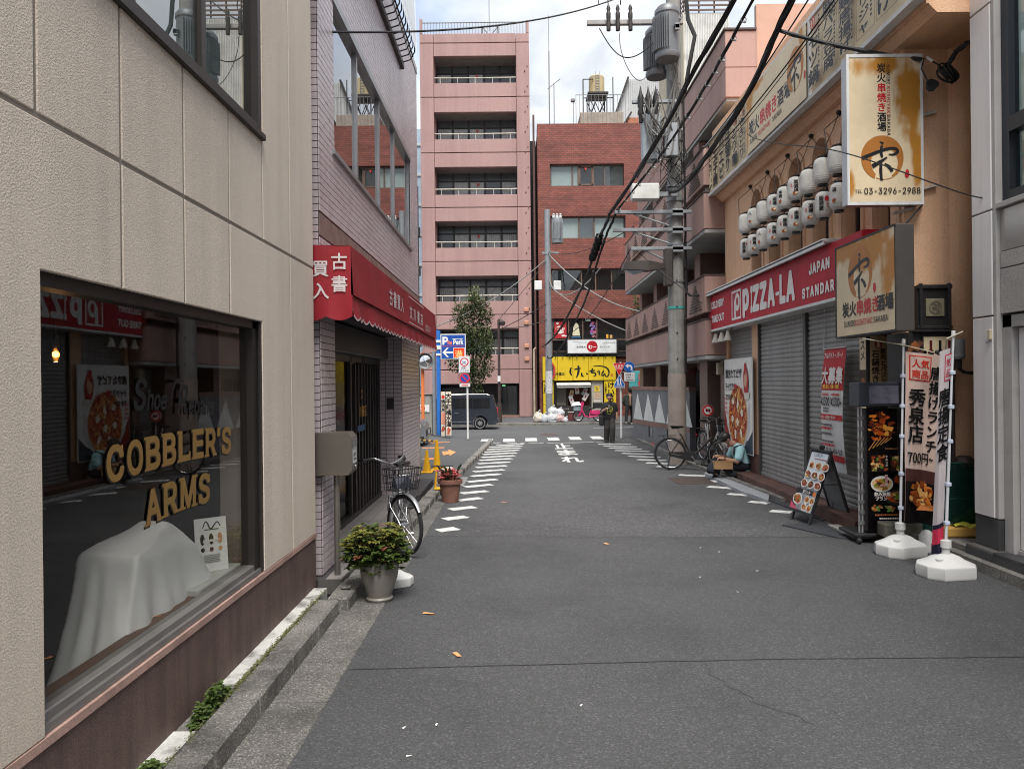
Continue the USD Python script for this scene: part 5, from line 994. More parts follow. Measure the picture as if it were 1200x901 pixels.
for z in (19.4, 19.93): b.cyl((-1.55, q, z), (-.75, q, z), .025, 5).cyl((-1.55, q + .8, z), (-.75, q + .8, z), .025, 5)
b.cyl((-1.55, q, 18.95), (-.75, q, 19.9), .02, 5).cyl((-.75, q, 18.95), (-1.55, q, 19.9), .02, 5); part(fr_, 'lattice', b, m_bronze); part(fr_, 'aerial', B().cyl((-1.2, q + .4, 19.9), (-1.2, q + .4, 21.6), .02, 5), m_grey)

part(pk, 'service_gap', B().box(.84, 1.14, FY + 2, FY + 8, 0, 14.4), m_black)  # black block filling the gap, painted shade between the two buildings
# ---------------- blue-grey building seen in the slit between the tiled building and the pink block
bb_ = thing('blue_grey_building', 'narrow blue grey building glimpsed between the tiled building and the pink block', 'building', (-7, 43, 0))
part(bb_, 'wall', B().box(-14, -5.25, 43, 50, 0, 16.6), M('blue_grey', (.30, .38, .46), .5, var=.08)); 
for k in range(9): part(bb_, 'floor_band', B().cbox(-14, -5.22, 42.93, 42.998, 1.6 + k * 1.75, 1.75 + k * 1.75, .01), M('pale_band', (.42, .44, .45), .6))
db = thing('drain_stack', 'black drainpipe with brackets beside the blue grey building', 'pipe', (-4.75, 36.7, 0)); b = B().cyl((-4.78, 36.4, 0), (-4.78, 36.4, 11.5), .05, 8)
for z in (3.6, 7.1, 9.0): b.cbox(-4.92, -4.66, 36.3, 36.5, z, z + .5, .03)
part(db, 'pipe', b, m_black)
gp = thing('grey_drainpipe', 'pair of brown pipes in the dark gap left of the brick building', 'pipe', (1, 36.6, 0)); part(gp, 'pipe', B().cyl((.98, 36.5, 0), (.98, 36.5, 15), .05, 8), M('pipe_rust', (.09, .045, .035), .6)); part(gp, 'pipe', B().tube([(.88, 36.3, 0), (.88, 36.3, 3.4), (.98, 36.3, 3.5)], .05, 8), M('pipe_tan', (.42, .34, .25), .6))

# ================================================================ RED BRICK BUILDING AND ITS SHOPS
usd_brick = usdkit.material(stage, '/World/Looks/red_brick', {
    'g': ('geometry', {}), 'sx': ('separate_xyz', {}), 'cx': ('combine_xyz', {}),
    'b': ('brick_texture', {'scale': 1.0, 'brick_width': 0.22, 'row_height': 0.095, 'mortar_size': 0.010, 'color1': (0.26, 0.072, 0.05), 'color2': (0.185, 0.05, 0.036), 'mortar': (0.10, 0.042, 0.036), 'bias': 0.0}),
    'n': ('noise_texture', {'scale': 0.9, 'detail': 6.0, 'roughness': 0.65}), 'r': ('rgb_ramp', {'ramp': [(.3, (.72,) * 3), (.65, (1.08,) * 3)]}), 'm': ('mix_color', {'blend_type': 'multiply', 'fac': 1.0, 'use_clamp_result': False}),
    'ms': ('mapping', {'scale': (.15, 1.0, 2.2)}), 'n2': ('noise_texture', {'scale': 2.0, 'detail': 3.0}), 'r2': ('rgb_ramp', {'ramp': [(.35, (.78,) * 3), (.6, (1.05,) * 3)]}), 'm2': ('mix_color', {'blend_type': 'multiply', 'fac': 1.0, 'use_clamp_result': False}),
    'bu': ('bump', {'distance': 0.01, 'strength': 0.8}), 'p': ('principled_bsdf', {'roughness': 0.75})},
    [('g.position', 'sx.vector'), ('sx.x', 'cx.x'), ('sx.z', 'cx.y'), ('cx.vector', 'b.vector'), ('g.position', 'n.vector'), ('n.fac', 'r.fac'), ('b.color', 'm.a'), ('r.color', 'm.b'), ('g.position', 'ms.vector'), ('ms.vector', 'n2.vector'), ('n2.fac', 'r2.fac'), ('m.result', 'm2.a'), ('r2.color', 'm2.b'), ('m2.result', 'p.base_color'), ('b.fac', 'bu.height'), ('bu.normal', 'p.normal')], surface='p.BSDF')
br = thing('brick_building', 'red brick building with ribbon windows above the yellow shop', 'building', (3.5, FY, 0))
bays = [(1.78, 5.45, 11.5, 12.6), (1.78, 5.5, 8.9, 10.02), (1.78, 5.6, 6.3, 7.42), (1.75, 6.4, 3.05, 4.95)]
bx0, bx1 = 1.16, 8.0
b = B().prism(sbox(bx0, .1, bx1, 14.6).difference(unary_union([sbox(u0, z0, u1, z1) for u0, u1, z0, z1 in bays] + [sbox(1.3, .1, 5.9, 3.04)])), face_cam(0, FY, 0), -.35)
part(br, 'brick_front', b, usd_brick); part(br, 'core', B().box(bx0, bx1, FY + .6, FY + 9, 0, 14.3).box(bx0, bx0 + .4, FY + .3, FY + .7, 0, 14.5), usd_brick)
m_wf = M('window_frame_brown', (.12, .075, .055), .5)
def ribbon(u0, u1, z0, z1, cells):
    w = part(br, 'ribbon_window', B().box(u0, u1, FY + .30, FY + .34, z0, z1), m_wdark); b = B().box(u0, u1, FY + .16, FY + .28, z0, z0 + .06).box(u0, u1, FY + .16, FY + .28, z1 - .06, z1)
    for a, c, kind in cells:
        b.box(a - .03, a + .03, FY + .16, FY + .28, z0 + .06, z1 - .06)
        if kind == 'blind': part(w, 'blind', B().box(a + .05, c - .02, FY + .27, FY + .29, z0 + .08, z1 - .08), M('blind_pale', (.40, .44, .42), .7, var=.06))
        if kind == 'green': part(w, 'blind', B().box(a + .05, c - .02, FY + .27, FY + .29, z0 + .08, z1 - .08), M('blind_green', (.42, .47, .38), .7, var=.06))
        if kind == 'door':
            b.box(a + .03, c - .03, FY + .14, FY + .22, z0 + .06, z0 + .14).box(a + .03, c - .03, FY + .14, FY + .22, z1 - .14, z1 - .06).box(a + .03, a + .1, FY + .14, FY + .22, z0, z1).box(c - .1, c - .03, FY + .14, FY + .22, z0, z1); part(w, 'blind', B().box(a + .1, c - .1, FY + .25, FY + .27, z0 + .14, z1 - .14), M('blind_green', (0, 0, 0)))
            part(w, 'fire_mark', B().add([(a + .28, FY + .13, z1 - .16), (a + .44, FY + .13, z1 - .16), (a + .36, FY + .13, z1 - .32)], [(0, 1, 2)]), m_red)
    part(w, 'frame', b, m_wf); part(w, 'pane', B().add([(u0, FY + .2, z0), (u1, FY + .2, z0), (u1, FY + .2, z1), (u0, FY + .2, z1)], [(0, 1, 2, 3)]), glass('far_glass', (.75, .8, .8), 1.6))
ribbon(*bays[0], [(1.81, 2.9, 'blind'), (2.9, 3.2, 'blind'), (3.2, 3.95, 'door'), (3.95, 4.5, 'green'), (4.5, 5.4, 'dark')])
ribbon(*bays[1], [(1.81, 3.2, 'blind'), (3.2, 3.95, 'dark'), (3.95, 5.45, 'blind')]); ribbon(*bays[2], [(1.81, 3.3, 'green'), (3.3, 4.0, 'green'), (4.0, 4.8, 'green'), (4.8, 5.55, 'green')])
sw = part(br, 'bar_window', B().box(1.75, 6.4, FY + .5, FY + .55, 3.05, 4.95), M('bar_dark', (.03, .032, .033), .4)); part(sw, 'frame', B().box(1.75, 1.83, FY + .1, FY + .3, 3.05, 4.95).box(2.60, 2.66, FY + .1, FY + .3, 3.9, 4.95).box(3.3, 3.36, FY + .1, FY + .3, 3.9, 4.95).box(4.0, 4.06, FY + .1, FY + .3, 3.9, 4.95).box(1.75, 6.4, FY + .05, FY + .3, 3.86, 3.92).box(1.75, 6.4, FY - .02, FY + .0, 3.3, 3.33), m_wf)
part(sw, 'pane', B().add([(1.75, FY + .2, 3.9), (6.4, FY + .2, 3.9), (6.4, FY + .2, 4.95), (1.75, FY + .2, 4.95)], [(0, 1, 2, 3)]), glass('far_glass'))
P = Print(face_cam(0, FY + .14, 0)); P.rect(1.92, 3.98, 2.52, 4.82, srgb(170, 40, 48)); P.disc(2.22, 4.4, .24, .16, (.7, .65, .6), wob=.2).text('祭り', 1.98, 4.32, .24, srgb(160, 30, 40), bold=3).disc(2.08, 4.72, .08, .05, (.7, .65, .6), wob=.2).disc(2.4, 4.1, .12, .05, (.7, .65, .6), wob=.2)
P.poly([(2.82, 4.1), (3.2, 4.1), (3.12, 4.62), (3.05, 4.72), (2.98, 4.72), (2.88, 4.6)], srgb(206, 200, 170)).disc(3.0, 4.5, .07, .08, srgb(90, 110, 90)).disc(3.0, 4.5, .05, .06, srgb(206, 200, 170)).rect(2.78, 4.0, 3.24, 4.06, srgb(70, 110, 150))
rq = random.Random(3)
for k in range(34): P.z -= .0003; P.disc(3.72 + rq.uniform(0, .3), 4.0 + rq.uniform(0, .75), .05, .05, srgb(rq.randint(90, 200), rq.randint(70, 130), rq.randint(90, 190)), 8, .2, rq)
P.rect(3.45, 4.8, 3.72, 4.93, (.75, .75, .75)).rect(4.5, 3.95, 4.6, 4.15, srgb(220, 170, 60)).rect(4.68, 3.95, 4.8, 4.12, srgb(200, 160, 90)); P.build(sw, 'window_print', vcol('poster_print', .55))
ws = thing('white_bar_sign', 'white signboard with red round logo in black frame above the yellow shop', 'sign', (3.7, FY, 3.2))
part(ws, 'frame', B().cbox(2.48, 5.02, FY - .3, FY - .02, 3.14, 3.92, .02), m_black); part(ws, 'face', B().box(2.55, 4.94, FY - .312, FY - .302, 3.21, 3.86), M('bar_sign_white', (.66, .68, .68), .5))  # sign face in one plain white
P = Print(face_cam(0, FY - .314, 0)); P.disc(3.75, 3.53, .27, .28, srgb(168, 24, 40)).text('むー', 3.56, 3.44, .2, (.85, .85, .85), bold=4).text('お好焼 水', 2.98, 3.47, .11, srgb(90, 90, 90), bold=1).text('ダイニング', 4.12, 3.47, .10, srgb(90, 90, 90), bold=1).line([(2.8, 3.76), (3.5, 3.73)], .02, srgb(150, 155, 155)).line([(4.3, 3.72), (4.9, 3.70)], .02, srgb(150, 155, 155)); P.build(ws)
m_yel = M('yellow_sheet', (0.66, 0.47, 0.015), 0.5, var=.06, scale=2, streak=.06)
ysn = thing('yellow_shop_sign', 'large bright yellow shop fascia with black brush lettering', 'sign', (3.1, FY, 1.9))
xs_ = [1.30, 2.05, 2.80, 3.56, 4.32, 4.92]
for u0, u1 in zip(xs_, xs_[1:]): part(ysn, 'sheet_panel', B().cbox(u0 + .008, u1 - .008, FY - .2, FY - .1, 1.87, 3.04, .008), m_yel)
part(ysn, 'backing', B().box(1.3, 4.92, FY - .1, FY, 1.9, 3.0), m_black)
for k in range(10): part(ysn, 'spot', B().lathe([(.02, 0), (.04, .06), (.0, .1)], 8, (1.6 + k * .35, FY - .28, 3.02)), m_black)
P = Print(face_cam(0, FY - .205, 0)); P.text('九大温北', 1.78, 2.14, .155, ink, bold=4)
def brush(chs):
    for pts, w in chs: P.stroke(pts, w, ink, 22)
brush([([(2.72, 2.52), (2.67, 2.3), (2.74, 2.12)], [.06, .11, .05]), ([(2.86, 2.42), (3.02, 2.44), (3.18, 2.47)], [.05, .08, .06]), ([(3.06, 2.60), (3.07, 2.3), (2.96, 2.0)], [.09, .12, .04]),
       ([(3.24, 2.25), (3.24, 2.12), (3.34, 2.06)], [.06, .09, .03]), ([(3.46, 2.24), (3.52, 2.16)], [.05, .08]),
       ([(3.6, 2.32), (3.76, 2.34), (3.9, 2.36)], [.04, .07, .04]), ([(3.78, 2.46), (3.72, 2.26), (3.86, 2.24), (3.92, 2.14), (3.8, 2.08)], [.06, .08, .06, .07, .03]),
       ([(3.98, 2.28), (4.1, 2.3), (4.06, 2.18)], [.03, .06, .04]), ([(4.08, 2.36), (4.12, 2.12)], [.05, .05]),
       ([(4.32, 2.34), (4.22, 2.14), (4.28, 2.10), (4.36, 2.2), (4.40, 2.08), (4.5, 2.06), (4.58, 2.22), (4.52, 2.42), (4.34, 2.54), (4.05, 2.58), (3.78, 2.56)], [.06, .07, .05, .06, .05, .06, .08, .06, .04, .02])])
P.rect(4.66, 2.08, 4.76, 2.18, srgb(200, 90, 40)); P.build(ysn, 'lettering')
for k, (u0, u1, z0, lab) in enumerate(((1.32, 1.84, .12, 'left'), (4.33, 4.92, .55, 'right'))):
    t = thing('yellow_side_sign', f'yellow vertical sign panel on the {lab} of the yellow shop front', 'sign', (u0, FY, z0)); n = 3 if k == 0 else 2
    for i in range(n): part(t, 'sheet_panel', B().cbox(u0, u1, FY - .16, FY - .1, z0 + i * (1.84 - z0) / n + .01, z0 + (i + 1) * (1.84 - z0) / n - .01, .008), m_yel)
    P = Print(face_cam(0, FY - .165, 0)); P.text('けいちゃん', u0 + .34, 1.8, .34 if k else .32, ink, bold=6, vertical=True).text('九大温北', u0 + .08, 1.7, .11, ink, bold=2, vertical=True); P.build(t, 'lettering')
shp = part(br, 'shop_front', B().box(1.86, 4.3, FY + .9, FY + 1.0, .1, 3.04).box(1.86, 1.92, FY - .1, FY + .9, .1, 1.85).box(4.95, 5.9, FY + 1.5, FY + 1.6, 0, 3.04).box(1.3, 4.92, FY - .05, FY + .9, 1.86, 1.9), m_dark)
part(shp, 'counter', B().box(1.95, 3.65, FY - .06, FY + .3, .1, .62), M('counter_dark', (.035, .03, .03), .6)); part(shp, 'counter_lettering', Print(face_cam(0, FY - .065, 0)).text('・TEPPAN YAKI・', 2.05, .44, .07, srgb(170, 165, 150), 'latin', 1).b, vcol())
part(shp, 'window_post', B().box(1.93, 1.99, FY - .08, FY, .62, 1.7).box(2.5, 2.54, FY - .04, FY + .02, .62, 1.6).box(3.62, 3.70, FY - .08, FY, .1, 1.8), m_bronze); part(shp, 'curtain', B().box(2.0, 2.48, FY + .2, FY + .22, .64, 1.6), M('shop_curtain', (.26, .24, .2), .9))
part(shp, 'awning', B().hull([(1.98, FY - .1, 1.78), (3.66, FY - .1, 1.78), (1.98, FY - .5, 1.66), (3.66, FY - .5, 1.66), (1.98, FY - .1, 1.72), (3.66, FY - .1, 1.72), (1.98, FY - .5, 1.62), (3.66, FY - .5, 1.62)]).box(2.0, 3.64, FY - .46, FY - .1, 1.52, 1.6), M('awning_white', (.5, .5, .48), .6))
part(shp, 'menu_panel', B().box(3.72, 4.28, FY - .06, FY, .25, 1.84), M('menu_beige', (.40, .37, .32), .7))
P = Print(face_cam(0, FY - .07, 0)); P.rect(3.86, 1.3, 4.12, 1.6, srgb(220, 190, 70)).disc(3.99, 1.45, .08, .09, srgb(160, 140, 60), wob=.2).rect(3.84, .95, 4.16, 1.25, srgb(196, 170, 140)).rect(3.84, .66, 4.16, .92, srgb(200, 190, 180)).fake(3.88, 1.15, 4.12, 3, .03, (.3, .2, .2), 2)
for cx_, cz_, rt, col in ((2.72, 1.2, -.2, (200, 180, 140)), (2.72, .92, .3, (215, 215, 215)), (3.38, 1.32, -.5, (170, 175, 170)), (3.42, 1.06, -.55, (230, 225, 220)), (3.0, 1.4, .1, (210, 205, 190))):
    P.poly(affinity.rotate(sbox(cx_ - .1, cz_ - .2, cx_ + .1, cz_ + .2), math.degrees(rt), origin='center'), srgb(*col)); P.disc(cx_, cz_, .04, .06, srgb(170, 70, 60), wob=.2)
P.build(shp, 'notices', vcol('poster_print', .55))
rl = thing('red_lantern', 'red octagonal lantern sign with black lettering beside the far steel pole', 'lantern', (1.85, FY - .5, 2.0)); g = Point(0, 0).buffer(.36, 2); g = affinity.scale(affinity.rotate(g, 22.5), .6, 1.2)
part(rl, 'body', B().prism(affinity.translate(g, 1.72, 2.35), face_cam(0, FY - .45, 0), -.2), M('lantern_red', (.5, .05, .05), .5)); P = Print(face_cam(0, FY - .455, 0)); P.rect(1.62, 2.12, 1.82, 2.6, ink).text('ホルモン', 1.72, 2.6, .12, W, bold=3, vertical=True); P.build(rl)
tl = thing('teal_banner', 'teal shop sign with red emblem beyond the painted zigzag wall', 'sign', (5.0, 31, 1.5)); part(tl, 'board', B().cbox(4.82, 5.36, 31.5, 31.56, 1.42, 2.25, .01), M('teal', (.09, .42, .42), .5)); P = Print(face_cam(0, 31.49, 0)); P.disc(5.26, 1.72, .06, .12, srgb(210, 80, 80), wob=.1).text('串揚', 5.26, 2.15, .14, srgb(190, 120, 120), vertical=True).rect(4.84, 2.2, 4.96, 2.24, W); P.build(tl)
# roof things of the brick building
wt = thing('water_tank', 'beige water tank on a steel lattice tower above the brick building', 'water tank', (4.5, 40, 15.5))
part(wt, 'tank', B().lathe([(.0, 17.28), (.40, 17.28), (.42, 17.32), (.42, 18.15), (.40, 18.25), (.2, 18.36), (0, 18.38)], 24, (4.52, 40, 0)), M('tank_beige', (.42, .34, .19), .6, var=.12, streak=.15), smooth=40)
b = B()
for k in range(7): b.box(4.42, 4.62, 39.55, 39.57, 17.35 + k * .14, 17.37 + k * .14)
b.box(4.41, 4.43, 39.54, 39.58, 17.2, 18.4).box(4.61, 4.63, 39.54, 39.58, 17.2, 18.4); part(wt, 'ladder', b, m_grey); b = B()
for xx in (4.05, 5.0):
    for yy in (39.5, 40.5): b.cyl((xx, yy, 15.9), (xx, yy, 17.2), .035, 5)
for yy in (39.5, 40.5):
    b.cyl((4.05, yy, 15.9), (4.5, yy, 17.1), .025, 5).cyl((4.5, yy, 17.1), (5.0, yy, 15.9), .025, 5).cyl((4.05, yy, 17.1), (4.5, yy, 15.95), .025, 5).cyl((5.0, yy, 17.1), (4.5, yy, 15.95), .025, 5)
b.box(3.98, 5.08, 39.4, 40.6, 17.18, 17.27).cyl((3.75, 39.6, 15.8), (3.75, 39.6, 18.0), .035, 5).cyl((3.75, 39.6, 18.0), (4.3, 39.6, 18.0), .03, 5).cyl((5.35, 39.6, 15.8), (5.35, 39.6, 18.1), .03, 5).cyl((3.75, 39.6, 17.0), (5.35, 39.6, 17.0), .03, 5); part(wt, 'lattice_tower', b, m_bronze)
ph = thing('rooftop_room', 'concrete rooftop block with railings below the beige water tank', 'rooftop room', (4.6, 39, 14.5)); part(ph, 'block', B().cbox(3.55, 5.85, 39.2, 42, 14.2, 16.1, .02), M('roof_conc', (.33, .29, .24), .85, streak=.2)); b = B()
for k in range(14): b.cyl((3.3 + k * .2, 38.9, 14.6), (3.3 + k * .2, 38.9, 17.0 if 0 else 16.9), .012, 4)
part(ph, 'railing', B().cyl((3.3, 38.9, 16.9), (5.9, 38.9, 16.9), .02, 5), m_grey); part(ph, 'floodlight', B().cyl((3.15, 38.8, 14.5), (3.15, 38.8, 16.5), .02, 5).cbox(3.02, 3.24, 38.7, 38.9, 16.5, 16.65, .02), m_grey); part(ph, 'rail_frame', b, m_grey)
an = thing('roof_aerial', 'tall thin whip aerial with side arm on the brick building roof', 'antenna', (1.9, 37.5, 14.5)); part(an, 'mast', B().cyl((1.82, 37.3, 14.3), (1.82, 37.3, 18.5), .035, 6).cyl((1.82, 37.3, 18.5), (1.82, 37.3, 20.3), .018, 5), m_grey); part(an, 'second_mast', B().cyl((2.06, 37.3, 14.3), (2.06, 37.3, 16.9), .025, 6).tube([(1.75, 37.3, 16.6), (2.0, 37.3, 16.8), (2.38, 37.3, 17.1)], .02, 5), m_grey)
gs = thing('grey_shed_building', 'pale grey corrugated roof building behind the utility pole transformer', 'building', (8, 45, 0)); m_shed = M('shed_grey', (.40, .41, .41), .6, var=.06)
b = B()
part(gs, 'front_wall', B().prism(Polygon([(5.0, 0), (10, 0), (10, 20.6), (7.2, 20.6), (5.0, 14.5)]), face_cam(0, 46, 0), -.3), m_shed)
for k in range(22): b.box(7.2 + k * .13, 7.23 + k * .13, 45.96, 46, 14, 20.5)
part(gs, 'rib', b, m_shed); part(gs, 'roof_edge', B().obox((5.0, 45.7, 14.5), (.339, 0, .941), (0, 1, 0), (-.941, 0, .339), 6.5, .5, .12), m_bronze)
ob = thing('orange_brick_tower', 'small orange brick block above the brick building behind the pole', 'building', (6.8, 42, 0)); part(ob, 'wall', B().box(6.25, 7.6, 40.5, 43, 14, 16.25), M('orange_brick', (.34, .14, .08), .8, var=.25, scale=9)); part(ob, 'roof_edge', B().obox((5.9, 40.4, 15.6), (.55, 0, .835), (0, 1, 0), (-.835, 0, .55), 1.1, .4, .08), m_bronze)
wp = thing('white_penthouse', 'cream and white ribbed penthouse with grille fence behind the balcony building', 'building', (7, 28, 9)); 
part(wp, 'front_wall', B().box(6.15, 7.78, 26.5, 31, 8, 15.0), M('pent_white', (.56, .56, .53), .6)); b = B()
for k in range(27): b.box(6.16 + k * .06, 6.185 + k * .06, 26.47, 26.5, 8, 14.95)
part(wp, 'rib', b, M('pent_rib', (.50, .50, .48), .6)); part(wp, 'side_wall', B().box(6.12, 6.149, 26.45, 31, 8, 15.0), M('pent_cream', (.52, .48, .36), .7)); b = B()
for k in range(9): b.box(6.12, 7.8, 26.44, 26.47, 15.05 + k * .17, 15.11 + k * .17).box(6.1, 6.12, 26.46, 31, 15.05 + k * .17, 15.11 + k * .17)
for k in range(4): b.box(6.12 + k * .55, 6.17 + k * .55, 26.48, 26.52, 15.0, 16.6)
for k in range(10): b.box(6.125, 6.16, 26.5 + k * .45, 26.54 + k * .45, 15.0, 16.6)
part(wp, 'grille_fence', b, m_wf)
wf2 = thing('pale_wall_block', 'pale building top seen above the peach south wall', 'building', (10, 24, 9)); part(wf2, 'wall', B().prism(Polygon([(7.6, 8), (14, 8), (14, 13.2), (9.2, 12.6), (8.0, 10.9), (7.6, 10.9)]), face_cam(0, 22, 0), -.3), M('pent_white', (1, 1, 1))); part(wf2, 'coping', B().obox((8.9, 21.9, 12.3), (.97, 0, .22), (0, 1, 0), (-.22, 0, .97), 5, .5, .1), m_wf)
# left roof grille on the tiled building
gr = thing('balcony_grille', 'curved bar balcony grille high on the tiled building', 'railing', (TX, 9, 6.8)); part(gr, 'beam', B().cbox(TX - .02, TX + .06, 6.7, 11.5, 6.72, 6.82, .01), m_bronze); b = B()
for k in range(26):
    y = 6.8 + k * .185; b.tube([(TX + .03, y, 6.8), (TX + .16, y, 6.84), (TX + .23, y, 6.96), (TX + .24, y, 7.2), (TX + .22, y, 7.75)], .011, 5)
for z, o in ((6.9, .2), (7.15, .245), (7.45, .235), (7.75, .225)): b.cyl((TX + o, 6.75, z), (TX + o, 11.45, z), .011, 5)
part(gr, 'bar', b, m_black); part(gr, 'clear_panel', B().add([(TX + .26, 6.75, 6.95), (TX + .26, 11.48, 6.95), (TX + .24, 11.48, 7.8), (TX + .24, 6.75, 7.8)], [(0, 1, 2, 3)]), glass('grille_panel', (.85, .88, .88), 1.4))

# ================================================================ STREET FURNITURE
m_steel = M('galvanised', (.25, .265, .28), .5, var=.1, metallic=.4, scale=6)
m_polec = M('pole_concrete', (.25, .245, .235), .9, var=.2, scale=3, fine=.25, streak=.25)
m_blue = M('sign_blue', (.02, .10, .38), .45)
# far steel pole with transformer
sp = thing('steel_pole', 'grey steel pole with a small transformer in front of the brick building', 'utility pole', (1.45, 33, 0))
part(sp, 'shaft', B().lathe([(.155, 0.09), (.15, 3), (.13, 9.5), (0, 9.5)], 18, (1.46, 33, 0)), m_steel, smooth=40)
tr = part(sp, 'transformer', B().lathe([(0, 8.0), (.25, 8.0), (.26, 8.05), (.26, 9.05), (.24, 9.12), (.2, 9.14), (0, 9.14)], 22, (1.9, 33, 0)), m_steel, smooth=40)
b = B()
for k in range(3): b.lathe([(.05, 9.1), (.07, 9.15), (.05, 9.22), (.07, 9.25), (.0, 9.3)], 10, (1.74 + k * .15, 32.85, 0))
part(tr, 'insulator', b, m_white, smooth=40); b = B()
for k in range(8): b.box(1.68 + k * .06, 1.70 + k * .06, 32.68, 32.78, 8.15, 8.95)
part(tr, 'cooling_fin', b, m_steel); part(sp, 'band', B().lathe([(.155, 7.5), (.16, 7.5), (.16, 7.6), (.155, 7.6)], 18, (1.46, 33, 0), close=False).cbox(1.2, 1.95, 32.9, 33.0, 7.52, 7.6, .01).lathe([(.15, 4), (.158, 4), (.158, 4.08), (.15, 4.08)], 18, (1.46, 33, 0), close=False), m_steel)
for u, z in ((.85, 5.9), (1.7, 5.88)): part(sp, 'meter_box', B().cbox(u, u + .34, 32.75, 32.95, z, z + .42, .03), m_white)
part(sp, 'notice_wrap', B().lathe([(.158, 1.3), (.158, 2.3)], 18, (1.46, 33, 0), close=False), M('notice_white', (.5, .5, .5), .7, var=.3, scale=14))
# near concrete pole
UX, UY = 3.48, 16.0
up_ = thing('utility_pole', 'tall concrete utility pole with transformers and crossarms at right', 'utility pole', (UX, UY, 0))
part(up_, 'shaft', B().lathe([(.185, 0), (.165, 5), (.145, 11.5), (0, 11.5)], 26, (UX, UY, 0)), m_polec, smooth=40)
part(up_, 'base_wrap', B().lathe([(.19, 0.02), (.193, .02), (.193, 1.98), (.19, 1.98)], 26, (UX, UY, 0), close=False), M('wrap_tan', (.27, .225, .20), .7, var=.12, fine=.15), smooth=40)
part(up_, 'teal_band', B().lathe([(.178, 3.38), (.179, 3.38), (.179, 3.43), (.178, 3.43)], 26, (UX, UY, 0), close=False), M('teal_tape', (.05, .36, .32), .5))
for z in (3.95, 4.75, 5.05, 5.35, 5.7, 6.0, 7.0, 9.6): part(up_, 'clamp', B().lathe([(.172, z), (.186, z), (.186, z + .05), (.172, z + .05)], 22, (UX, UY, 0), close=False), m_steel)
b = B()
for k, z in enumerate(np.arange(2.3, 5.0, .28)): b.cyl((UX + (.16 if k % 2 else -.02), UY - .17, z), (UX + (.19 if k % 2 else -.02), UY - .19, z), .018, 6)
part(up_, 'step_hole', b, m_black)
for z, L in ((5.40, 1.35), (5.02, 1.38), (4.62, 1.0)):
    arm = part(up_, 'crossarm', B().cbox(UX - L, UX + .3, UY - .27, UY - .19, z, z + .07, .006), m_steel); part(arm, 'strut', B().tube([(UX - L * .7, UY - .23, z), (UX - .18, UY - .2, z - .25)], .02, 6).cbox(UX - .12, UX + .12, UY - .27, UY - .19, z - .05, z + .10, .01), m_steel)
hb = part(up_, 'white_cabinet', B().cbox(UX - 1.0, UX - .42, UY - .45, UY - .2, 5.66, 6.0, .02), M('cabinet_white', (.52, .52, .5), .5)); part(hb, 'bracket', B().cbox(UX - .42, UX, UY - .3, UY - .22, 5.75, 5.85, .01), m_steel)
tc_ = part(up_, 'control_box', B().cbox(UX - .30, UX - .02, UY - .5, UY - .22, 6.55, 7.25, .02), m_steel, 'grey control box strapped to the pole')
part(up_, 'control_box', B().cbox(UX - .75, UX - .35, UY - .4, UY - .1, 6.5, 7.5, .03), M('box_blue_grey', (.28, .31, .33), .5))
for k, (dx, dy, z0, z1, r) in enumerate(((-.22, -.42, 8.60, 9.62, .26), (-.32, .25, 8.5, 9.5, .24))):
    t = part(up_, 'transformer', B().lathe([(0, z0), (r - .02, z0), (r, z0 + .04), (r, z0 + .1), (r - .02, z0 + .12), (r - .02, z1 - .1), (r, z1 - .08), (r, z1), (r - .06, z1 + .08), (0, z1 + .1)], 28, (UX + dx, UY + dy, 0)), M('transformer_grey', (.14, .148, .158), .45, var=.1, metallic=.2, streak=.1), smooth=40); b = B()
    for q in range(11):
        a = rad(175 + q * 9); c_, s_ = cos(a), sin(a); b.obox((UX + dx + c_ * (r - .03), UY + dy + s_ * (r - .03), z0 + .15), (c_, s_, 0), (-s_, c_, 0), (0, 0, 1), .08, .012, z1 - z0 - .3)
    part(t, 'cooling_fin', b, M('transformer_grey', (0, 0, 0))); part(t, 'lug', B().cbox(UX + dx + .1, UX + dx + .2, UY + dy - r - .04, UY + dy - r + .05, z1 - .5, z1 - .38, .01).cbox(UX + dx + .1, UX + dx + .2, UY + dy - r - .04, UY + dy - r + .05, z0 + .5, z0 + .62, .01), m_steel)
ar = part(up_, 'top_arm', B().cbox(UX - 1.87, UX + .2, UY - .1, UY + .0, 9.52, 9.62, .008), M('arm_grey', (.30, .29, .28), .6))
for u in (-1.42, -1.22, -.95):
    part(ar, 'cutout_fuse', B().lathe([(0, 9.35), (.045, 9.35), (.05, 9.5), (.035, 9.55), (.05, 9.62), (.05, 9.72), (.03, 9.76), (.045, 9.82), (.02, 9.9), (0, 9.9)], 12, (UX + u, UY - .16, 0)), m_bronze, smooth=40)
for k in range(3): part(up_, 'arrester', B().lathe([(0, 7.3), (.04, 7.3), (.05, 7.45), (.07, 7.5), (.05, 7.6), (.07, 7.66), (.05, 7.75), (.07, 7.82), (.03, 7.95), (0, 8.1)], 12, (UX - .78 + k * .16, UY - .35, 0)), m_black, smooth=40)
part(up_, 'arrester_arm', B().cbox(UX - .95, UX, UY - .3, UY - .22, 7.74, 7.82, .01), m_steel)
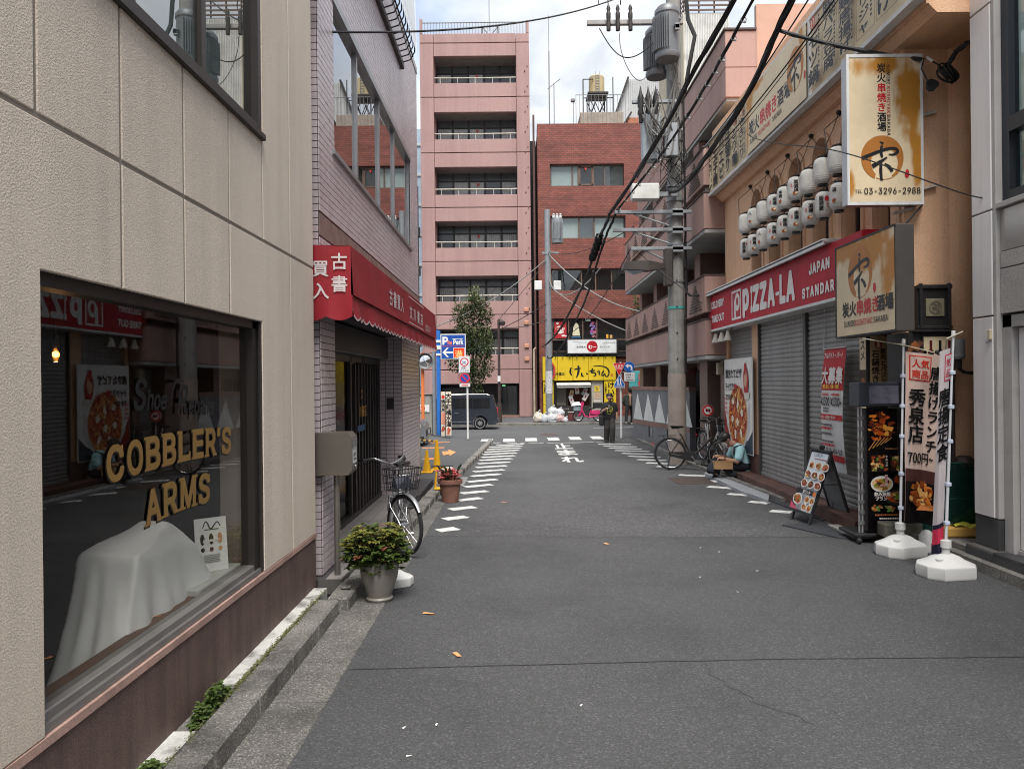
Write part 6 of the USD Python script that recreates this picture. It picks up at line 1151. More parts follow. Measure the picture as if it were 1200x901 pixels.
slp = part(up_, 'street_lamp', B().cbox(UX - .3, UX - .12, UY - .32, UY - .14, 3.85, 4.65, .02), M('lamp_brown', (.05, .042, .04), .5)); part(slp, 'lamp_head', B().hull([(UX - 1.2, UY - .4, 4.2), (UX - 1.2, UY - .1, 4.2), (UX - 1.15, UY - .4, 4.36), (UX - 1.15, UY - .1, 4.36), (UX - .3, UY - .3, 4.22), (UX - .3, UY - .18, 4.22), (UX - .3, UY - .3, 4.32), (UX - .3, UY - .18, 4.32), (UX - .65, UY - .4, 4.38), (UX - .65, UY - .1, 4.38), (UX - .65, UY - .4, 4.17), (UX - .65, UY - .1, 4.17)]), M('lamp_brown', (0, 0, 0))); part(slp, 'lamp_glass', B().hull([(UX - 1.14, UY - .36, 4.19), (UX - 1.14, UY - .14, 4.19), (UX - .75, UY - .36, 4.165), (UX - .75, UY - .14, 4.165), (UX - .95, UY - .25, 4.10)]), M('lamp_lens', (.35, .42, .5), .2))
b = B()
for k in range(16):
    a = R.uniform(-1.1, 1.1); zz = R.uniform(6.2, 8.3); b.tube([(UX - .85 + R.uniform(0, .5), UY - .4, 7.4 + R.uniform(-.3, .6)), (UX - .4 + .2 * a, UY - .5 - .1 * R.random(), 7.0 + R.uniform(-.6, .5)), (UX - .05, UY - .3, 7.6 + R.uniform(-.9, .6)), (UX + .1 * a, UY - .18, 8.2 + R.uniform(-.4, .6))], R.uniform(.008, .018), 5, smooth_=True)
part(up_, 'cable_loop', b, M('cable_grey', (.10, .097, .092), .6)); b = B()
for k in range(22): b.tube([(UX + R.uniform(-.4, .2), UY - .3, R.uniform(5.9, 6.7)), (UX + R.uniform(-.6, .25), UY - .4, R.uniform(5.8, 6.9)), (UX + R.uniform(-.2, .3), UY - .22, R.uniform(6.2, 7.6))], R.uniform(.006, .014), 4)
b.tube([(UX + .17, UY - .12, 2.0), (UX + .19, UY - .14, 5), (UX + .17, UY - .14, 8)], .025, 6).tube([(UX + .2, UY - .12, 8), (UX + .3, UY - .2, 8.6), (UX + .42, UY - .2, 9.2), (UX + .3, UY - .1, 9.6), (UX + .22, UY - .1, 10.6)], .045, 6); part(up_, 'cable_run', b, m_black)

def sign_pole(name, label, x, y, z1, r, mat, base=0.0):
    t = thing(name, label, 'sign', (x, y, base)); part(t, 'pole', B().cyl((x, y, base), (x, y, z1), r, 12), mat); return t
# parking sign
ps_ = sign_pole('parking_sign', 'blue parking direction sign with arrow on a tall blue pole', -2.65, 25.2, 3.62, .075, M('pole_blue', (.02, .14, .48), .45), .05)
part(ps_, 'board', B().cbox(-2.56, -1.70, 25.05, 25.13, 2.62, 3.48, .01), m_white); P = Print(face_cam(0, 25.045, 0)); P.rect(-2.53, 2.65, -1.73, 3.45, srgb(28, 72, 150)).text('P', -2.50, 3.14, .32, W, 'latin', 4).text('Park', -2.13, 3.13, .20, W, 'latin', 3, sx=.8).text('Re', -2.32, 3.13, .16, srgb(220, 110, 90), 'latin', 3, sx=.8).fake(-2.15, 3.3, -1.8, 1, .03, W, 2).rect(-2.5, 3.06, -1.77, 3.075, srgb(190, 60, 80)).poly([(-2.49, 2.86), (-2.34, 3.02), (-2.28, 3.02), (-2.39, 2.89), (-2.14, 2.89), (-2.14, 2.83), (-2.39, 2.83), (-2.28, 2.70), (-2.34, 2.70)], W).rect(-2.13, 2.66, -1.74, 3.02, srgb(230, 200, 190)).rect(-2.11, 2.68, -1.76, 3.0, srgb(225, 60, 25)).text('満', -2.08, 2.70, .27, srgb(250, 190, 120), bold=1); P.build(ps_)
part(ps_, 'clamp', B().cbox(-2.72, -2.55, 25.1, 25.3, 2.75, 2.83, .01).cbox(-2.72, -2.55, 25.1, 25.3, 3.2, 3.28, .01).cbox(-2.75, -2.56, 25.1, 25.3, 2.96, 3.1, .01), m_white)
gpp = sign_pole('grey_post', 'plain grey steel post beside the blue parking sign pole', -2.82, 25.4, 2.92, .065, m_steel, .05)
# speed limit and no stopping signs
ne = sign_pole('traffic_sign', 'speed limit sign above a no stopping sign on a thin white pole', -1.55, 23.4, 2.6, .03, m_white, .05)
part(ne, 'plate', B().cbox(-1.81, -1.46, 23.33, 23.345, 2.14, 2.66, .004), m_white); P = Print(face_cam(0, 23.328, 0)); P.rect(-1.80, 2.15, -1.47, 2.65, srgb(200, 202, 205)).disc(-1.635, 2.48, .135, .135, srgb(196, 40, 50)).disc(-1.635, 2.48, .10, .10, srgb(225, 225, 225)).text('30', -1.72, 2.42, .12, srgb(40, 60, 120), 'latin', 3, sx=.95).text('区間', -1.74, 2.27, .07, ink, bold=1).text('ここから', -1.77, 2.18, .07, ink, bold=1); P.build(ne)
part(ne, 'disc', B().lathe([(0, 0), (.165, 0), (.165, .012), (0, .012)], 28, (-1.63, 23.335, 1.97), axis='y'), m_white); P = Print(face_cam(0, 23.333, 0)); P.disc(-1.63, 1.97, .165, .165, srgb(196, 40, 55)).disc(-1.63, 1.97, .125, .125, srgb(40, 70, 150)).poly(affinity.rotate(sbox(-1.755, 1.95, -1.505, 1.99), -45, origin=(-1.63, 1.97)), srgb(196, 40, 55)); P.build(ne); part(ne, 'small_plate', B().cbox(-1.79, -1.46, 23.33, 23.34, 1.70, 1.80, .003), m_white); part(ne, 'red_arrow', Print(face_cam(0, 23.327, 0)).rect(-1.73, 1.735, -1.52, 1.765, srgb(190, 40, 60)).b, vcol())
# give way group on the right corner
gw = sign_pole('stop_sign', 'red inverted triangle stop sign over a blue crossing sign at the corner', 3.27, 23.1, 2.42, .033, m_white, .05)
T3 = lambda cx_, z0, z1, w: Polygon([(cx_ - w, z1), (cx_ + w, z1), (cx_, z0)]).buffer(.02)
part(gw, 'triangle_plate', B().prism(T3(3.21, 2.03, 2.37, .17), face_cam(0, 23.02, 0), .01), m_white); P = Print(face_cam(0, 23.008, 0)); P.poly(T3(3.21, 2.05, 2.365, .155), srgb(200, 36, 46)).text('止まれ', 3.21, 2.27, .095, W, bold=1, anchor='m').text('STOP', 3.21, 2.19, .07, W, 'latin', 1, anchor='m'); P.build(gw)
ph_ = Polygon([(3.06, 1.63), (3.37, 1.63), (3.37, 1.72), (3.215, 2.0), (3.06, 1.72)]).buffer(.015); part(gw, 'crossing_plate', B().prism(ph_, face_cam(0, 23.02, 0), .01), m_white); P = Print(face_cam(0, 23.008, 0)); P.poly(ph_.buffer(-.015), srgb(36, 96, 170)); 
for xx in (3.17, 3.25): P.disc(xx, 1.88, .022, .022, W).line([(xx, 1.86), (xx, 1.77)], .035, W).line([(xx, 1.78), (xx - .03, 1.70)], .02, W).line([(xx, 1.78), (xx + .03, 1.70)], .02, W)
P.rect(3.09, 1.65, 3.34, 1.67, W); P.build(gw)
bs = part(gw, 'round_plate', B().lathe([(0, 0), (.17, 0), (.17, .012), (0, .012)], 28, (3.53, 23.06, 2.27), axis='y'), m_white); P = Print(face_cam(0, 23.058, 0)); P.disc(3.53, 2.27, .165, .165, srgb(30, 92, 176)).poly([(3.58, 2.16), (3.63, 2.16), (3.63, 2.27), (3.59, 2.33), (3.50, 2.33), (3.50, 2.37), (3.41, 2.30), (3.50, 2.23), (3.50, 2.28), (3.56, 2.28), (3.58, 2.25)], W); P.build(gw)
part(gw, 'text_plate', B().cbox(3.37, 3.71, 23.06, 23.075, 1.82, 2.09, .004), m_white); P = Print(face_cam(0, 23.058, 0)); P.rect(3.375, 1.825, 3.705, 2.085, srgb(214, 214, 214)).text('自転車・', 3.40, 2.0, .065, ink, bold=1).text('を除く', 3.42, 1.92, .065, ink, bold=1).poly([(3.42, 1.86), (3.66, 1.86), (3.66, 1.88), (3.42, 1.88)], ink); P.build(gw)
part(gw, 'arm', B().cyl((3.27, 23.1, 2.1), (3.55, 23.1, 2.1), .015, 6), m_steel)
# convex mirror on an orange pole
mr = thing('traffic_mirror', 'round convex mirror on an orange pole behind the awning', 'mirror', (-2.8, 22, 0)); part(mr, 'pole', B().cyl((-2.79, 22, .05), (-2.79, 22, 2.75), .05, 10), M('mirror_orange', (.62, .17, .05), .5)); th = np.linspace(0, pi / 2, 6)
part(mr, 'mirror_face', B().lathe([(0.0, -.08), (.12, -.05), (.21, -.01), (.22, .0)], 26, (-2.7, 21.92, 2.48), axis='y', close=False), M('mirror_chrome', (.75, .77, .78), .05, var=0, metallic=1.0), smooth=60); part(mr, 'mirror_back', B().lathe([(.215, -.01), (.235, -.01), (.235, .05), (.1, .08), (0, .08)], 26, (-2.7, 21.93, 2.48), axis='y'), m_grey, smooth=40); part(mr, 'visor', B().lathe([(.235, -.1), (.245, -.1), (.245, .02), (.235, .02)], 26, (-2.7, 21.93, 2.49), axis='y', close=False), m_grey)
# concrete wall and no smoking sign
cw = thing('concrete_wall', 'weathered concrete boundary wall at the left of the side lot', 'wall', (-4, 25.6, 0)); part(cw, 'wall_body', B().cbox(-9, -2.93, 25.6, 25.8, .05, 1.42, .015), M('wall_conc', (.27, .26, .24), .9, var=.15, streak=.35)); part(cw, 'coping', B().cbox(-9, -2.9, 25.56, 25.84, 1.422, 1.46, .01), m_conc)
ns = thing('no_smoking_sign', 'small white no smoking sign on the concrete wall', 'sign', (-3.2, 25.58, .8)); part(ns, 'plate', B().cbox(-3.5, -3.02, 25.57, 25.598, .82, 1.07, .004), m_white); P = Print(face_cam(0, 25.567, 0)); P.disc(-3.26, .955, .095, .095, srgb(190, 50, 55)).disc(-3.26, .955, .07, .07, srgb(225, 225, 225)).rect(-3.31, .94, -3.21, .965, ink).poly(affinity.rotate(sbox(-3.34, .945, -3.18, .965), -45, origin=(-3.26, .955)), srgb(190, 50, 55)).fake(-3.4, .84, -3.1, 1, .018, ink, 3); P.build(ns)
# street lamp by the pink block
sl = thing('street_lamp', 'slim brown street lamp in front of the pink block', 'street lamp', (-.74, 32, 0)); part(sl, 'post', B().lathe([(.11, .09), (.10, .9), (.06, 1.0), (.055, 4.5), (0, 4.6)], 14, (-.74, 32, 0)), M('lamp_post_brown', (.045, .03, .027), .5), smooth=40); part(sl, 'head', B().lathe([(0, 4.25), (.10, 4.28), (.13, 4.40), (.15, 4.42), (.05, 4.5), (0, 4.5)], 16, (-.58, 31.9, 0)), M('lamp_brown', (0, 0, 0)), smooth=40); part(sl, 'bracket', B().tube([(-.74, 32, 4.5), (-.66, 31.95, 4.55), (-.58, 31.9, 4.5)], .02, 6), M('lamp_brown', (0, 0, 0))); part(sl, 'notice', B().cbox(-.80, -.68, 31.87, 31.88, 1.85, 2.1, .002), m_white)
# ================================================================ THE RED AWNING
m_awn = M('awning_red', (0.27, 0.016, 0.025), 0.6, var=.10, scale=1.2, streak=.12, spec=.3)
aw = thing('shop_awning', 'red fabric awning with white lettering over the bookshop doors', 'awning', (-1.6, 9.8, 2.4))
AX, AY0, AY1, AZ0, AZ1, AZV = -1.435, 6.45, 13.2, 2.62, 3.05, 2.40
def cloth(b, fn, n, m):
    v = [fn(i / n, j / m) for i in range(n + 1) for j in range(m + 1)]
    b.add(v, [(i * (m + 1) + j, (i + 1) * (m + 1) + j, (i + 1) * (m + 1) + j + 1, i * (m + 1) + j + 1) for i in range(n) for j in range(m)])
b = B(); cloth(b, lambda u, w: (AX + .02 * w - .004 * sin(w * 3.14) * (1 - cos(u * 2 * pi * 8)), AY0 + (AY1 - AY0) * u, AZ0 + (AZ1 - AZ0) * (1 - w)), 96, 6); part(aw, 'front', b, m_awn, smooth=40)
b = B(); cloth(b, lambda u, w: (AX + (-2.0 - AX) * u, AY0 + .004 * sin(u * 9), AZ0 + (AZ1 + .015 * u - AZ0) * w), 10, 6); part(aw, 'side', b, m_awn, smooth=40); b = B(); cloth(b, lambda u, w: (AX + (-1.76 - AX) * u, AY1, AZ0 + (AZ1 - AZ0) * w), 6, 4); part(aw, 'side', b, m_awn, smooth=40)
b = B(); cloth(b, lambda u, w: (AX + (-2.0 - AX) * w, AY0 + (AY1 - AY0) * u, AZ1 + .02 * w - .006 * (1 - cos(u * 2 * pi * 8)) * sin(pi * w)), 60, 3); part(aw, 'top', b, m_awn, smooth=40)
def val(u, w):
    n = 30; ph_ = (u * n) % 1.0; sc = .035 * abs(sin(pi * ph_)); return (AX + .012 * sin(u * 37 + 3 * sin(u * 11)) * w + .02 * w, AY0 + (AY1 - AY0) * u, AZ0 - (AZ0 - AZV - .035 + sc) * w)
b = B(); cloth(b, val, 360, 3)
def val2(u, w):
    ph_ = (u * 2.6) % 1.0; sc = .035 * abs(sin(pi * ph_)); return (AX + .01 - (.60) * u, AY0 + .012 * sin(u * 14) * w, AZ0 - (AZ0 - AZV - .035 + sc) * w)
cloth(b, val2, 48, 3); part(aw, 'valance', b, m_awn, smooth=50)
b = B()
for u in np.linspace(0, 1, 361)[:-1]:
    p0, p1 = np.array(val(u, 1)), np.array(val(u + 1 / 360, 1)); b.add([p0 + (.003, 0, 0), p1 + (.003, 0, 0), p1 + (.003, 0, .016), p0 + (.003, 0, .016)], [(0, 1, 2, 3)])
part(aw, 'white_piping', b, M('piping', (.6, .5, .5), .7)); b = B()
for y in (AY0 + .03, AY1 - .03): b.tube([(-2.0, y, 3.03), (AX - .02, y, 3.03), (AX - .02, y, AZ0)], .014, 6)
b.cyl((AX - .02, AY0 + .03, AZ0), (AX - .02, AY1 - .03, AZ0), .014, 6).cyl((AX - .02, AY0 + .03, AZ1 - .02), (AX - .02, AY1 - .03, AZ1 - .02), .014, 6); part(aw, 'frame', b, m_alu)
lett = srgb(206, 196, 196)
P = Print(face_cam(AX, AY0 - .006, AZ0)); P.text('古書', -.10, .37, .15, lett, bold=1, vertical=True, gap=.3).text('買入', -.265, .31, .15, lett, bold=1, vertical=True, gap=.3); P.build(aw, 'side_lettering', vcol('awning_print', .7))
P = Print(face_right(AX + .012, AY0, AZ0), z=.006); P.text('古書買入', 1.85, .13, .2, lett, bold=1, sx=1.15, gap=.25)
P.rect(3.35, .37, 4.95, .382, lett).rect(3.35, .03, 4.95, .042, lett).text('文川書店', 3.42, .11, .19, lett, bold=1, sx=1.4, gap=.6).text('(03)3261-8', 5.15, .05, .12, lett, 'latin', 1, sx=.9); P.build(aw, 'front_lettering', vcol('awning_print', .7))

# mailbox on a post
mb = thing('mailbox', 'brown metal mailbox with white notice on a steel post', 'mailbox', (-1.6, 6.58, .14)); m_mb = M('mailbox_brown', (.12, .105, .09), .45, var=.08, metallic=.3, spec=.5)
mx0, mx1, my0, my1, mz0, mz1 = -1.80, -1.455, 6.50, 6.72, 1.04, 1.415
part(mb, 'box', B().prism(Polygon([(0, .02), (.02, 0), (.31, 0), (.345, .04), (.345, .33), (.31, .375), (.0, .375)]), face_cam(mx0, my0, mz0), -.22), m_mb); part(mb, 'mail_flap', B().cbox(mx1 - .008, mx1 + .006, my0 + .02, my1 - .02, mz1 - .13, mz1 - .055, .004), M('flap_steel', (.22, .21, .2), .3, metallic=.7)); part(mb, 'notice', B().box(mx1 + .001, mx1 + .003, my0 + .035, my1 - .035, mz0 + .1, mz0 + .26), m_white)
P = Print(face_right(mx1 + .003, my0 + .035, mz0 + .1), z=.001); P.text('チラシ', .012, .11, .038, ink, bold=1).text('お断り', .012, .062, .038, ink, bold=1).fake(.02, .03, .12, 1, .014, ink, 4); P.build(mb); part(mb, 'lock', B().lathe([(0, 0), (.012, 0), (.012, .01), (0, .01)], 12, (mx1 + .004, my0 + .11, mz0 + .07), axis='x'), m_alu, smooth=40); part(mb, 'post', B().cyl((-1.615, 6.60, .14), (-1.615, 6.60, 1.05), .027, 14), M('post_steel', (.20, .185, .165), .35, metallic=.6), smooth=40)

# ================================================================ BICYCLES
m_tyre = M('tyre', (.016, .016, .017), .8); m_chrome = M('chrome', (.55, .55, .56), .22, var=.05, metallic=.9); m_bblk = M('bike_black', (.02, .02, .021), .5)
def bicycle(label, loc, rot, frame_mat, steer=0.0, basket=True, swept=True, cross=False, ww=1.06):
    t = thing('bicycle', label, 'bicycle', loc, rot, local=True); r = .325; FA = np.array((ww, 0, r)); bb_p = np.array((.43, 0, .27)); seat = np.array((.20, 0, .74)); hd0, hd1 = np.array((.84, 0, .62)), np.array((.80, 0, .82))
    def st(p):                                                         # steer a point of the front end
        p = np.atleast_2d(np.asarray(p, float)); o = np.array((.865, 0, 0)); return (p - o) @ rotz(steer).T + o
    def wheel(name, c, a):
        x1, z1 = np.array((cos(a), sin(a), 0)), np.array((0, 0, 1.)); n = np.cross(x1, z1)
        w = part(t, name, B().torus(c, r - .017, .019, x1, z1, 44, 9), m_tyre, smooth=60); part(w, 'rim', B().torus(c, r - .042, .011, x1, z1, 40, 6), m_chrome, smooth=60); part(w, 'hub', B().tube([c - n * .045, c + n * .045], .02, 10), m_chrome); b = B()
        for k in range(32):
            th, s = k * 2 * pi / 32, (1 if k % 2 else -1); q = th + (.55 if k % 4 < 2 else -.55); b.tube([c + n * .03 * s + (x1 * cos(q) + z1 * sin(q)) * .02, c + (x1 * cos(th) + z1 * sin(th)) * (r - .045)], .0014, 3, cap=False)
        part(w, 'spokes', b, m_chrome); return w
    wheel('rear_wheel', np.array((0, 0, r)), 0); fc = st(FA)[0]; wheel('front_wheel', fc, steer)
    f = B()
    if cross: f.tube([hd0 + (0, 0, .05), (.62, 0, .44), bb_p], .026, 10).tube([bb_p, seat], .017, 8)
    else: f.tube([hd0, (.70, 0, .40), (.55, 0, .30), bb_p], .021, 10).tube([hd1 - (0, 0, .06), (.64, 0, .52), (.40, 0, .40), (.33, 0, .42)], .014, 8).tube([bb_p, seat], .017, 8)
    f.tube([hd0 - (-.01, 0, .03), hd1], .022, 10)
    for s in (-1, 1): f.tube([bb_p + (0, .04 * s, 0), (0, .055 * s, r)], .010, 6).tube([seat + (.02, .02 * s, -.1), (0, .055 * s, r)], .009, 6)
    part(t, 'frame', f, frame_mat, smooth=60)
    k_ = B()
    for s in (-1, 1): k_.tube(st([(.835, .045 * s, .60), (.87, .055 * s, .50), (ww - .05, .055 * s, .38), (ww, .055 * s, r)]), .012, 8)
    k_.tube(st([(.835, -.05, .60), (.835, .05, .60)]), .014, 8); part(t, 'fork', k_, m_chrome if not cross else frame_mat, smooth=60)
    hb = B().tube(st([(.80, 0, .80), (.785, 0, .95)]), .013, 8)
    pts = [(.70, -.0, .0)]
    bar = [(.56, -.27, 1.00), (.66, -.255, 1.01), (.78, -.19, 1.03), (.82, -.08, .98), (.80, 0, .955), (.82, .08, .98), (.78, .19, 1.03), (.66, .255, 1.01), (.56, .27, 1.00)] if swept else [(.70, -.29, .98), (.76, -.2, .985), (.79, 0, .965), (.76, .2, .985), (.70, .29, .98)]
    h = part(t, 'handlebar', hb.tube(st(bar), .011, 8), m_chrome, smooth=60)
    for s in (0, -1):
        a, c = np.array(bar[s]), np.array(bar[1 if s == 0 else -2]); part(h, 'grip', B().tube(st([a, a + (c - a) * 1.05]), .017, 10), m_bblk); e = np.array(bar[1 if s == 0 else -2]); part(h, 'brake_lever', B().tube(st([e + (.04, 0, -.01), e + (.05, 0, -.04), a + (.05, 0, -.045)]), .005, 6).cbox(*sum(zip(st(e + (.03, 0, -.02))[0] - .018, st(e + (.03, 0, -.02))[0] + .018), ()), .005), m_bblk)
    cab = B().tube(st([bar[1], (.88, -.12, 1.04), (.90, -.02, .9), (.85, .0, .75)]), .004, 5).tube(st([bar[-2], (.9, .12, 1.05), (.92, .03, .88), (.85, .0, .72)]), .004, 5); part(h, 'brake_cable', cab, m_bblk)
    sd_ = part(t, 'saddle', B().hull([(.02, -.10, .86), (.02, .10, .86), (.0, -.08, .90), (.0, .08, .90), (.08, -.11, .90), (.08, .11, .90), (.26, -.03, .895), (.26, .03, .895), (.29, 0, .88), (.25, -.02, .86), (.25, .02, .86), (.05, 0, .83)]), m_bblk, smooth=70); part(sd_, 'seat_post', B().cyl(seat - (0, 0, .05), (.14, 0, .86), .013, 8), m_chrome)
    g = B(); 
    for s in (-.028, .028): pass
    for c, a0, a1, fn in ((np.array((0, 0, r)), rad(20), rad(205), lambda p: p), (FA, rad(-10 + 40), rad(160), st)):
        th = np.linspace(a0, a1, 22); rr_ = r + .018; v = []
        for q in th:
            for y, dr in ((-.026, -.008), (-.014, .004), (.014, .004), (.026, -.008)): v.append(c + ((rr_ + dr) * cos(q), y, (rr_ + dr) * sin(q)))
        g.add(fn(np.array(v)), [(i * 4 + j, i * 4 + j + 1, (i + 1) * 4 + j + 1, (i + 1) * 4 + j) for i in range(21) for j in range(3)])
    part(t, 'mudguard', g, M('mudguard_steel', (.45, .45, .46), .3, metallic=.8) if not cross else m_bblk, smooth=60)
    rk = B()
    for y in (-.06, 0, .06): rk.tube([(.12, y, .70), (-.25, y, .70)], .005, 5)
    for s in (-1, 1): rk.tube([(-.15, .06 * s, .70), (0, .06 * s, r)], .005, 5)
    rk.tube([(-.25, -.06, .70), (-.25, .06, .70)], .005, 5); part(t, 'rack', rk, m_chrome if not cross else m_bblk)
    cc = part(t, 'chain_case', B().hull([(x, y, z) for y in (-.035, -.055) for q in range(12) for x, z in ((.43 + .10 * cos(q * pi / 6), .27 + .10 * sin(q * pi / 6)), (.0 + .045 * cos(q * pi / 6), r + .045 * sin(q * pi / 6)))]), m_bblk)
    ck = part(t, 'crank', B().tube([(.43, -.08, .27), (.53, -.085, .14)], .009, 6).tube([(.43, .08, .27), (.33, .085, .40)], .009, 6).cyl((.43, -.08, .27), (.43, .08, .27), .018, 8), m_chrome)
    for s, x, z in ((-1, .53, .14), (1, .33, .40)): part(ck, 'pedal', B().cbox(x - .04, x + .04, s * .13 - .04, s * .13 + .04, z - .012, z + .012, .004), m_bblk)
    stp = B()
    for s in (-1, 1): stp.tube([(0, .07 * s, r), (-.06, .13 * s, .02), (-.02, .12 * s, .008)], .008, 6)
    part(t, 'stand', stp.tube([(-.06, -.13, .02), (-.06, .13, .02)], .008, 6), m_chrome if not cross else m_bblk)
    part(t, 'reflector', B().cbox(-.36, -.345, -.025, .025, .50, .56, .006), M('reflector', (.5, .03, .03), .3)); part(t, 'head_lamp', B().lathe([(0, 0), (.028, 0), (.034, .05), (.0, .06)], 12, tuple(st((1.0, .08, .56))[0]), axis='x'), m_chrome, smooth=50)
    if basket:
        k = B(); x0, x1, y0, y1, z0, z1 = .90, 1.14, -.17, .17, .70, .93
        for z, e in ((z0, -.035), (z0 + .075, -.02), (z0 + .15, -.01), (z1, 0)): k.tube(st([(x0 - e * .3, y0 - e, z), (x1 + e, y0 - e, z), (x1 + e, y1 + e, z), (x0 - e * .3, y1 + e, z), (x0 - e * .3, y0 - e, z)]), .0045 if z < z1 else .007, 5)
        for i in range(9):
            u = i / 8; y = y0 + (y1 - y0) * u
            for x, e in ((x0, .01), (x1, -.035)): k.tube(st([(x, y, z1), (x + (e if x == x1 else 0), y * .84, z0)]), .0032, 4)
            k.tube(st([(x0, y * .84, z0), (x1 - .035, y * .84, z0)]), .003, 4)
        for i in range(1, 6):
            x = x0 + (x1 - x0) * i / 6
            for y, s in ((y0, .035), (y1, -.035)): k.tube(st([(x, y, z1), (x - .01, y + s, z0)]), .0032, 4)
        bk = part(t, 'basket', k, m_bblk)
        part(bk, 'contents', B().hull(st([(.95, -.1, .72), (1.08, -.1, .72), (1.08, .1, .72), (.95, .1, .72), (1.0, -.08, .83), (1.05, .06, .86), (.97, .05, .82)])), M('basket_bag', (.03, .035, .05), .7))
    return t
a1_ = rad(-68)
ct = np.array((-1.21, 7.9)); hd_ = rad(-87); wl = 1.06
s_ = rad(40); fo = np.array((.865, 0)); fax = fo + np.array((cos(s_), sin(s_))) * (wl - .865)
org = ct - np.array((cos(hd_) * fax[0] - sin(hd_) * fax[1], sin(hd_) * fax[0] + cos(hd_) * fax[1]))
bicycle('silver city bicycle with black front basket parked in the left gutter', (org[0], org[1], .005), hd_, M('bike_silver', (.50, .51, .52), .3, metallic=.7), steer=s_)
bicycle('dark brown bicycle with rear rack standing beside the utility pole', (3.16, 15.2, .005), rad(-8), M('bike_brown', (.045, .038, .034), .35, metallic=.3), steer=rad(-14), basket=False, swept=False, cross=True)
bicycle('white bicycle partly hidden behind the dark brown bicycle', (4.12, 16.35, .07), rad(-82), M('bike_white', (.62, .62, .62), .35), steer=rad(10), basket=True, swept=False, cross=True)
# round prohibition sign on a weighted stand
rs_ = thing('stand_sign', 'small round red ringed prohibition sign on a stand beside the parked bicycles', 'sign', (4.05, 15.75, .06)); part(rs_, 'disc', B().lathe([(0, 0), (.125, 0), (.125, .012), (0, .012)], 28, (4.08, 15.75, 1.19), axis='y'), m_white); P = Print(face_cam(0, 15.748, 0)); P.disc(4.08, 1.19, .122, .122, srgb(196, 50, 50)).disc(4.08, 1.19, .082, .082, srgb(230, 228, 225)).disc(4.06, 1.19, .03, .03, ink).disc(4.11, 1.19, .025, .03, ink).line([(4.05, 1.21), (4.12, 1.22)], .012, ink).poly(affinity.rotate(sbox(3.99, 1.18, 4.17, 1.20), -45, origin=(4.08, 1.19)), srgb(196, 50, 50)); P.build(rs_); part(rs_, 'pole', B().cyl((4.08, 15.77, .1), (4.08, 15.77, 1.1), .014, 8), m_white)
for k, x in enumerate((4.04, 4.40)): part(rs_, 'weight_base', B().lathe([(0, .06), (.13, .06), (.14, .10), (.10, .17), (.04, .2), (0, .2)], 16, (x - .1, 15.3, 0)), m_black, smooth=40)
part(rs_, 'rail', B().tube([(3.94, 15.3, .18), (3.98, 15.3, .14), (4.12, 15.3, .13), (4.26, 15.3, .16), (4.3, 15.3, .3), (4.3, 15.3, .9)], .018, 8), m_white)

# ================================================================ POTS, CONES, FLAG BASE ON THE LEFT
gp_ = thing('flower_pot', 'leafy bronze green plant in a tall grey pot by the kerb', 'potted plant', (-1.18, 6.3, 0))
part(gp_, 'pot', B().lathe([(0, .0), (.105, .0), (.115, .02), (.10, .035), (.155, .2), (.170, .31), (.158, .34), (.145, .335), (.15, .3), (.0, .28)], 30, (-1.185, 6.3, .004)), M('pot_grey', (.20, .185, .165), .4, var=.08, spec=.5), smooth=45); part(gp_, 'soil', B().lathe([(0, .29), (.148, .285)], 16, (-1.185, 6.3, .006), close=False), m_dark)
r = random.Random(17); fol, red_l, stm = B(), B(), B(); yl = B()
for k in range(620):
    a, q = r.uniform(0, 2 * pi), r.random() ** .5; el = r.uniform(-.9, 1.3); px, py, pz = -1.215 + .29 * q * cos(a) * cos(el * .8), 6.3 + .24 * q * sin(a) * cos(el * .8), .425 + .18 * sin(el) * (.45 + .55 * q) + r.uniform(-.03, .04)
    n_ = r.randint(4, 6); d0 = np.array((cos(a) * .6, sin(a) * .6, .4)); tgt = red_l if (r.random() < .06) else (yl if pz > .47 and r.random() < .6 else fol)
    for j in range(n_):
        aa = j * 2 * pi / n_ + r.random(); leaf(tgt, (px, py, pz), np.array((cos(aa), sin(aa), r.uniform(-.25, .4))) + d0 * .4, r.uniform(.035, .06), r.uniform(.024, .04))
    if k % 5 == 0: stm.tube([(-1.185, 6.3, .28), (-1.2 + (px + 1.2) * .5, 6.3 + (py - 6.3) * .5, (pz + .28) / 2), (px, py, pz)], .003, 4)
part(gp_, 'foliage', fol, M('plant_green', (.085, .13, .028), .45, var=.4, scale=22, translucent=.3, spec=.5)); part(gp_, 'yellow_foliage', yl, M('plant_olive', (.21, .21, .05), .45, var=.35, scale=22, translucent=.3)); part(gp_, 'red_foliage', red_l, M('plant_rust', (.24, .085, .05), .5, var=.3, scale=20, translucent=.2)); part(gp_, 'stems', stm, M('stem_brown', (.08, .05, .03), .8))
tp = thing('terracotta_pot', 'terracotta pot with dark leaves and pink flowers beside the kerb', 'potted plant', (-1.05, 11.42, 0)); part(tp, 'pot', B().lathe([(0, 0), (.125, 0), (.165, .28), (.19, .285), (.195, .345), (.175, .35), (.165, .3), (0, .29)], 28, (-1.04, 11.42, .004)), M('terracotta', (.20, .095, .07), .8, var=.2, scale=7, fine=.2), smooth=45)
b, fl = B(), B()
for k in range(22):
    a = r.uniform(0, 6.28); leaf(b, (-1.05 + .08 * cos(a), 11.42 + .08 * sin(a), .33), (cos(a) * .35, sin(a) * .35, 1), r.uniform(.16, .30), .05)
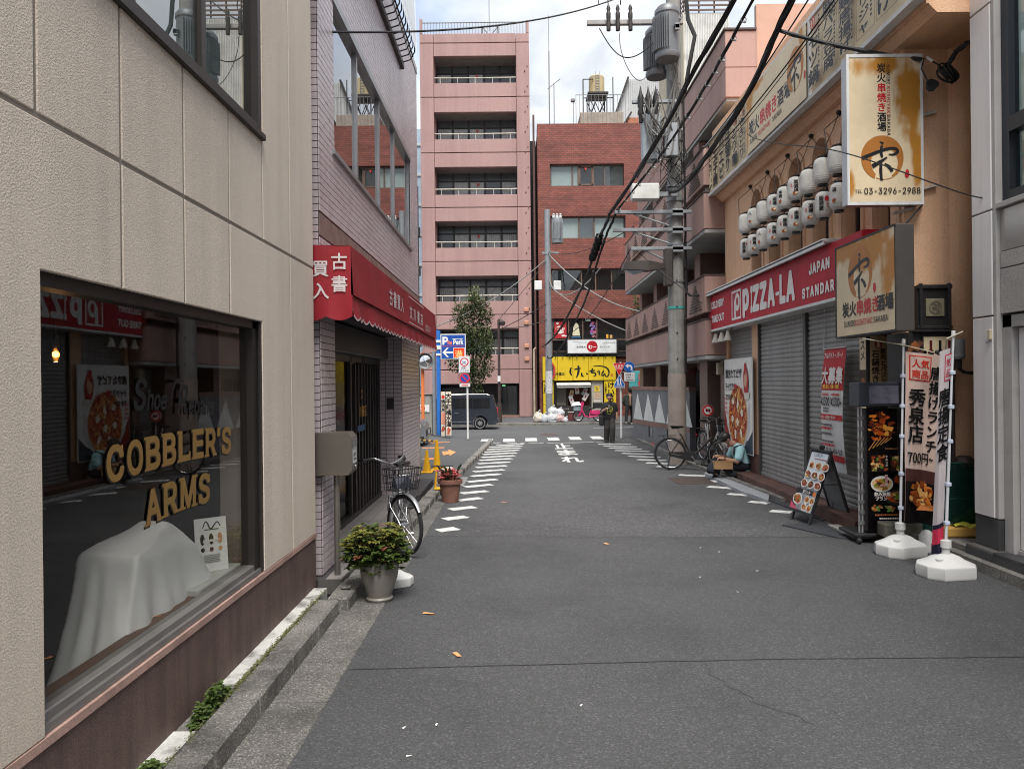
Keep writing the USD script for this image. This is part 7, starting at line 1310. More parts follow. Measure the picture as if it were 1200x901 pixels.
for k in range(70):
    a, q = r.uniform(0, 6.28), r.uniform(.05, .18); c = (-1.05 + q * cos(a), 11.38 + q * sin(a) * .7, r.uniform(.37, .50))
    for j in range(4): aa = j * 1.57 + a; leaf(fl, c, (cos(aa), sin(aa), .4), .05, .04)
part(tp, 'leaves', b, M('leaf_dark', (.02, .05, .022), .4, var=.3, scale=20)); part(tp, 'flowers', fl, M('petal_pink', (.72, .22, .22), .6, var=.2, scale=30, translucent=.25))
m_cone = M('cone_yellow', (.72, .38, .01), .45, var=.08, scale=4)
for k, (x, y, h, lab) in enumerate(((-1.80, 14.7, .86, 'short yellow traffic cone, the left one of the pair beside the pillar'), (-1.64, 15.1, .62, 'taller yellow traffic cone, the right one of the pair beside the pillar'))):
    t = thing('traffic_cone', lab, 'traffic cone', (x, y, .05), group='yellow traffic cones by the pillar'); h_ = h if k else .46
    part(t, 'cone', B().lathe([(.085, .03), (.08, .06), (.028, h_ - .05), (.026, h_), (0, h_ + .005)], 22, (x, y, .05)), m_cone, smooth=45); part(t, 'base', B().cbox(x - .12, x + .12, y - .12, y + .12, .054, .08, .012), m_cone)
cbx = thing('chain_barrier_bar', 'black and yellow striped bar lying between cone and wall in the side lot', 'barrier bar', (-1.9, 18, .3)); 
for k in range(12): part(cbx, 'band', B().tube([np.array((-2.5, 17.0, .55)) + (np.array((-1.64, 15.1, .64)) - np.array((-2.5, 17.0, .55))) * q for q in (k / 12, (k + 1) / 12)], .022, 8), m_cone if k % 2 else m_black)
bt = thing('bar_stand', 'small black and yellow metal stand with white weight beside the cones', 'stand', (-1.2, 12.2, .1)); part(bt, 'weight', B().cbox(-1.32, -1.08, 12.35, 12.5, .1, .42, .02), m_white); part(bt, 'tray', B().cbox(-1.36, -1.12, 12.0, 12.16, .10, .13, .008), m_cone); part(bt, 'leg', B().tube([(-1.35, 12.1, .1), (-1.32, 12.1, .42), (-1.22, 12.1, .46), (-1.12, 12.1, .42), (-1.1, 12.1, .1)], .018, 8), m_cone); part(bt, 'crossbar', B().tube([(-1.4, 12.08, .48), (-1.05, 12.08, .48)], .014, 6), m_black)
def base_shape(t, x, y, z, s=1.0, rot=0.0, mat=None):
    """A moulded plastic water base for a banner pole: an eight-sided slab with recesses below and a domed collar."""
    mat = mat or M('base_white', (.58, .58, .57), .45, var=.06, scale=5, spec=.5); Rm = rotz(rot)
    def pl(px, py, pz): return Rm @ np.array((px * s, py * s, pz * s)) + (x, y, z)
    o = [(-.25, -.08), (-.16, -.19), (.16, -.19), (.25, -.08), (.25, .08), (.16, .19), (-.16, .19), (-.25, .08)]; b = B(); L = []
    for sc, z_ in ((.97, .002), (1, .02), (1, .10), (.97, .115), (.62, .155), (.45, .185), (.26, .205), (.0, .21)): L += [pl(px * sc, py * sc, z_) for px, py in o]
    b.add(L, [(i * 8 + j, i * 8 + (j + 1) % 8, (i + 1) * 8 + (j + 1) % 8, (i + 1) * 8 + j) for i in range(7) for j in range(8)])
    body = part(t, 'base', b, mat, smooth=35); part(body, 'collar', B().lathe([(0, .2 * s), (.038 * s, .2 * s), (.036 * s, .26 * s), (.05 * s, .265 * s), (.05 * s, .33 * s), (.03 * s, .335 * s), (0, .335 * s)], 18, (x, y, z)), mat, smooth=40)
    part(body, 'filler_cap', B().lathe([(0, .16 * s), (.035 * s, .15 * s), (.035 * s, .175 * s), (0, .18 * s)], 14, tuple(pl(-.11, -.06, 0))), mat, smooth=40); return body
t = thing('plastic_weight', 'white plastic banner weight behind the grey flower pot', 'weight', (-1.1, 6.7, 0)); base_shape(t, -1.13, 6.74, .004, .66, .5)
part(thing('drain_lip', 'flat grey stone fragment on the kerb corner by the grey pot', 'stone', (-1.3, 6.2, .1)), 'stone', B().cbox(-1.5, -1.42, 6.22, 6.3, .115, .135, .008), m_conc)

# ================================================================ RIGHT PAVEMENT: BOARD, MENU STAND, BANNERS
food = [(176, 96, 50), (150, 60, 34), (206, 150, 84), (120, 54, 34), (196, 120, 60), (90, 44, 30), (222, 186, 130), (170, 50, 30), (110, 130, 50)]
def dish(P, x, y, rx, ry, seed, plate=(222, 220, 214), n=12):
    r_ = random.Random(seed); P.disc(x, y, rx, ry, srgb(*plate)); base = r_.choice(food)
    P.disc(x, y, rx * .8, ry * .78, srgb(*base), wob=.08, rnd=r_)
    for k in range(n): a, q = r_.uniform(0, 6.28), r_.random() ** .5 * .6; P.z -= .0003; P.disc(x + rx * q * cos(a), y + ry * q * sin(a), rx * r_.uniform(.12, .3), ry * r_.uniform(.1, .25), srgb(*[c * r_.uniform(.75, 1.2) for c in r_.choice(food)]), 9, .2, r_)
ab = thing('folding_menu_board', 'black framed folding board with food photographs standing on the mat', 'menu board', (3.85, 9.5, 0))
# the front leaf leans back from its feet; it faces the street and the camera
f0, f1 = np.array((3.60, 9.74, .02)), np.array((3.645, 9.24, .02)); topc = np.array((.30, .02, .90))
ux_ = (f1 - f0) / np.linalg.norm(f1 - f0); uy_ = topc / np.linalg.norm(topc); fa = Fr(f0, ux_, uy_); wA, hA = np.linalg.norm(f1 - f0), np.linalg.norm(topc)
def leaf_frame(fr_, name, d=-.025):
    b = B(); b.prism(sbox(0, 0, .035, hA), fr_, d).prism(sbox(wA - .035, 0, wA, hA), fr_, d).prism(sbox(.035, hA - .035, wA - .035, hA), fr_, d).prism(sbox(.035, .10, wA - .035, .135), fr_, d); return part(ab, name, b, M('board_frame', (.02, .02, .021), .5))
lf1 = leaf_frame(fa, 'front_leaf'); part(lf1, 'panel', B().prism(sbox(.035, .135, wA - .035, hA - .035), fa, -.008, -.008), m_white)
b0 = f0 + np.array((.60, .1, 0)); b1 = f1 + np.array((.60, .1, 0)); tp0 = f0 + topc; tb = Fr(b1 + 0, (f0 - f1) / wA, (tp0 - b0) / np.linalg.norm(tp0 - b0)); lf2 = leaf_frame(tb, 'back_leaf'); part(lf2, 'panel', B().prism(sbox(.035, .135, wA - .035, hA - .035), tb, -.008, -.008), M('board_back', (.22, .23, .24), .6)); part(ab, 'hinge_bar', B().cyl(tp0, f1 + topc, .018, 8), m_bblk); part(ab, 'stay', B().cyl(f1 + topc * .55 + (.01, 0, 0), b1 + (tp0 - b0) * .55, .008, 6).cyl(f0 + topc * .55, b0 + (tp0 - b0) * .55, .008, 6), m_bblk)
P = Print(fa, z=.004, step=.0006); P.rect(.035, .135, wA - .035, hA - .035, srgb(206, 214, 222)); P.text('LUNCH', .12, .86, .06, srgb(70, 80, 90), 'latin', 1, slant=.2).fake(.16, .82, .5, 1, .018, srgb(150, 90, 90), 3)
for i in range(3):
    for j in range(3): dish(P, .14 + j * .18, .74 - i * .125, .085, .055, i * 3 + j)
P.rect(.035, .35, wA - .035, .415, ink).text('丼ランチ', .2, .36, .055, W, bold=3, sx=.9).disc(.5, .38, .04, .03, srgb(220, 120, 50), wob=.2)
for j in range(2):
    for i in range(2): dish(P, .36 + i * .14, .29 - j * .10, .065, .05, 20 + i * 2 + j)
dish(P, .16, .27, .12, .075, 31, n=18); P.poly([(.035, .135), (.25, .135), (.035, .22)], srgb(210, 80, 110)); P.build(lf1, 'print', vcol('poster_print', .55))
part(ab, 'clip_lamp', B().ball(f0 + topc + ux_ * .25 + (0, 0, .035), .035, 1, (1, 1, 1)) if False else B().lathe([(0, -.03), (.03, -.02), (.038, .0), (.03, .025), (0, .035)], 12, tuple(f0 + topc + ux_ * .27 + np.array((0, 0, .04)))), m_bblk, smooth=50); part(ab, 'lamp_cord', B().tube([b0 + (0, -.1, .35), b0 + (-.08, -.2, .2), b0 + (-.1, -.22, .02)], .005, 5), m_bblk)

ms = thing('menu_stand', 'tall black menu display stand with food pictures behind the banner poles', 'menu stand', (4.1, 8.3, 0))
sx0, sx1, sy = 3.87, 4.42, 8.28
part(ms, 'cabinet', B().cbox(sx0 + .045, sx1, sy, sy + .16, .12, 1.5, .006), m_black); b = B()
for x in (sx0 - .02, sx0 + .015): b.cyl((x, sy + .04, .1), (x, sy + .04, 1.52), .013, 8)
post = part(ms, 'post', b, m_alu); b = B()
for k in range(11): b.box(sx0 - .03, sx0 + .03, sy + .02, sy + .026, .2 + k * .118, .24 + k * .118)
part(post, 'rail_clip', b, m_chrome); part(ms, 'base_frame', B().cbox(sx0 - .1, sx1 + .12, sy - .05, sy + .4, .07, .11, .01), m_bblk)
for x in (sx0 - .07, sx0 + .3, sx1 + .1): part(ms, 'caster', B().lathe([(0, -.02), (.03, -.02), (.035, 0), (.03, .02), (0, .02)], 12, (x, sy - .06, .037), axis='x').box(x - .012, x + .012, sy - .075, sy - .03, .04, .08), m_bblk, smooth=40)
lb = part(ms, 'light_box', B().cbox(sx0 - .05, sx1 + .1, sy - .05, sy + .2, 1.53, 1.80, .008), M('lightbox_dark', (.03, .035, .045), .45)); part(lb, 'panel', B().box(sx0 + .06, sx1 + .06, sy - .056, sy - .051, 1.56, 1.76), M('lightbox_panel', (.12, .12, .16), .4, var=.4, scale=9))
P = Print(face_cam(sx0 + .045, sy - .002, .12), z=.002, step=.0006); rr_ = random.Random(8); P.rect(.01, .01, .54, 1.37, srgb(14, 12, 12))
for k in range(70):
    a, q = rr_.uniform(0, 6.28), rr_.random() ** .6; P.z -= .0004; P.disc(.16 + .13 * q * cos(a), 1.15 + .16 * q * sin(a) + .03, rr_.uniform(.01, .045), rr_.uniform(.008, .03), srgb(*rr_.choice([(200, 90, 30), (230, 130, 40), (120, 50, 25), (90, 40, 22), (240, 170, 70), (60, 30, 20), (170, 70, 30)])), 9, .25, rr_)
for k in range(5): P.line([(.02 + k * .045, .92 + .02 * k), (.12 + k * .04, 1.06)], .008, srgb(200, 150, 80))
for k in range(14): P.line([(.34 + .004 * k, 1.16), (.42 + rr_.uniform(-.04, .12), 1.28 + rr_.uniform(-.07, .06))], .004, srgb(190, 190, 190))
P.text('串焼', .40, 1.02, .05, (.8, .8, .8), bold=1).fake(.2, .93, .5, 1, .012, srgb(170, 120, 70), 2)
for i, (x, y, w_, h_) in enumerate(((.035, .68, .2, .19), (.25, .68, .2, .19))):
    P.rect(x, y, x + w_, y + h_, srgb(40, 30, 26))
    for k in range(26): P.z -= .0003; P.disc(x + w_ * rr_.uniform(.1, .9), y + h_ * rr_.uniform(.1, .9), .026, .014, srgb(*rr_.choice(food)), 9, .2, rr_, rot=rr_.uniform(0, 3))
    P.rect(x + w_ * .78, y + .06, x + w_ * .98, y + h_, ink).text('やみつき', x + w_ * .88, y + h_ - .005, .032, W, bold=1, vertical=True)
dish(P, .15, .545, .125, .09, 41, n=26); P.rect(.18, .53, .21, .65, srgb(210, 190, 190)).text('鉄板焼', .195, .64, .028, redc, bold=1, vertical=True); dish(P, .36, .60, .10, .06, 42, (30, 28, 28), 24); dish(P, .33, .40, .16, .09, 43, (50, 48, 48), 24); P.text('飲み放題', .05, .42, .045, W, bold=2).text('プラン', .06, .37, .045, W, bold=2)
for k in range(3):
    for q in range(12): P.z -= .0003; P.disc(.08 + k * .14 + rr_.uniform(-.05, .05), .28 + rr_.uniform(-.03, .03), .018, .014, srgb(*rr_.choice([(80, 120, 50), (180, 140, 80), (110, 150, 70), (150, 90, 50)])), 8, .2, rr_)
P.fake(.05, .2, .5, 1, .016, srgb(180, 110, 70), 3).fake(.1, .16, .5, 1, .018, (.7, .7, .7), 5).fake(.08, .12, .52, 1, .018, (.7, .7, .7), 6); P.build(ms, 'print', vcol('poster_gloss', .25))
cs = thing('concrete_block', 'grey concrete block weighing down the base of the menu stand', 'block', (4.2, 8.1, .1)); part(cs, 'block', B().cbox(3.99, 4.50, 8.02, 8.2, .11, .255, .01), M('block_conc', (.11, .105, .085), .9, var=.3, scale=9, fine=.35))

def banner(name, label, base, top, rot, edge, width, z0, z1, draw, drift, back, cat='banner'):
    """A cloth banner on a pole set in a moulded base; draw(P, w, h) prints the cloth."""
    t = thing(name, label, cat, tuple(base)); bx_, by_, bz_ = base; base_shape(t, bx_, by_, bz_, 1.0, rot)
    p0, p1 = np.array((bx_, by_, bz_ + .25)), np.array(top); pole = part(t, 'pole', B().tube([p0, p0 + (p1 - p0) * .5], .0135, 10).tube([p0 + (p1 - p0) * .5, p1], .011, 10), M('pole_white', (.60, .62, .65), .4), smooth=40)
    for q in (.12, .3, .5, .66, .82): c = p0 + (p1 - p0) * q; part(pole, 'clip', B().cbox(c[0] - .022, c[0] + .026, c[1] - .02, c[1] + .02, c[2] - .018, c[2] + .018, .005), M('clip_blue', (.50, .55, .66), .4))
    part(pole, 'cap', B().lathe([(0, -.02), (.018, -.02), (.018, .03), (0, .035)], 12, tuple(p1)), m_white, smooth=40)
    d = np.asarray(edge, float); d /= np.linalg.norm(d); n = np.cross(d, (0, 0, 1.)); H = z1 - z0
    def at(a, h):                                                      # a across the cloth, h up it
        q = (z0 + h - p0[2]) / (p1[2] - p0[2]); c = p0 + (p1 - p0) * q; k = 1 - h / H
        w = a * (1 - drift[0] * k * (a / width)); fold = drift[1] * sin(a / width * 5.5 + k * 2.2) * (.25 + k) + .012 * sin(k * 9 + a * 6)
        return c + d * (.02 + w) + n * fold - np.array((0, 0, .06 * (a / width) * (1 - k) * drift[2] + .05 * k * a / width))
    m, q_ = 22, 40; v = [at(width * j / m, H * i / q_) for i in range(q_ + 1) for j in range(m + 1)]; F = [(i * (m + 1) + j, i * (m + 1) + j + 1, (i + 1) * (m + 1) + j + 1, (i + 1) * (m + 1) + j) for i in range(q_) for j in range(m)]
    cl = part(t, 'cloth', B().add(v, F), back, smooth=True)
    class Wf:                                                         # a print that follows the cloth
        n = None
        def __call__(self, p): return np.array([at(a if d[0] > 0 else width - a, h) - n * (.003 + c) * 1.0 * side for a, h, c in p])
    side = 1 if n[1] > 0 else -1
    P = Print(Wf(), z=0.0, step=.0008)
    def grid(x0, y0, x1, y1, col, k=14):
        for i in range(k):
            for j in range(6): P._put(np.array([(x0 + (x1 - x0) * (j + u) / 6, y0 + (y1 - y0) * (i + w_) / k) for u, w_ in ((0, 0), (1, 0), (1, 1), (0, 1))]), [(0, 1, 2), (0, 2, 3)], col)
        return P.up()
    P.grid = grid; draw(P, width, H); P.build(cl, 'print', vcol('banner_print', .75, .15, translucent=.25)); return t
def bd1(P, w, h):
    P.grid(0, 0, w, h, srgb(214, 190, 178), 30); P.z += .004
    s0 = h - .29; P.grid(.03, s0, .25, s0 + .26, srgb(200, 62, 50)); P.z += .002; P.grid(.042, s0 + .013, .238, s0 + .247, srgb(214, 190, 178)); P.z += .003; P.text('人気', .05, s0 + .145, .09, srgb(200, 62, 50), bold=2).text('商品', .05, s0 + .035, .09, srgb(200, 62, 50), bold=2)
    P.text('唐揚げランチ', .315, h - .12, .145, ink, bold=6, vertical=True, sx=1.0, gap=.05).text('秀泉店', .12, h - .37, .19, ink, bold=6, vertical=True, gap=.0); P.text('700円~', .02, .62, .13, ink, bold=5, sx=.8)
    P.grid(0, .0, w, .55, srgb(28, 22, 24), 8); P.z += .002; P.grid(0, .42, w, .55, srgb(80, 50, 46), 3); P.z += .002
    r_ = random.Random(4)
    for k in range(60): a, q = r_.uniform(0, 6.28), r_.random() ** .5; P.z += .00005; P.disc(.2 + .15 * q * cos(a), .30 + .12 * q * sin(a), r_.uniform(.02, .05), r_.uniform(.015, .04), srgb(*r_.choice([(200, 120, 50), (170, 90, 36), (220, 150, 80), (140, 70, 30), (230, 180, 110)])), 9, .2, r_)
    P.poly([(.12, .13), (w, .17), (w, .22), (.2, .19)], srgb(180, 110, 60)).poly([(w - .06, .2), (w, .2), (w, .5), (w - .03, .5)], srgb(196, 50, 44))
wht = M('banner_cloth', (.60, .52, .50), .8, var=.06, translucent=.35)
banner('lunch_banner', 'left pink beige lunch banner with large black lettering on a white pole', (4.0, 7.72, 0), (4.07, 7.75, 2.22), .35, (1, -.18, 0), .44, .36, 2.12, bd1, (.42, .05, 1.0), wht)
def bd2(P, w, h):
    P.grid(0, 0, w, h, srgb(205, 198, 200), 30); P.z += .004; P.grid(.045, h - .30, .10, h - .05, srgb(200, 60, 90)); P.z += .002; P.grid(.052, h - .288, .10, h - .062, srgb(205, 198, 200)); P.z += .002; P.text('気', .055, h - .16, .08, srgb(200, 60, 90), bold=1, sx=.5).text('品', .055, h - .26, .08, srgb(200, 60, 90), bold=1, sx=.5)
    P.text('唐揚定食', .05, h - .36, .17, ink, bold=6, vertical=True, sx=.52); P.grid(0, 0, w, .30, srgb(40, 40, 60), 6); P.z += .002; P.grid(0, .12, w, .26, srgb(214, 60, 90), 4)
banner('twisted_banner', 'right pale banner twisted round its white pole, nearest to the camera', (3.985, 6.88, 0), (4.09, 6.9, 2.25), .15, (-1, .5, 0), .085, .2, 2.12, bd2, (-.1, .02, .5), wht)
rope = thing('banner_rope', 'pale rope tied between the two banner poles', 'rope', (4, 7.3, 2.1)); part(rope, 'rope', B().tube([(3.72, 7.9, 2.27), (4.06, 7.74, 2.19), (4.25, 7.5, 2.10), (4.24, 7.3, 2.07), (4.03, 6.9, 2.21), (4.15, 6.85, 2.27)], .006, 6), M('rope_cream', (.5, .47, .36), .8)); part(rope, 'knot', B().ball((4.22, 7.4, 2.1), .022, 1).ball((4.19, 7.45, 2.09), .016, 1), m_bblk)
# green netting, yellow tray, planter beside the step
gn = thing('green_net_crate', 'tall dark green net crate behind the banners', 'crate', (4.3, 7.6, .1)); m_net = M('net_green', (.008, .062, .048), .6, var=.2)
nx0, nx1, ny0, ny1, nz0, nz1 = 4.40, 4.96, 7.95, 8.08, .157, .92; b = B()
for k in range(27): x = nx0 + (nx1 - nx0) * k / 26; b.box(x - .0035, x + .0035, ny0, ny0 + .005, nz0, nz1)
for k in range(38): z = nz0 + (nz1 - nz0) * k / 37; b.box(nx0, nx1, ny0 - .004, ny0 + .001, z - .003, z + .003)
for k in range(18): y = ny0 + (ny1 - ny0) * k / 17; b.box(nx0, nx0 + .005, y - .0035, y + .0035, nz0, nz1)
part(gn, 'mesh', b, m_net); part(gn, 'rim', B().tube([(nx0, ny0, nz1), (nx1, ny0, nz1), (nx1, ny1, nz1), (nx0, ny1, nz1), (nx0, ny0, nz1)], .012, 6).tube([(nx0, ny0, (nz0 + nz1) / 2), (nx1, ny0, (nz0 + nz1) / 2)], .008, 6), m_net); part(gn, 'lining', B().box(nx0 + .03, nx1, ny0 + .06, ny1 - .005, nz0, nz1 - .05), M('net_dark', (.006, .032, .028), .7, var=.3, scale=8))
part(gn, 'folded_cover', B().hull([(nx0 + .22, ny0 + .01, nz0 + .02), (nx1, ny0 + .01, nz0 + .02), (nx1, ny0 + .05, nz0 + .3), (nx0 + .5, ny0 + .05, nz0 + .26), (nx0 + .25, ny0 + .05, nz0 + .1)]), M('cover_lime', (.13, .20, .03), .7, var=.3, scale=8))
yt = thing('yellow_tray', 'orange yellow plastic tray with a folded yellow sheet on the step', 'tray', (4.4, 7.45, .2)); part(yt, 'tray', B().cbox(4.50, 4.90, 7.76, 7.93, .157, .27, .02), M('tray_yellow', (.58, .34, .09), .5)); b = B(); r = random.Random(2); cloth(b, lambda u, w_: (4.6 + .3 * u, 7.76 + .17 * w_, .275 + .02 * sin(u * 9 + w_ * 4) + .012 * sin(w_ * 11)), 18, 8); part(yt, 'folded_sheet', b, M('sheet_yellow', (.50, .48, .05), .6, var=.25, scale=10), smooth=60)
hm = thing('dark_helmet_lid', 'dark round lid resting on the net crate against the peach wall', 'lid', (4.58, 7.6, .98)); part(hm, 'lid', B().lathe([(0, 1.06), (.05, 1.055), (.09, 1.03), (.105, .985), (0, .985)], 20, (4.86, 8.02, -.062)), M('lid_brown', (.05, .04, .035), .5), smooth=60)
pcol = thing('plastic_bottle', 'white plastic container standing beside the menu stand base', 'container', (4.45, 7.95, .02)); part(pcol, 'body', B().lathe([(0, .03), (.07, .03), (.075, .05), (.075, .2), (.04, .25), (.02, .26), (0, .26)], 16, (4.34, 7.84, -.03)), m_white, smooth=40)
# ================================================================ PEOPLE
def flesh(bones, edge=.02, it=10, scale=1.0):
    """One continuous surface: hulls of the spheres at both ends of every bone, joined, refined and smoothed. bones: lists of (x, y, z, r)."""
    parts = []
    for chain in bones:
        for a, c in zip(chain, chain[1:]): parts.append(m3.Manifold.batch_hull([m3.Manifold.sphere(q[3] * scale, 18).translate([float(q[k]) for k in range(3)]) for q in (a, c)]))
        if len(chain) == 1: q = chain[0]; parts.append(m3.Manifold.sphere(q[3] * scale, 24).translate([float(q[k]) for k in range(3)]))
    mm = m3.Manifold.batch_boolean(parts, m3.OpType.Add).refine_to_length(edge).to_mesh()
    t = trimesh.Trimesh(np.array(mm.vert_properties[:, :3]), np.array(mm.tri_verts), process=True); trimesh.smoothing.filter_taubin(t, iterations=it); b = B(); b.add(t.vertices, t.faces); return b
def hand(wr, d, up, r, side, curl=.5):
    """Palm and five fingers from the wrist along d; up is the back of the hand; side = direction of the thumb."""
    wr, d, up = (np.asarray(q, float) for q in (wr, d, up)); d = d / np.linalg.norm(d); s = np.cross(d, up); s = s / np.linalg.norm(s) * side; up = np.cross(s, d) * side; L = r * 4.2
    ch = [[(*wr, r * .95), (*(wr + d * L * .5 + s * r * .5), r * .72)], [(*wr, r * .9), (*(wr + d * L * .5 - s * r * .6), r * .66)]]
    for k, (o, ln) in enumerate(((.75, .42), (.28, .48), (-.22, .45), (-.72, .36))):
        k0 = wr + d * L * .5 + s * r * o; k1 = k0 + (d * cos(curl) - up * sin(curl)) * L * ln * .55; k2 = k1 + (d * cos(curl * 2.2) - up * sin(curl * 2.2)) * L * ln * .5; ch.append([(*k0, r * .34), (*k1, r * .29), (*k2, r * .23)])
    t0 = wr + d * L * .14 + s * r * .6; t1 = t0 + (d * .7 + s * .6 - up * .3) * L * .26; t2 = t1 + (d * .9 + s * .1 - up * .4) * L * .2; ch.append([(*t0, r * .42), (*t1, r * .34), (*t2, r * .26)]); return ch
m_skin = M('skin', (.42, .235, .16), .55, var=.06, scale=12)
m_hair = M('hair_black', (.015, .013, .012), .5, var=.2, scale=40)
m_tee = M('tee_black', (.018, .018, .02), .85); m_trs = M('trousers_dark', (.035, .032, .03), .85, var=.15, scale=10)
def head(c, r, f, up=(0, 0, 1)):
    """Bones of a head facing f: skull, jaw, nose, ears and neck stub."""
    c, f, up = (np.asarray(q, float) for q in (c, f, up)); f = f / np.linalg.norm(f); up = up - f * (up @ f); up /= np.linalg.norm(up); s = np.cross(f, up)
    P_ = lambda a, b_, e, rr: (*(c + f * a * r + s * b_ * r + up * e * r), rr * r)
    return [[P_(-.12, 0, .22, .92), P_(.14, 0, .12, .80)], [P_(.2, .0, -.1, .66), P_(.32, 0, -.72, .36)], [P_(.86, 0, .02, .09), P_(1.0, 0, -.22, .12)], [P_(.70, 0, -.42, .2), P_(.74, 0, -.44, .17)], [P_(.0, .90, .0, .13), P_(-.08, .94, -.18, .10)], [P_(.0, -.90, .0, .13), P_(-.08, -.94, -.18, .10)], [P_(-.15, 0, -.6, .5), P_(-.28, 0, -1.3, .52)]]
def face(t, c, r, f, up=(0, 0, 1), glasses=False):
    c, f, up = (np.asarray(q, float) for q in (c, f, up)); f = f / np.linalg.norm(f); up = up - f * (up @ f); up /= np.linalg.norm(up); s = np.cross(f, up); b = B()
    for k in (-1, 1): b.ball(c + f * r * .82 + s * r * .34 * k + up * r * .05, r * .11, 1).tube([c + f * r * .88 + s * r * .5 * k + up * r * .22, c + f * r * .95 + s * r * .3 * k + up * r * .27, c + f * r * .93 + s * r * .15 * k + up * r * .22], r * .045, 5)
    part(t, 'eyes_and_brows', b, m_hair); part(t, 'mouth', B().tube([c + f * r * .80 + s * r * .24 - up * r * .52, c + f * r * .90 - up * r * .55, c + f * r * .80 - s * r * .24 - up * r * .52], r * .05, 5), M('lips', (.34, .13, .11), .5))
    if glasses:
        g = B()
        for k in (-1, 1): g.torus(c + f * r * .98 + s * r * .36 * k + up * r * .04, r * .24, r * .03, s, up, 16, 4).tube([c + f * r * .95 + s * r * .6 * k + up * r * .08, c + s * r * .95 * k + up * r * .08], r * .03, 4)
        part(t, 'glasses', g.tube([c + f * r * 1.0 + s * r * .12 + up * r * .06, c + f * r * 1.0 - s * r * .12 + up * r * .06], r * .03, 4), m_black)
# the man walking towards the camera, looking at his phone
wx, wy = 2.78, 22.15
man = thing('person', 'man in black printed T-shirt walking up the lane looking at a phone', 'person', (wx, wy, 0))
q = lambda x, y, z, r_: (wx + x, wy + y, z, r_)
hc, hr = (wx + .005, wy - .06, 1.335), .093
ff = (-.25, -1, -.42)
wl_, wr_ = (wx - .115, wy - .30, 1.02), (wx + .225, wy - .02, .74)
sk = head(hc, hr, ff) + [[q(0, 0, 1.2, .055), q(0, 0, 1.14, .06)], [q(-.17, 0, 1.13, .055), q(-.21, -.03, .93, .044), (*wl_, .03)], [q(.17, 0, 1.13, .055), q(.215, .03, .93, .044), (*wr_, .03)], [q(0, 0, 1.1, .10), q(0, 0, .9, .10), q(0, 0, .76, .105)],
     [q(-.07, 0, .74, .082), q(-.075, -.06, .42, .058), q(-.08, .02, .08, .036)], [q(.07, 0, .74, .082), q(.07, -.16, .43, .058), q(.055, -.16, .08, .036)]] + hand(wl_, (.75, -.35, .25), (0, -.3, 1), .028, 1, .5) + hand(wr_, (0, -.1, -1), (1, 0, 0), .028, -1, .4)
part(man, 'body', flesh(sk, .018, 8), m_skin, smooth=True); face(man, hc, hr, ff, glasses=True)
part(man, 't_shirt', flesh([[q(-.155, 0, 1.12, .075), q(-.195, -.015, .97, .068)], [q(.155, 0, 1.12, .075), q(.20, .015, .97, .068)], [q(-.12, 0, 1.12, .085), q(.12, 0, 1.12, .085)], [q(-.08, 0, 1.08, .115), q(-.075, 0, .72, .12)], [q(.08, 0, 1.08, .115), q(.075, 0, .72, .12)], [q(0, -.01, 1.1, .12), q(0, 0, .72, .125)]], .025, 8), m_tee, smooth=True)
part(man, 'trousers', flesh([[q(-.07, 0, .74, .105), q(-.08, -.06, .42, .088), q(-.085, .02, .09, .078)], [q(.07, 0, .74, .105), q(.075, -.16, .43, .088), q(.06, -.16, .09, .078)]], .025, 8), m_trs, smooth=True)
[part(man, 'shoe', flesh([c_], .02, 6), M('shoe_black', (.03, .03, .03), .6), smooth=True) for c_ in ([q(-.085, .03, .04, .04), q(-.09, -.12, .03, .034)], [q(.06, -.14, .04, .04), q(.06, -.29, .03, .034)])]
rh = random.Random(6); hb_ = [[(hc[0] + .0, hc[1] + .03, hc[2] + .035, .098), (hc[0], hc[1] + .01, hc[2] + .05, .092)]]
for k in range(22): a = rh.uniform(0, 6.28); e = rh.uniform(.2, 1.3); dv = np.array((cos(a) * cos(e), sin(a) * cos(e) + .15, sin(e))); dv = dv if not (dv[1] < -.3 and dv[2] < .55) else dv + (0, .5, .4); c0 = np.array(hc) + dv * .07 + (0, 0, .02); hb_.append([(*c0, .035), (*(np.array(hc) + dv * rh.uniform(.105, .125) + (rh.uniform(-.02, .02), 0, .01)), .012)])
part(man, 'hair', flesh(hb_, .02, 3), m_hair, smooth=True)
P = Print(face_cam(wx, wy - .16, .78)); col = srgb(140, 142, 52)
rh = random.Random(12)
for x0_, z0_, w_, h_ in ((-.10, .05, .04, .24), (-.05, .10, .09, .05), (-.06, .20, .05, .09), (.02, .05, .035, .2), (.07, .06, .04, .24), (.03, .24, .08, .05), (-.09, .0, .18, .03)): P.poly(affinity.rotate(sbox(x0_ * .8, .07 + z0_ * .8, (x0_ + w_ * .7) * .8, .07 + (z0_ + h_ * .8) * .8), rh.uniform(-14, 14)), col)
P.build(man, 'shirt_print')
phn = thing('phone', 'small dark phone held by the walking man', 'phone', (wx - .05, wy - .37, 1.04)); part(phn, 'body', B().obox((wx - .075, wy - .375, 1.03), (1, 0, 0), (0, .5, .86), (0, -.86, .5), .06, .12, .012), m_black)
bag = thing('shoulder_bag', 'black bag hanging at the hip of the walking man', 'bag', (wx - .26, wy, .62)); part(bag, 'pouch', B().cbox(wx - .31, wx - .17, wy - .12, wy + .1, .50, .80, .03), m_tee); part(bag, 'strap', B().tube([(wx - .24, wy - .02, .78), (wx - .16, wy - .13, 1.0), (wx + .02, wy - .12, 1.17), (wx + .1, wy, 1.2), (wx + .02, wy + .12, 1.1), (wx - .2, wy + .1, .78)], .012, 6), m_tee)
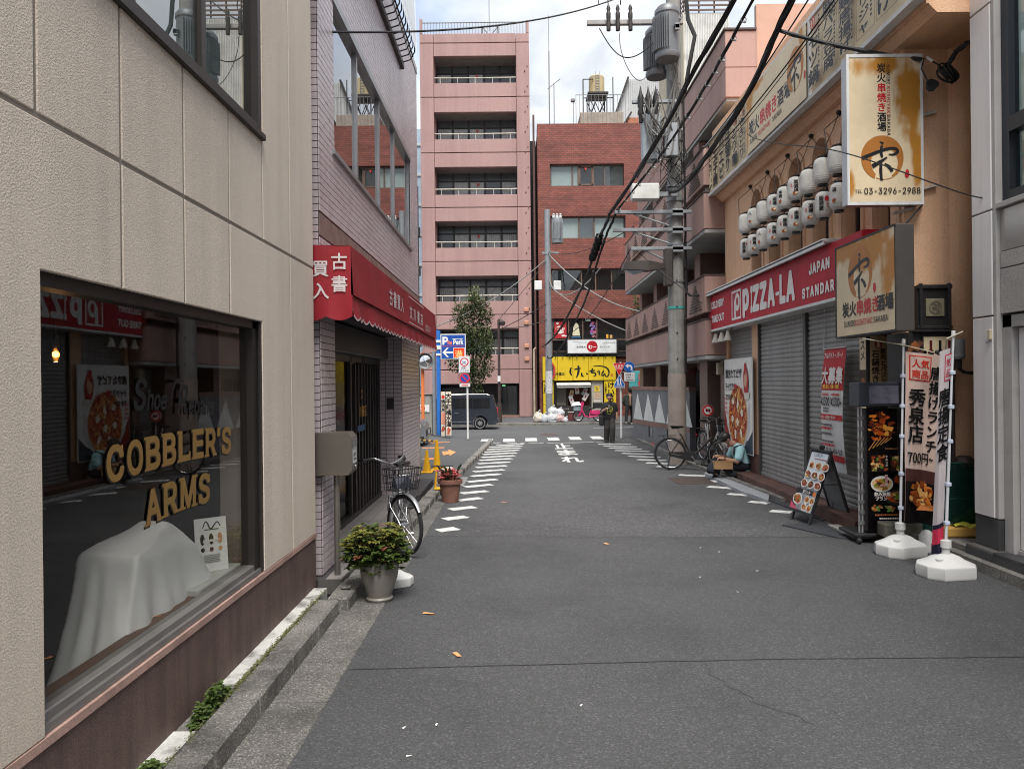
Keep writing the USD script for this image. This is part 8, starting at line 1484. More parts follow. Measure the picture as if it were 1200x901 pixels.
# the man seated on the step
px, py, pz = 4.13, 13.75, .15
sm = thing('person', 'person in teal T-shirt, black cap and mask sitting on the step, head bowed', 'person', (px, py, 0)); m_teal = M('tee_teal', (.36, .60, .64), .85, var=.08, scale=14)
q = lambda x, y, z, r_: (px + x, py + y, z, r_)
hc, hr, ff = (px - .25, py - .04, .735), .098, (-.82, -.18, -.55)
wl_, wr_ = (px - .36, py - .22, .40), (px - .38, py + .02, .42)
sk = head(hc, hr, ff, (-.3, 0, 1)) + [[q(-.10, 0, .66, .052), q(-.03, 0, .58, .07)], [q(.0, -.19, .54, .054), q(-.10, -.24, .34, .042), (*wl_, .030)], [q(-.03, .17, .54, .054), q(-.14, .20, .36, .042), (*wr_, .030)], [q(-.02, 0, .55, .11), q(.06, 0, .36, .11), q(.10, 0, .24, .12)],
     [q(.08, -.10, .24, .088), q(-.30, -.17, .26, .062), q(-.20, -.26, .10, .045), q(-.02, -.22, .08, .038)], [q(.08, .09, .24, .088), q(-.36, .12, .30, .062), q(-.42, .02, .08, .042), q(-.46, -.08, .06, .036)]] + hand(wl_, (-.85, .1, .1), (0, -.3, 1), .029, 1, .6) + hand(wr_, (-.85, -.15, .1), (0, -.2, 1), .029, -1, .6)
part(sm, 'body', flesh(sk, .018, 8), m_skin, smooth=True); face(sm, hc, hr, ff, (-.3, 0, 1))
part(sm, 't_shirt', flesh([[q(-.02, -.17, .55, .085), q(-.075, -.235, .41, .074)], [q(-.04, .16, .55, .085), q(-.10, .195, .42, .072)], [q(-.02, -.12, .55, .085), q(-.03, .12, .55, .085)], [q(-.02, -.06, .55, .115), q(.06, -.06, .36, .125), q(.10, -.06, .22, .13)], [q(-.02, .06, .55, .115), q(.06, .06, .36, .125), q(.10, .06, .22, .13)]], .025, 8), m_teal, smooth=True)
part(sm, 'trousers', flesh([[q(.10, -.09, .24, .112), q(-.30, -.17, .265, .085), q(-.20, -.26, .11, .07), q(-.06, -.23, .10, .062)], [q(.10, .09, .24, .112), q(-.36, .12, .30, .085), q(-.41, .03, .12, .068)], [q(.10, -.09, .24, .112), q(.10, .09, .24, .112)]], .025, 8), M('trousers_navy', (.018, .02, .026), .85), smooth=True)
[part(sm, 'shoe', flesh([c_], .02, 6), M('shoe_black', (0, 0, 0)), smooth=True) for c_ in ([q(-.02, -.22, .085, .045), q(.10, -.24, .075, .036)], [q(-.44, -.02, .06, .045), q(-.50, -.14, .05, .038)])]
f_ = np.array(ff) / np.linalg.norm(ff); u_ = np.array((-.3, 0, 1.)); u_ -= f_ * (u_ @ f_); u_ /= np.linalg.norm(u_); s2 = np.cross(f_, u_); C = np.array(hc)
part(sm, 'cap', flesh([[(*(C + u_ * .045 - f_ * .015), .102), (*(C + u_ * .05 + f_ * .015), .095)]] + [[(*(C + u_ * .06 + f_ * .085 + s2 * k), .012), (*(C + u_ * .035 + f_ * .165 + s2 * k * .6), .010)] for k in (-.06, -.03, 0, .03, .06)], .018, 3), m_hair, smooth=True)
part(sm, 'mask', flesh([[(*(C + f_ * .07 - u_ * .03), .045), (*(C + f_ * .06 - u_ * .085), .034)], [(*(C + f_ * .085 - u_ * .02), .03), (*(C + f_ * .09 - u_ * .06), .03)]], .015, 4), m_white, smooth=True)
part(sm, 'bag_strap', B().tube([q(-.13, -.15, .60, 0)[:3], q(-.12, -.10, .46, 0)[:3], q(-.06, -.08, .32, 0)[:3]], .014, 6).tube([q(-.13, -.15, .60, 0)[:3], q(-.02, -.2, .64, 0)[:3], q(.08, -.1, .58, 0)[:3]], .014, 6), m_tee)
part(sm, 'watch', B().torus(np.array(wl_) + (.03, 0, 0), .034, .01, np.array((0, 1., 0)), np.array((.2, 0, 1.)), 14, 6), m_black)
cbox_ = thing('parcel_box', 'tan cardboard box on the lap of the seated person', 'box', (px - .3, py - .25, .33)); part(cbox_, 'carton', B().obox((px - .55, py - .36, .22), (1, -.05, 0), (0.05, 1, 0), (0, 0, 1), .33, .2, .13), M('carton_tan', (.38, .23, .11), .8, var=.08)); part(cbox_, 'flap', B().obox((px - .55, py - .365, .352), (1, -.05, 0), (.05, 1, 0), (0, 0, 1), .33, .1, .006), M('carton_tan', (0, 0, 0)))
sb_ = thing('backpack', 'dark navy bag in front of the seated person', 'bag', (px - .52, py - .2, .1)); part(sb_, 'bag', flesh([[q(-.53, -.2, .18, .075), q(-.50, -.2, .30, .06)], [q(-.57, -.1, .17, .065), q(-.53, -.1, .27, .055)]], .03, 5), M('bag_navy', (.02, .024, .035), .8), smooth=True)
ph2 = thing('phone', 'phone held in both hands by the seated person', 'phone', (px - .46, py - .1, .45)); part(ph2, 'body', B().obox((px - .50, py - .16, .44), (.5, 0, .86), (0, 1, 0), (-.86, 0, .5), .12, .06, .01), m_black)
# the person leaving the picture behind the painted wall
ox, oy = 4.70, 30.6; ot = thing('person', 'person in dark patterned jacket walking off behind the corner wall', 'person', (ox, oy, 0)); q = lambda x, y, z, r_: (ox + x, oy + y, z, r_)
hc, hr, ff = (ox, oy, 1.44), .10, (.5, 1, 0)
part(ot, 'body', flesh(head(hc, hr, ff) + [[q(0, 0, 1.2, .1), q(0, 0, .85, .1)], [q(-.08, 0, .8, .085), q(-.16, -.1, .45, .06), q(-.2, -.25, .14, .04)], [q(.08, 0, .8, .085), q(.12, .15, .45, .06), q(.1, .2, .1, .04)], [q(-.18, 0, 1.22, .055), q(-.24, .05, .98, .045), q(-.2, .1, .78, .032)], [q(.18, 0, 1.22, .055), q(.22, .05, .98, .045), q(.22, .15, .8, .032)]] + hand(q(-.2, .1, .78, 0)[:3], (0, .1, -1), (-1, 0, 0), .026, 1, .4) + hand(q(.22, .15, .8, 0)[:3], (0, .1, -1), (1, 0, 0), .026, -1, .4), .025, 6), m_skin, smooth=True); face(ot, hc, hr, ff)
part(ot, 'jacket', flesh([[q(-.16, 0, 1.2, .08), q(-.25, .04, .98, .07), q(-.21, .1, .84, .06)], [q(.16, 0, 1.2, .08), q(.23, .04, .98, .07), q(.22, .13, .85, .06)], [q(-.1, 0, 1.18, .11), q(-.09, 0, .85, .12)], [q(.1, 0, 1.18, .11), q(.09, 0, .85, .12)]], .03, 6), M('camo', (.045, .05, .04), .85, var=.5, scale=14), smooth=True); part(ot, 'trousers', flesh([[q(-.08, 0, .82, .10), q(-.16, -.1, .45, .075), q(-.2, -.25, .16, .058)], [q(.08, 0, .82, .10), q(.12, .15, .45, .075), q(.1, .2, .12, .058)]], .03, 6), m_tee, smooth=True)
[part(ot, 'shoe', flesh([c_], .02, 5), M('shoe_cream', (.5, .46, .38), .7), smooth=True) for c_ in ([q(-.2, -.27, .12, .045), q(-.17, -.22, .03, .035)], [q(.1, .17, .05, .045), q(.12, .3, .035, .035)])]; part(ot, 'hair', flesh([[(hc[0], hc[1] - .02, hc[2] + .04, .105), (hc[0] + .01, hc[1] - .04, hc[2] - .02, .09)]], .03, 3), m_hair, smooth=True)

# ================================================================ VAN AND CAR
m_van = M('van_paint', (.03, .036, .05), .28, var=.04, metallic=.4, spec=.6, coat=.5); m_tint = M('tinted_glass', (.012, .013, .015), .08, var=0, spec=.7)
van = thing('parked_van', 'dark blue grey van parked at the far kerb facing left', 'van', (-2.3, 28.6, 0)); VY0, VY1 = 28.55, 29.85; VX = -4.15
prof = [(VX + .02, .22), (VX, .42), (VX + .08, .62), (VX + .55, .80), (VX + 1.05, 1.22), (VX + 1.3, 1.30), (-1.1, 1.335), (-.93, 1.31), (-.83, .95), (-.75, .78), (-.735, .42), (-.80, .20), (-1.05, .18)]
arch = lambda xc: Point(xc, .245).buffer(.30, 16)
body = Polygon(prof).difference(arch(-1.42)).difference(arch(-3.45)); b = B().prism(body, Fr((0, VY1 - .06, 0), (1, 0, 0), (0, 0, 1)), VY1 - VY0 - .12)
up2 = body.intersection(sbox(-5, .19, 0, .80)); b.prism(up2.buffer(-.004), Fr((0, VY0 + .06, 0), (1, 0, 0), (0, 0, 1)), .05).prism(up2.buffer(-.004), Fr((0, VY1 - .01, 0), (1, 0, 0), (0, 0, 1)), .05); vb = part(van, 'body', b, m_van, smooth=35); fv = Fr((0, VY0 + .054, 0), (1, 0, 0), (0, 0, 1))
for u0, u1, s_ in ((-3.12, -2.62, .12), (-2.58, -1.72, 0), (-1.66, -1.05, 0)): part(vb, 'side_window', B().prism(Polygon([(u0 - s_ * 1.4, .86), (u1, .86), (u1, 1.20), (u0 + s_, 1.20)]).buffer(.015), fv, .012), m_tint)
part(vb, 'chrome_strip', B().prism(sbox(-3.4, .30, -1.76, .33), Fr((0, VY0 + .008, 0), (1, 0, 0), (0, 0, 1)), .012).prism(sbox(-2.66, .62, -2.52, .65), Fr((0, VY0 + .008, 0), (1, 0, 0), (0, 0, 1)), .02).prism(sbox(-2.42, .63, -2.24, .66), Fr((0, VY0 + .008, 0), (1, 0, 0), (0, 0, 1)), .02), m_chrome)
part(vb, 'roof_rail', B().tube([(-3.0, VY0 + .16, 1.31), (-2.8, VY0 + .16, 1.36), (-1.2, VY0 + .16, 1.37), (-1.05, VY0 + .16, 1.335)], .018, 6), m_alu); part(vb, 'door_seam', B().box(-2.605, -2.595, VY0 + .005, VY0 + .02, .2, .82).box(-1.70, -1.69, VY0 + .005, VY0 + .02, .5, .82).box(-3.15, -3.14, VY0 + .005, VY0 + .02, .2, .82), m_black)
part(vb, 'tail_lamp', B().cbox(-.83, -.725, VY0 + .06, VY0 + .22, .62, .84, .02), M('tail_red', (.5, .02, .02), .25)); part(vb, 'bumper', B().cbox(-1.02, -.70, VY0 + .02, VY1 - .02, .24, .40, .04), m_van, smooth=30); part(vb, 'bumper_trim', B().cbox(-.98, -.70, VY0 + .012, VY0 + .03, .41, .435, .005), m_chrome)
for xc in (-1.42, -3.45):
    for yy in (VY0 + .04, VY1 - .22):
        w = part(vb, 'wheel', B().lathe([(.10, -.0), (.20, .0), (.243, .02), (.25, .06), (.25, .14), (.24, .18), (.0, .18)], 32, (xc, yy, .25), axis='y', close=False), m_tyre, smooth=40); sp_ = B()
        for k in range(7): a = k * 2 * pi / 7; sp_.hull([(xc + rr_ * cos(a + o), yy + dy, .25 + rr_ * sin(a + o)) for rr_, o in ((.05, .4), (.05, -.4), (.175, .16), (.175, -.16)) for dy in (.0, .02)])
        part(w, 'rim', sp_.lathe([(.17, .0), (.195, -.004), (.195, .03), (.17, .03)], 28, (xc, yy, .25), axis='y', close=False).lathe([(0, -.01), (.05, -.01), (.05, .03)], 14, (xc, yy, .25), axis='y', close=False), M('alloy', (.5, .5, .51), .3, metallic=.8), smooth=35); part(w, 'brake', B().lathe([(0, .04), (.17, .04)], 20, (xc, yy, .25), axis='y', close=False), m_black)
car = thing('parked_car', 'silver grey car nose just showing behind the tiled pillar in the side lot', 'car', (-3.6, 21.3, .05)); CY0, CY1 = 20.7, 21.9
cp = Polygon([(-5.6, .2), (-5.6, .7), (-5.3, 1.02), (-4.4, 1.05), (-3.6, .92), (-2.95, .84), (-2.68, .68), (-2.58, .52), (-2.58, .30), (-2.66, .18)]).buffer(.03).difference(Point(-3.15, .27).buffer(.27, 16)); cb_ = part(car, 'body', B().prism(cp, Fr((0, CY1, 0), (1, 0, 0), (0, 0, 1)), CY1 - CY0), M('car_silver', (.22, .235, .26), .3, metallic=.5, coat=.4), smooth=30)
part(cb_, 'headlamp', B().hull([(-2.98, CY0 - .01, .62), (-2.70, CY0 - .01, .58), (-2.62, CY0 + .1, .58), (-2.95, CY0 - .01, .74), (-2.70, CY0 - .01, .68), (-2.64, CY0 + .1, .66)]), M('headlamp', (.55, .53, .46), .15)); part(cb_, 'grille', B().cbox(-2.64, -2.53, CY0 + .1, CY1 - .1, .34, .52, .02).cbox(-2.9, -2.6, CY0 - .012, CY0 + .05, .24, .34, .01), m_black); part(cb_, 'wheel', B().lathe([(0, 0), (.19, 0), (.235, .03), (.24, .12), (0, .14)], 26, (-3.15, CY0 - .01, .29), axis='y'), m_tyre, smooth=40); part(cb_, 'wing_mirror', B().ball((-3.55, CY0 - .08, .98), .07, 2, (1, .7, .8)), m_black, smooth=True); part(cb_, 'number_plate', B().cbox(-2.545, -2.525, CY0 + .4, CY0 + .75, .38, .5, .004), m_white)

# ================================================================ STREET TREE
def tree(name, label, x, y, z0, trunk_h, clumps, nleaf, lsz, seed, trunk_r=.09):
    r = random.Random(seed); t = thing(name, label, 'tree', (x, y, z0)); tb_, cr_, cr2 = B(), B(), B(); tb_.tube([(x, y, z0), (x + .03, y, z0 + trunk_h * .5), (x - .02, y, z0 + trunk_h), (x + .04, y, z0 + trunk_h * 1.7)], [trunk_r, trunk_r * .8, trunk_r * .65, trunk_r * .3], 10)
    for cx_, cy_, cz_, rx, ry, rz in clumps:
        tb_.tube([(x, y, z0 + min(trunk_h, cz_ - z0 - .2) * .9), ((x + cx_) / 2, (y + cy_) / 2, (z0 + trunk_h * .7 + cz_) / 2 - .1), (cx_, cy_, cz_ + rz * .3)], [trunk_r * .5, trunk_r * .32, .012], 6)
        n = int(nleaf * rx * rz / .25)
        for k in range(n):
            d = np.array([r.gauss(0, 1) for _ in range(3)]); d /= np.linalg.norm(d); q = r.random() ** .45; wob = .75 + .45 * meshkit.noise(d * 2.2 + (cx_ * 7, cz_ * 5, seed)); p = np.array((cx_, cy_, cz_)) + d * (rx, ry, rz) * q * wob
            dd = d + np.array([r.gauss(0, .7) for _ in range(3)]) + (0, 0, .25); leaf(cr2 if (r.random() < .2 and d[2] > 0) else cr_, p, dd, lsz * r.uniform(.7, 1.4), lsz * .6)
        for k in range(int(10 * rx / .4)):
            a = r.uniform(0, 6.28); p = np.array((cx_ + rx * .7 * cos(a), cy_ + ry * .7 * sin(a), cz_ + rz * r.uniform(.3, .8)))
            for j in range(9): leaf(cr2, p + (r.gauss(0, .03), r.gauss(0, .03), j * .05), (r.gauss(0, .5), r.gauss(0, .5), 1), lsz * 1.1, lsz * .4)
    part(t, 'trunk', tb_, M('bark', (.09, .07, .055), .9, var=.2, scale=12), smooth=50); crown = part(t, 'crown', cr_, M('tree_leaf', (.05, .082, .028), .5, var=.35, scale=5, translucent=.3, spec=.5)); part(crown, 'new_shoots', cr2, M('tree_shoot', (.17, .19, .085), .55, var=.25, scale=8, translucent=.3)); return t
tree('street_tree', 'leafy street tree with pale new shoots in front of the pink block', -1.95, 33.2, .09, 2.6,
     [(-2.35, 33.2, 4.65, .55, .5, .75), (-1.55, 33.2, 4.75, .55, .5, .85), (-2.15, 33.1, 3.6, .62, .55, .6), (-1.35, 33.0, 3.45, .45, .45, .55), (-1.85, 33.2, 5.35, .35, .4, .5), (-2.75, 33.2, 2.9, .45, .45, .55), (-1.45, 33.1, 2.55, .5, .45, .65), (-2.1, 33.1, 2.2, .45, .4, .6), (-1.7, 33.1, 1.6, .22, .25, .45)], 430, .12, 3)
tree('small_tree', 'small bright green tree showing beside the brick building and balconies', 6.05, 34.5, .09, 4.3, [(5.75, 34.5, 5.0, .3, .3, .7), (6.05, 34.5, 4.6, .4, .35, .6)], 260, .12, 8, .06)
# ================================================================ RUBBISH BAGS, SCOOTER, STREET BANNERS
m_bag = M('bag_film', (.60, .62, .64), .3, var=.25, scale=5, spec=.6, translucent=.25)
def bag_(label, x, y, z, rx, ry, rz, seed, tint=None):
    m = trimesh.creation.icosphere(3, 1.0); v = np.array(m.vertices); n = meshkit.fbm(v * 1.8 + seed * 3.1, 4, seed) - .5; n2 = np.abs(meshkit.fbm(v * 3.5 + seed, 3, seed + 7) - .5); v = v * (1 + .35 * n - .5 * n2)[:, None]; v[:, 2] = np.where(v[:, 2] < -.55, -.55 + (v[:, 2] + .55) * .15, v[:, 2]); v = v * (rx, ry, rz) + (x, y, z + rz * .6)
    t = thing('rubbish_bag', label, 'rubbish bag', (x, y, z), group='rubbish bags at the foot of the steel pole'); part(t, 'sack', B().add(v, m.faces), tint or m_bag, smooth=50); part(t, 'knot', B().tube([(x, y, z + rz * 1.35), (x + .03, y - .03, z + rz * 1.6), (x + .09, y - .05, z + rz * 1.75)], [.05, .02, .04], 6), m_bag, smooth=40)
m_bag2 = M('bag_beige', (.52, .47, .40), .4, var=.25, scale=5)
for k, (x, y, z, a, c, lab, tn) in enumerate(((.92, 31.7, .09, .22, .30, 'leftmost beige white rubbish bag left of the steel pole foot', m_bag2), (1.2, 31.6, .09, .18, .24, 'low white rubbish bag second from the left beside the pole foot', None), (1.5, 31.55, .09, .25, .26, 'white rubbish bag at the middle front of the heap', None), (1.86, 31.6, .09, .22, .22, 'rightmost rubbish bag with reddish contents showing', M('bag_red', (.42, .28, .27), .4, var=.4, scale=6)), (1.55, 31.8, .36, .22, .26, 'bluish white rubbish bag piled on top at the back of the heap', None), (1.85, 31.8, .30, .24, .24, 'white rubbish bag on top of the rightmost bag', None), (2.08, 31.5, .09, .12, .14, 'smallest white rubbish bag at the right end of the heap', None))): bag_(lab, x, y, z, a, a * .9, c, k + 2, tn)
sc = thing('delivery_bike', 'pink delivery bicycle with basket cover in front of the yellow shop', 'bicycle', (3.0, 31.9, .09)); m_pnk = M('scooter_pink', (.60, .04, .16), .35); gz = .09
def wh(xc, r_): w = part(sc, 'wheel', B().torus((xc, 31.9, gz + r_), r_ - .03, .028, (1, 0, 0), (0, 0, 1), 32, 8), m_tyre, smooth=60); b = B(); [b.cyl((xc, 31.9, gz + r_), (xc + (r_ - .05) * cos(a), 31.9, gz + r_ + (r_ - .05) * sin(a)), .005, 4) for a in np.arange(0, 6.2, .45)]; part(w, 'rim', b.torus((xc, 31.9, gz + r_), r_ - .06, .012, (1, 0, 0), (0, 0, 1), 28, 6), m_chrome)
wh(2.66, .25); wh(3.52, .25)
part(sc, 'frame', B().tube([(2.86, 31.9, .95), (2.80, 31.9, .62), (2.72, 31.9, .36), (2.66, 31.9, .34)], [.04, .06, .05, .03], 8).tube([(2.80, 31.9, .62), (2.95, 31.9, .32), (3.15, 31.9, .28), (3.52, 31.9, .34)], .035, 8).tube([(3.15, 31.9, .28), (3.2, 31.9, .6)], .025, 8), m_pnk, smooth=50); part(sc, 'panel', B().cbox(3.22, 3.6, 31.84, 31.96, .38, .58, .03).hull([(2.74, 31.86, .9), (2.92, 31.86, .9), (2.64, 31.86, .46), (2.78, 31.86, .46), (2.78, 31.94, .9), (2.92, 31.94, .9), (2.66, 31.94, .46), (2.78, 31.94, .46)]), m_pnk, smooth=30)
part(sc, 'saddle', B().cbox(3.1, 3.38, 31.82, 31.98, .62, .70, .03), m_bblk); part(sc, 'handlebar', B().tube([(2.86, 31.65, 1.0), (2.84, 31.9, .97), (2.86, 32.15, 1.0)], .015, 6), m_bblk); part(sc, 'seat_basket', B().cbox(3.3, 3.7, 31.78, 32.02, .66, .92, .03), m_bblk)
part(sc, 'basket_cover', B().hull([(2.36, 31.72, .78), (2.36, 32.08, .78), (2.78, 31.72, .80), (2.78, 32.08, .80), (2.45, 31.8, .92), (2.7, 31.8, .95), (2.7, 32, .95), (2.45, 32, .92)]), M('cover_film', (.55, .56, .55), .35, var=.2, scale=8), smooth=40); part(sc, 'front_basket', B().cbox(2.46, 2.76, 31.76, 32.04, .55, .78, .02), M('basket_grey', (.2, .24, .26), .5)); part(sc, 'crank', B().lathe([(0, -.02), (.07, -.02), (.07, .02), (0, .02)], 16, (3.08, 31.9, .33), axis='y').tube([(3.08, 31.82, .33), (3.12, 31.8, .18)], .012, 6), m_bblk)
stn = thing('stone_planter', 'small maroon planter block beside the pink delivery bicycle', 'planter', (2.4, 32.5, .09)); part(stn, 'block', B().cbox(2.28, 2.6, 32.6, 32.9, .09, .44, .02), M('planter_maroon', (.12, .03, .03), .6)); part(stn, 'lid', B().cbox(2.26, 2.62, 32.58, 32.92, .445, .48, .01), m_alu)
for k, (x0_, x1_, s, lab, y) in enumerate(((-2.52, -2.37, '焼肉丼', 'left street banner with red dot and orange foot by the blue pole', 24.6), (-2.33, -2.15, '大手町橘水道', 'right cream street banner with black writing by the blue pole', 24.3))):
    t = thing('street_banner', lab, 'banner', (x0_, y, .05)); part(t, 'pole', B().cyl((x0_ - .012, y, .05), (x0_ - .012, y, 1.56), .012, 6), m_black); cl = part(t, 'cloth', B().cbox(x0_, x1_, y, y + .008, .10 if k else .06, 1.54, .002), M('cloth_cream', (.56, .50, .42), .8)); P = Print(face_cam(0, y - .002, 0))
    if k == 0: P.disc(-2.445, 1.36, .055, .06, srgb(190, 50, 44)).text(s, -2.445, 1.28, .14, ink, bold=5, vertical=True).rect(-2.51, .45, -2.38, .85, srgb(206, 140, 120)).disc(-2.45, .3, .05, .1, srgb(170, 80, 60), wob=.2)
    else: P.text(s, -2.24, 1.50, .185, ink, bold=5, vertical=True).disc(-2.24, .25, .06, .1, srgb(180, 90, 70), wob=.2)
    P.build(cl)
P = Print(flat(0, 0, .054), z=0, step=0.001); P.poly([(-1.95, 19.18), (-1.79, 19.23), (-1.82, 19.7), (-1.57, 18.99), (-1.65, 18.01), (-1.67, 18.5), (-1.82, 18.22)], srgb(236, 150, 96)); 
for pts in ([(-2.6, 20.2), (-2.0, 20.2), (-2.0, 20.4), (-2.6, 20.4)], [(-2.6, 21.9), (-2.0, 22.0), (-2.0, 22.15), (-2.6, 22.1)], [(-2.2, 17.2), (-1.95, 17.2), (-1.95, 17.5), (-2.2, 17.5)]): P.poly(pts, srgb(232, 150, 100))
part(side, 'orange_arrow', P.b, vcol('orange_print', .8, wear=.3))

# ================================================================ OVERHEAD WIRES
m_wire = M('wire_black', (.012, .012, .013), .6, var=.1); m_wgrey = M('wire_grey', (.19, .19, .185), .6)
def sag(p0, p1, s, n=24): p0, p1 = np.asarray(p0, float), np.asarray(p1, float); return [p0 + (p1 - p0) * t - np.array((0, 0, 4 * s * t * (1 - t))) for t in np.linspace(0, 1, n)]
def bundle(name, label, pts, r, strands, seed, mat=m_wire, rings=0, cat='cable'):
    rr = random.Random(seed); t = thing(name, label, cat, tuple(pts[0])); p = np.asarray(pts, float); from_ = np.linspace(0, 1, len(p)); tt = np.linspace(0, 1, 60); p = CubicSpline(from_, p)(tt) if len(p) > 2 else p[0] + (p[1] - p[0]) * tt[:, None]; part(t, 'core', B().tube(p, r, 8), mat)
    if strands:
        b = B()
        for k in range(strands): ph_, w_ = rr.uniform(0, 6.28), rr.uniform(18, 30); o = np.column_stack([np.cos(tt * w_ + ph_), np.zeros(60), np.sin(tt * w_ + ph_)]) * r * rr.uniform(.8, 1.25); b.tube(p + o, r * rr.uniform(.25, .45), 4)
        part(t, 'strand', b, mat)
    if rings:
        b = B(); g = B()
        for k in range(rings): c = p[int((k + .5) * 59 / rings)]; b.torus(c + (0, 0, -r * 1.6), r * 1.9, .006, (1, 0, 0), (0, 0, 1), 14, 4); g.ball(c + (r, 0, -r * 3), .018, 1)
        part(t, 'hanger', b, m_wgrey); part(t, 'clip', g, m_white)
    return t
bundle('cable_bundle', 'thick black cable bundle overhead, the leftmost of the three above the pole arms', [(2.05, 16.0, 5.45), (2.2, 14.2, 5.58), (2.3, 11.3, 5.70), (2.38, 9.7, 5.9), (2.5, 8.0, 6.15), (2.6, 4, 6.6), (2.7, -3, 7.2)], .027, 5, 1)
bundle('cable_bundle', 'ringed black cable bundle overhead, the middle of the three above the pole arms', [(2.2, 16.0, 5.5), (2.42, 13.4, 5.62), (2.55, 11.6, 5.72), (2.66, 9.8, 5.92), (2.75, 8.2, 6.2), (2.85, 4, 6.7), (2.9, -3, 7.3)], .017, 4, 2, rings=26)
bundle('cable_bundle', 'thickest black cable bundle crossing in front of the long cream board', [(3.3, 15.95, 5.98), (3.3, 14.2, 5.62), (3.28, 12.3, 5.66), (3.26, 10.7, 5.75), (3.22, 9.3, 5.98), (3.18, 8.2, 6.2), (3.12, 5, 6.75), (3.0, -3, 7.6)], .032, 6, 3)
bundle('cable_bundle', 'frayed cable bundle sagging from the pole arms towards the far steel pole', [(2.05, 16.0, 5.45), (2.03, 16.8, 5.3), (1.95, 17.6, 5.1), (1.9, 19, 4.7), (1.75, 22, 4.15), (1.5, 26, 3.6), (1.2, 33, 3.4)], .028, 4, 4)
bundle('cable_bundle', 'second frayed cable bundle from the pole arms down to the far street', [(2.2, 16.0, 5.5), (2.12, 16.6, 5.25), (2.05, 17.5, 4.95), (1.95, 20, 4.2), (1.8, 24, 3.5), (1.55, 29, 2.9), (1.4, 33, 3.0)], .022, 4, 5)
bundle('splice_closure', 'black cable splice closure hanging beside the pole arms', [(1.98, 17.2, 5.22), (1.94, 17.7, 5.0), (1.9, 18.2, 4.85)], .075, 3, 6, cat='cable joint')
bundle('service_cable', 'black service cable from the overhead bundle to the projecting sign', sag((3.2, 8.9, 6.05), (4.4, 7.95, 5.27), .04), .022, 3, 7)
tg = thing('cable_coil', 'tangled black cable coils hanging by the top of the projecting sign', 'cable coil', (4.52, 7.88, 5.1)); b = B(); rr = random.Random(5)
for k in range(9):
    a = rr.uniform(0, 3); c = np.array((4.64 + rr.uniform(-.03, .03), 7.86, 5.08 + rr.uniform(-.03, .03))); b.torus(c, rr.uniform(.05, .10), .011, (cos(a * .4), sin(a * .4), .2), (-.5, .1, .85), 18, 5)
for k in range(6): c = np.array((4.47 + rr.uniform(-.02, .02), 7.86, 4.95 + rr.uniform(-.02, .02))); b.torus(c, rr.uniform(.02, .06), .014, (1, 0, .1 * k), (0, .3, 1), 14, 5)
b.tube([(4.41, 7.92, 5.27), (4.36, 7.88, 5.14), (4.41, 7.86, 5.01), (4.47, 7.86, 4.95)], .008, 5).tube([(4.43, 7.92, 5.27), (4.54, 7.88, 5.18), (4.61, 7.86, 5.10)], .008, 5); part(tg, 'coil', b, m_wire); part(tg, 'clip', B().cyl((4.43, 7.9, 5.27), (4.48, 7.88, 5.22), .014, 6), m_white)
bundle('service_cable', 'short thick black cables running from the coils to the white building', [(4.62, 7.86, 5.12), (4.64, 7.8, 5.22), (4.66, 7.7, 5.27), (4.68, 7.55, 5.27), (4.72, 7.3, 5.22)], .022, 5, 8)
def wire(label, pts, r=.008, mat=m_wire):
    if 2 < len(pts) < 12: pts = CubicSpline(np.linspace(0, 1, len(pts)), np.asarray(pts, float))(np.linspace(0, 1, 40))
    solo('overhead_wire', B().tube(pts, r, 5), mat, label, 'wire')
wire('thin black wire across the sky from the left buildings to the pole top', sag((-1.85, 6.95, 5.16), (3.3, 16.0, 10.6), .35, 40), .012)
wire('thin wire in front of the long cream board, lower of the pair', sag((3.45, 15.8, 6.0), (3.5, 7.6, 6.0), .22, 40), .010)
wire('thin wire in front of the long cream board, upper of the pair', sag((3.45, 15.8, 6.15), (3.35, 7.6, 6.22), .2, 40), .010)
wire('doubled thin wire crossing the cream board near the ring logo', sag((3.45, 15.8, 5.85), (3.5, 7.5, 5.95), .2, 40), .006)
wire('thin drop wire from the cream board sagging across the phone number to the white building', [(3.9, 12.3, 5.92), (3.7, 10.8, 5.32), (3.6, 9.5, 4.85), (3.54, 8.5, 4.5), (3.62, 7.6, 4.1), (4.15, 7.27, 3.75), (4.55, 7.15, 3.58)], .007)
wire('white sagging cable from the far steel pole to the right', sag((1.5, 32.9, 7.5), (5.3, 30, 4.6), .5, 30), .03, m_wgrey)
wire('grey looped cable hanging right of the far steel pole', [(1.5, 32.9, 6.6), (1.7, 32.6, 5.9), (2.2, 32.2, 5.6), (2.9, 31.8, 5.9), (3.6, 31.2, 6.6)], .03, m_wgrey)
wire('lower white cable from the far steel pole to the balcony corner', sag((1.5, 32.9, 6.1), (4.6, 29, 3.7), .2, 30), .025, m_wgrey)
wire('white cable from the left across the pink block to the far steel pole', sag((-4.6, 33, 4.1), (1.4, 33, 7.3), .5, 40), .026, m_wgrey)
wire('dark cable across the pink block below the white cable', sag((-4.6, 32.8, 3.0), (1.4, 32.9, 5.3), .35, 40), .018)
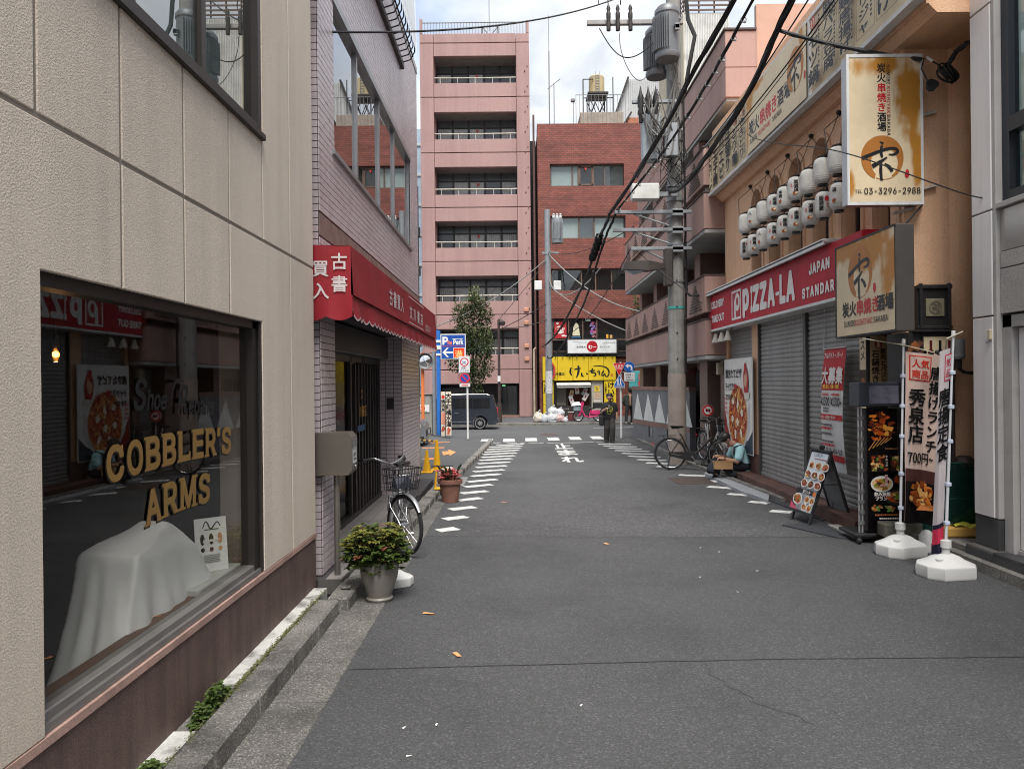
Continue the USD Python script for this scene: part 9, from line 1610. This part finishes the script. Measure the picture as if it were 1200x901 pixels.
wire('thin diagonal wire from the street lamp up to the far steel pole', sag((-.7, 32.2, 4.6), (1.4, 32.9, 7.2), .05), .014)
wire('lower dark wire from the street lamp past the pink block to the pole', sag((-.6, 32.2, 4.2), (1.4, 32.9, 4.6), .12), .018)
wire('thin wire from the far steel pole rising right to the pole arms', sag((1.5, 32.9, 7.6), (2.6, 16.1, 5.2), .3, 40), .012)
wire('thin wire crossing the balcony building below the pole arms', sag((2.55, 15.9, 4.7), (4.3, 15.05, 3.05), .05), .010)
wire('second thin wire from the lowest pole arm down to the far street', sag((2.5, 15.9, 4.7), (2.0, 27, 3.6), .3, 30), .012)
wire('thin loop wire from the cutout fuses to the transformer', [(1.86, 15.84, 9.4), (2.05, 15.8, 9.05), (2.35, 15.7, 8.72), (2.7, 15.6, 8.75), (2.95, 15.55, 8.95)], .012)
wire('larger loop wire hanging below the cutout fuses', [(2.3, 15.84, 9.3), (2.35, 15.7, 8.7), (2.55, 15.6, 8.25), (2.75, 15.6, 8.2), (2.95, 15.7, 8.5)], .008)
wire('short arched wire joining the cutout fuses', [(2.06, 15.84, 9.9), (2.1, 15.8, 10.2), (2.25, 15.8, 10.15), (2.32, 15.84, 9.9)], .012)
wire('pair of feed wires leaving the fuses over the street', sag((1.86, 15.84, 9.9), (-1.0, 2, 13.5), .5, 40), .010)
wire('black cable from the right end of the pole to the pizza fascia', [(3.66, 15.9, 4.9), (3.68, 15.85, 3.9), (3.72, 15.75, 3.65), (3.9, 15.5, 3.62), (4.1, 15.35, 3.64)], .022)
cbl = thing('wall_cable_loop', 'loop of brown cables on the left wall beside the tiled building', 'cable', (-1.8, 6.5, 5.3)); b = B()
for k in range(5): b.tube([(-1.80, 6.42, 5.7), (-1.70 + .01 * k, 6.45, 5.55 - .02 * k), (-1.66, 6.46, 5.38 - .02 * k), (-1.72, 6.48, 5.27 - .015 * k), (-1.86, 6.5, 5.26)], .007, 5)
part(cbl, 'loop', b, M('wire_brown', (.05, .03, .025), .6))
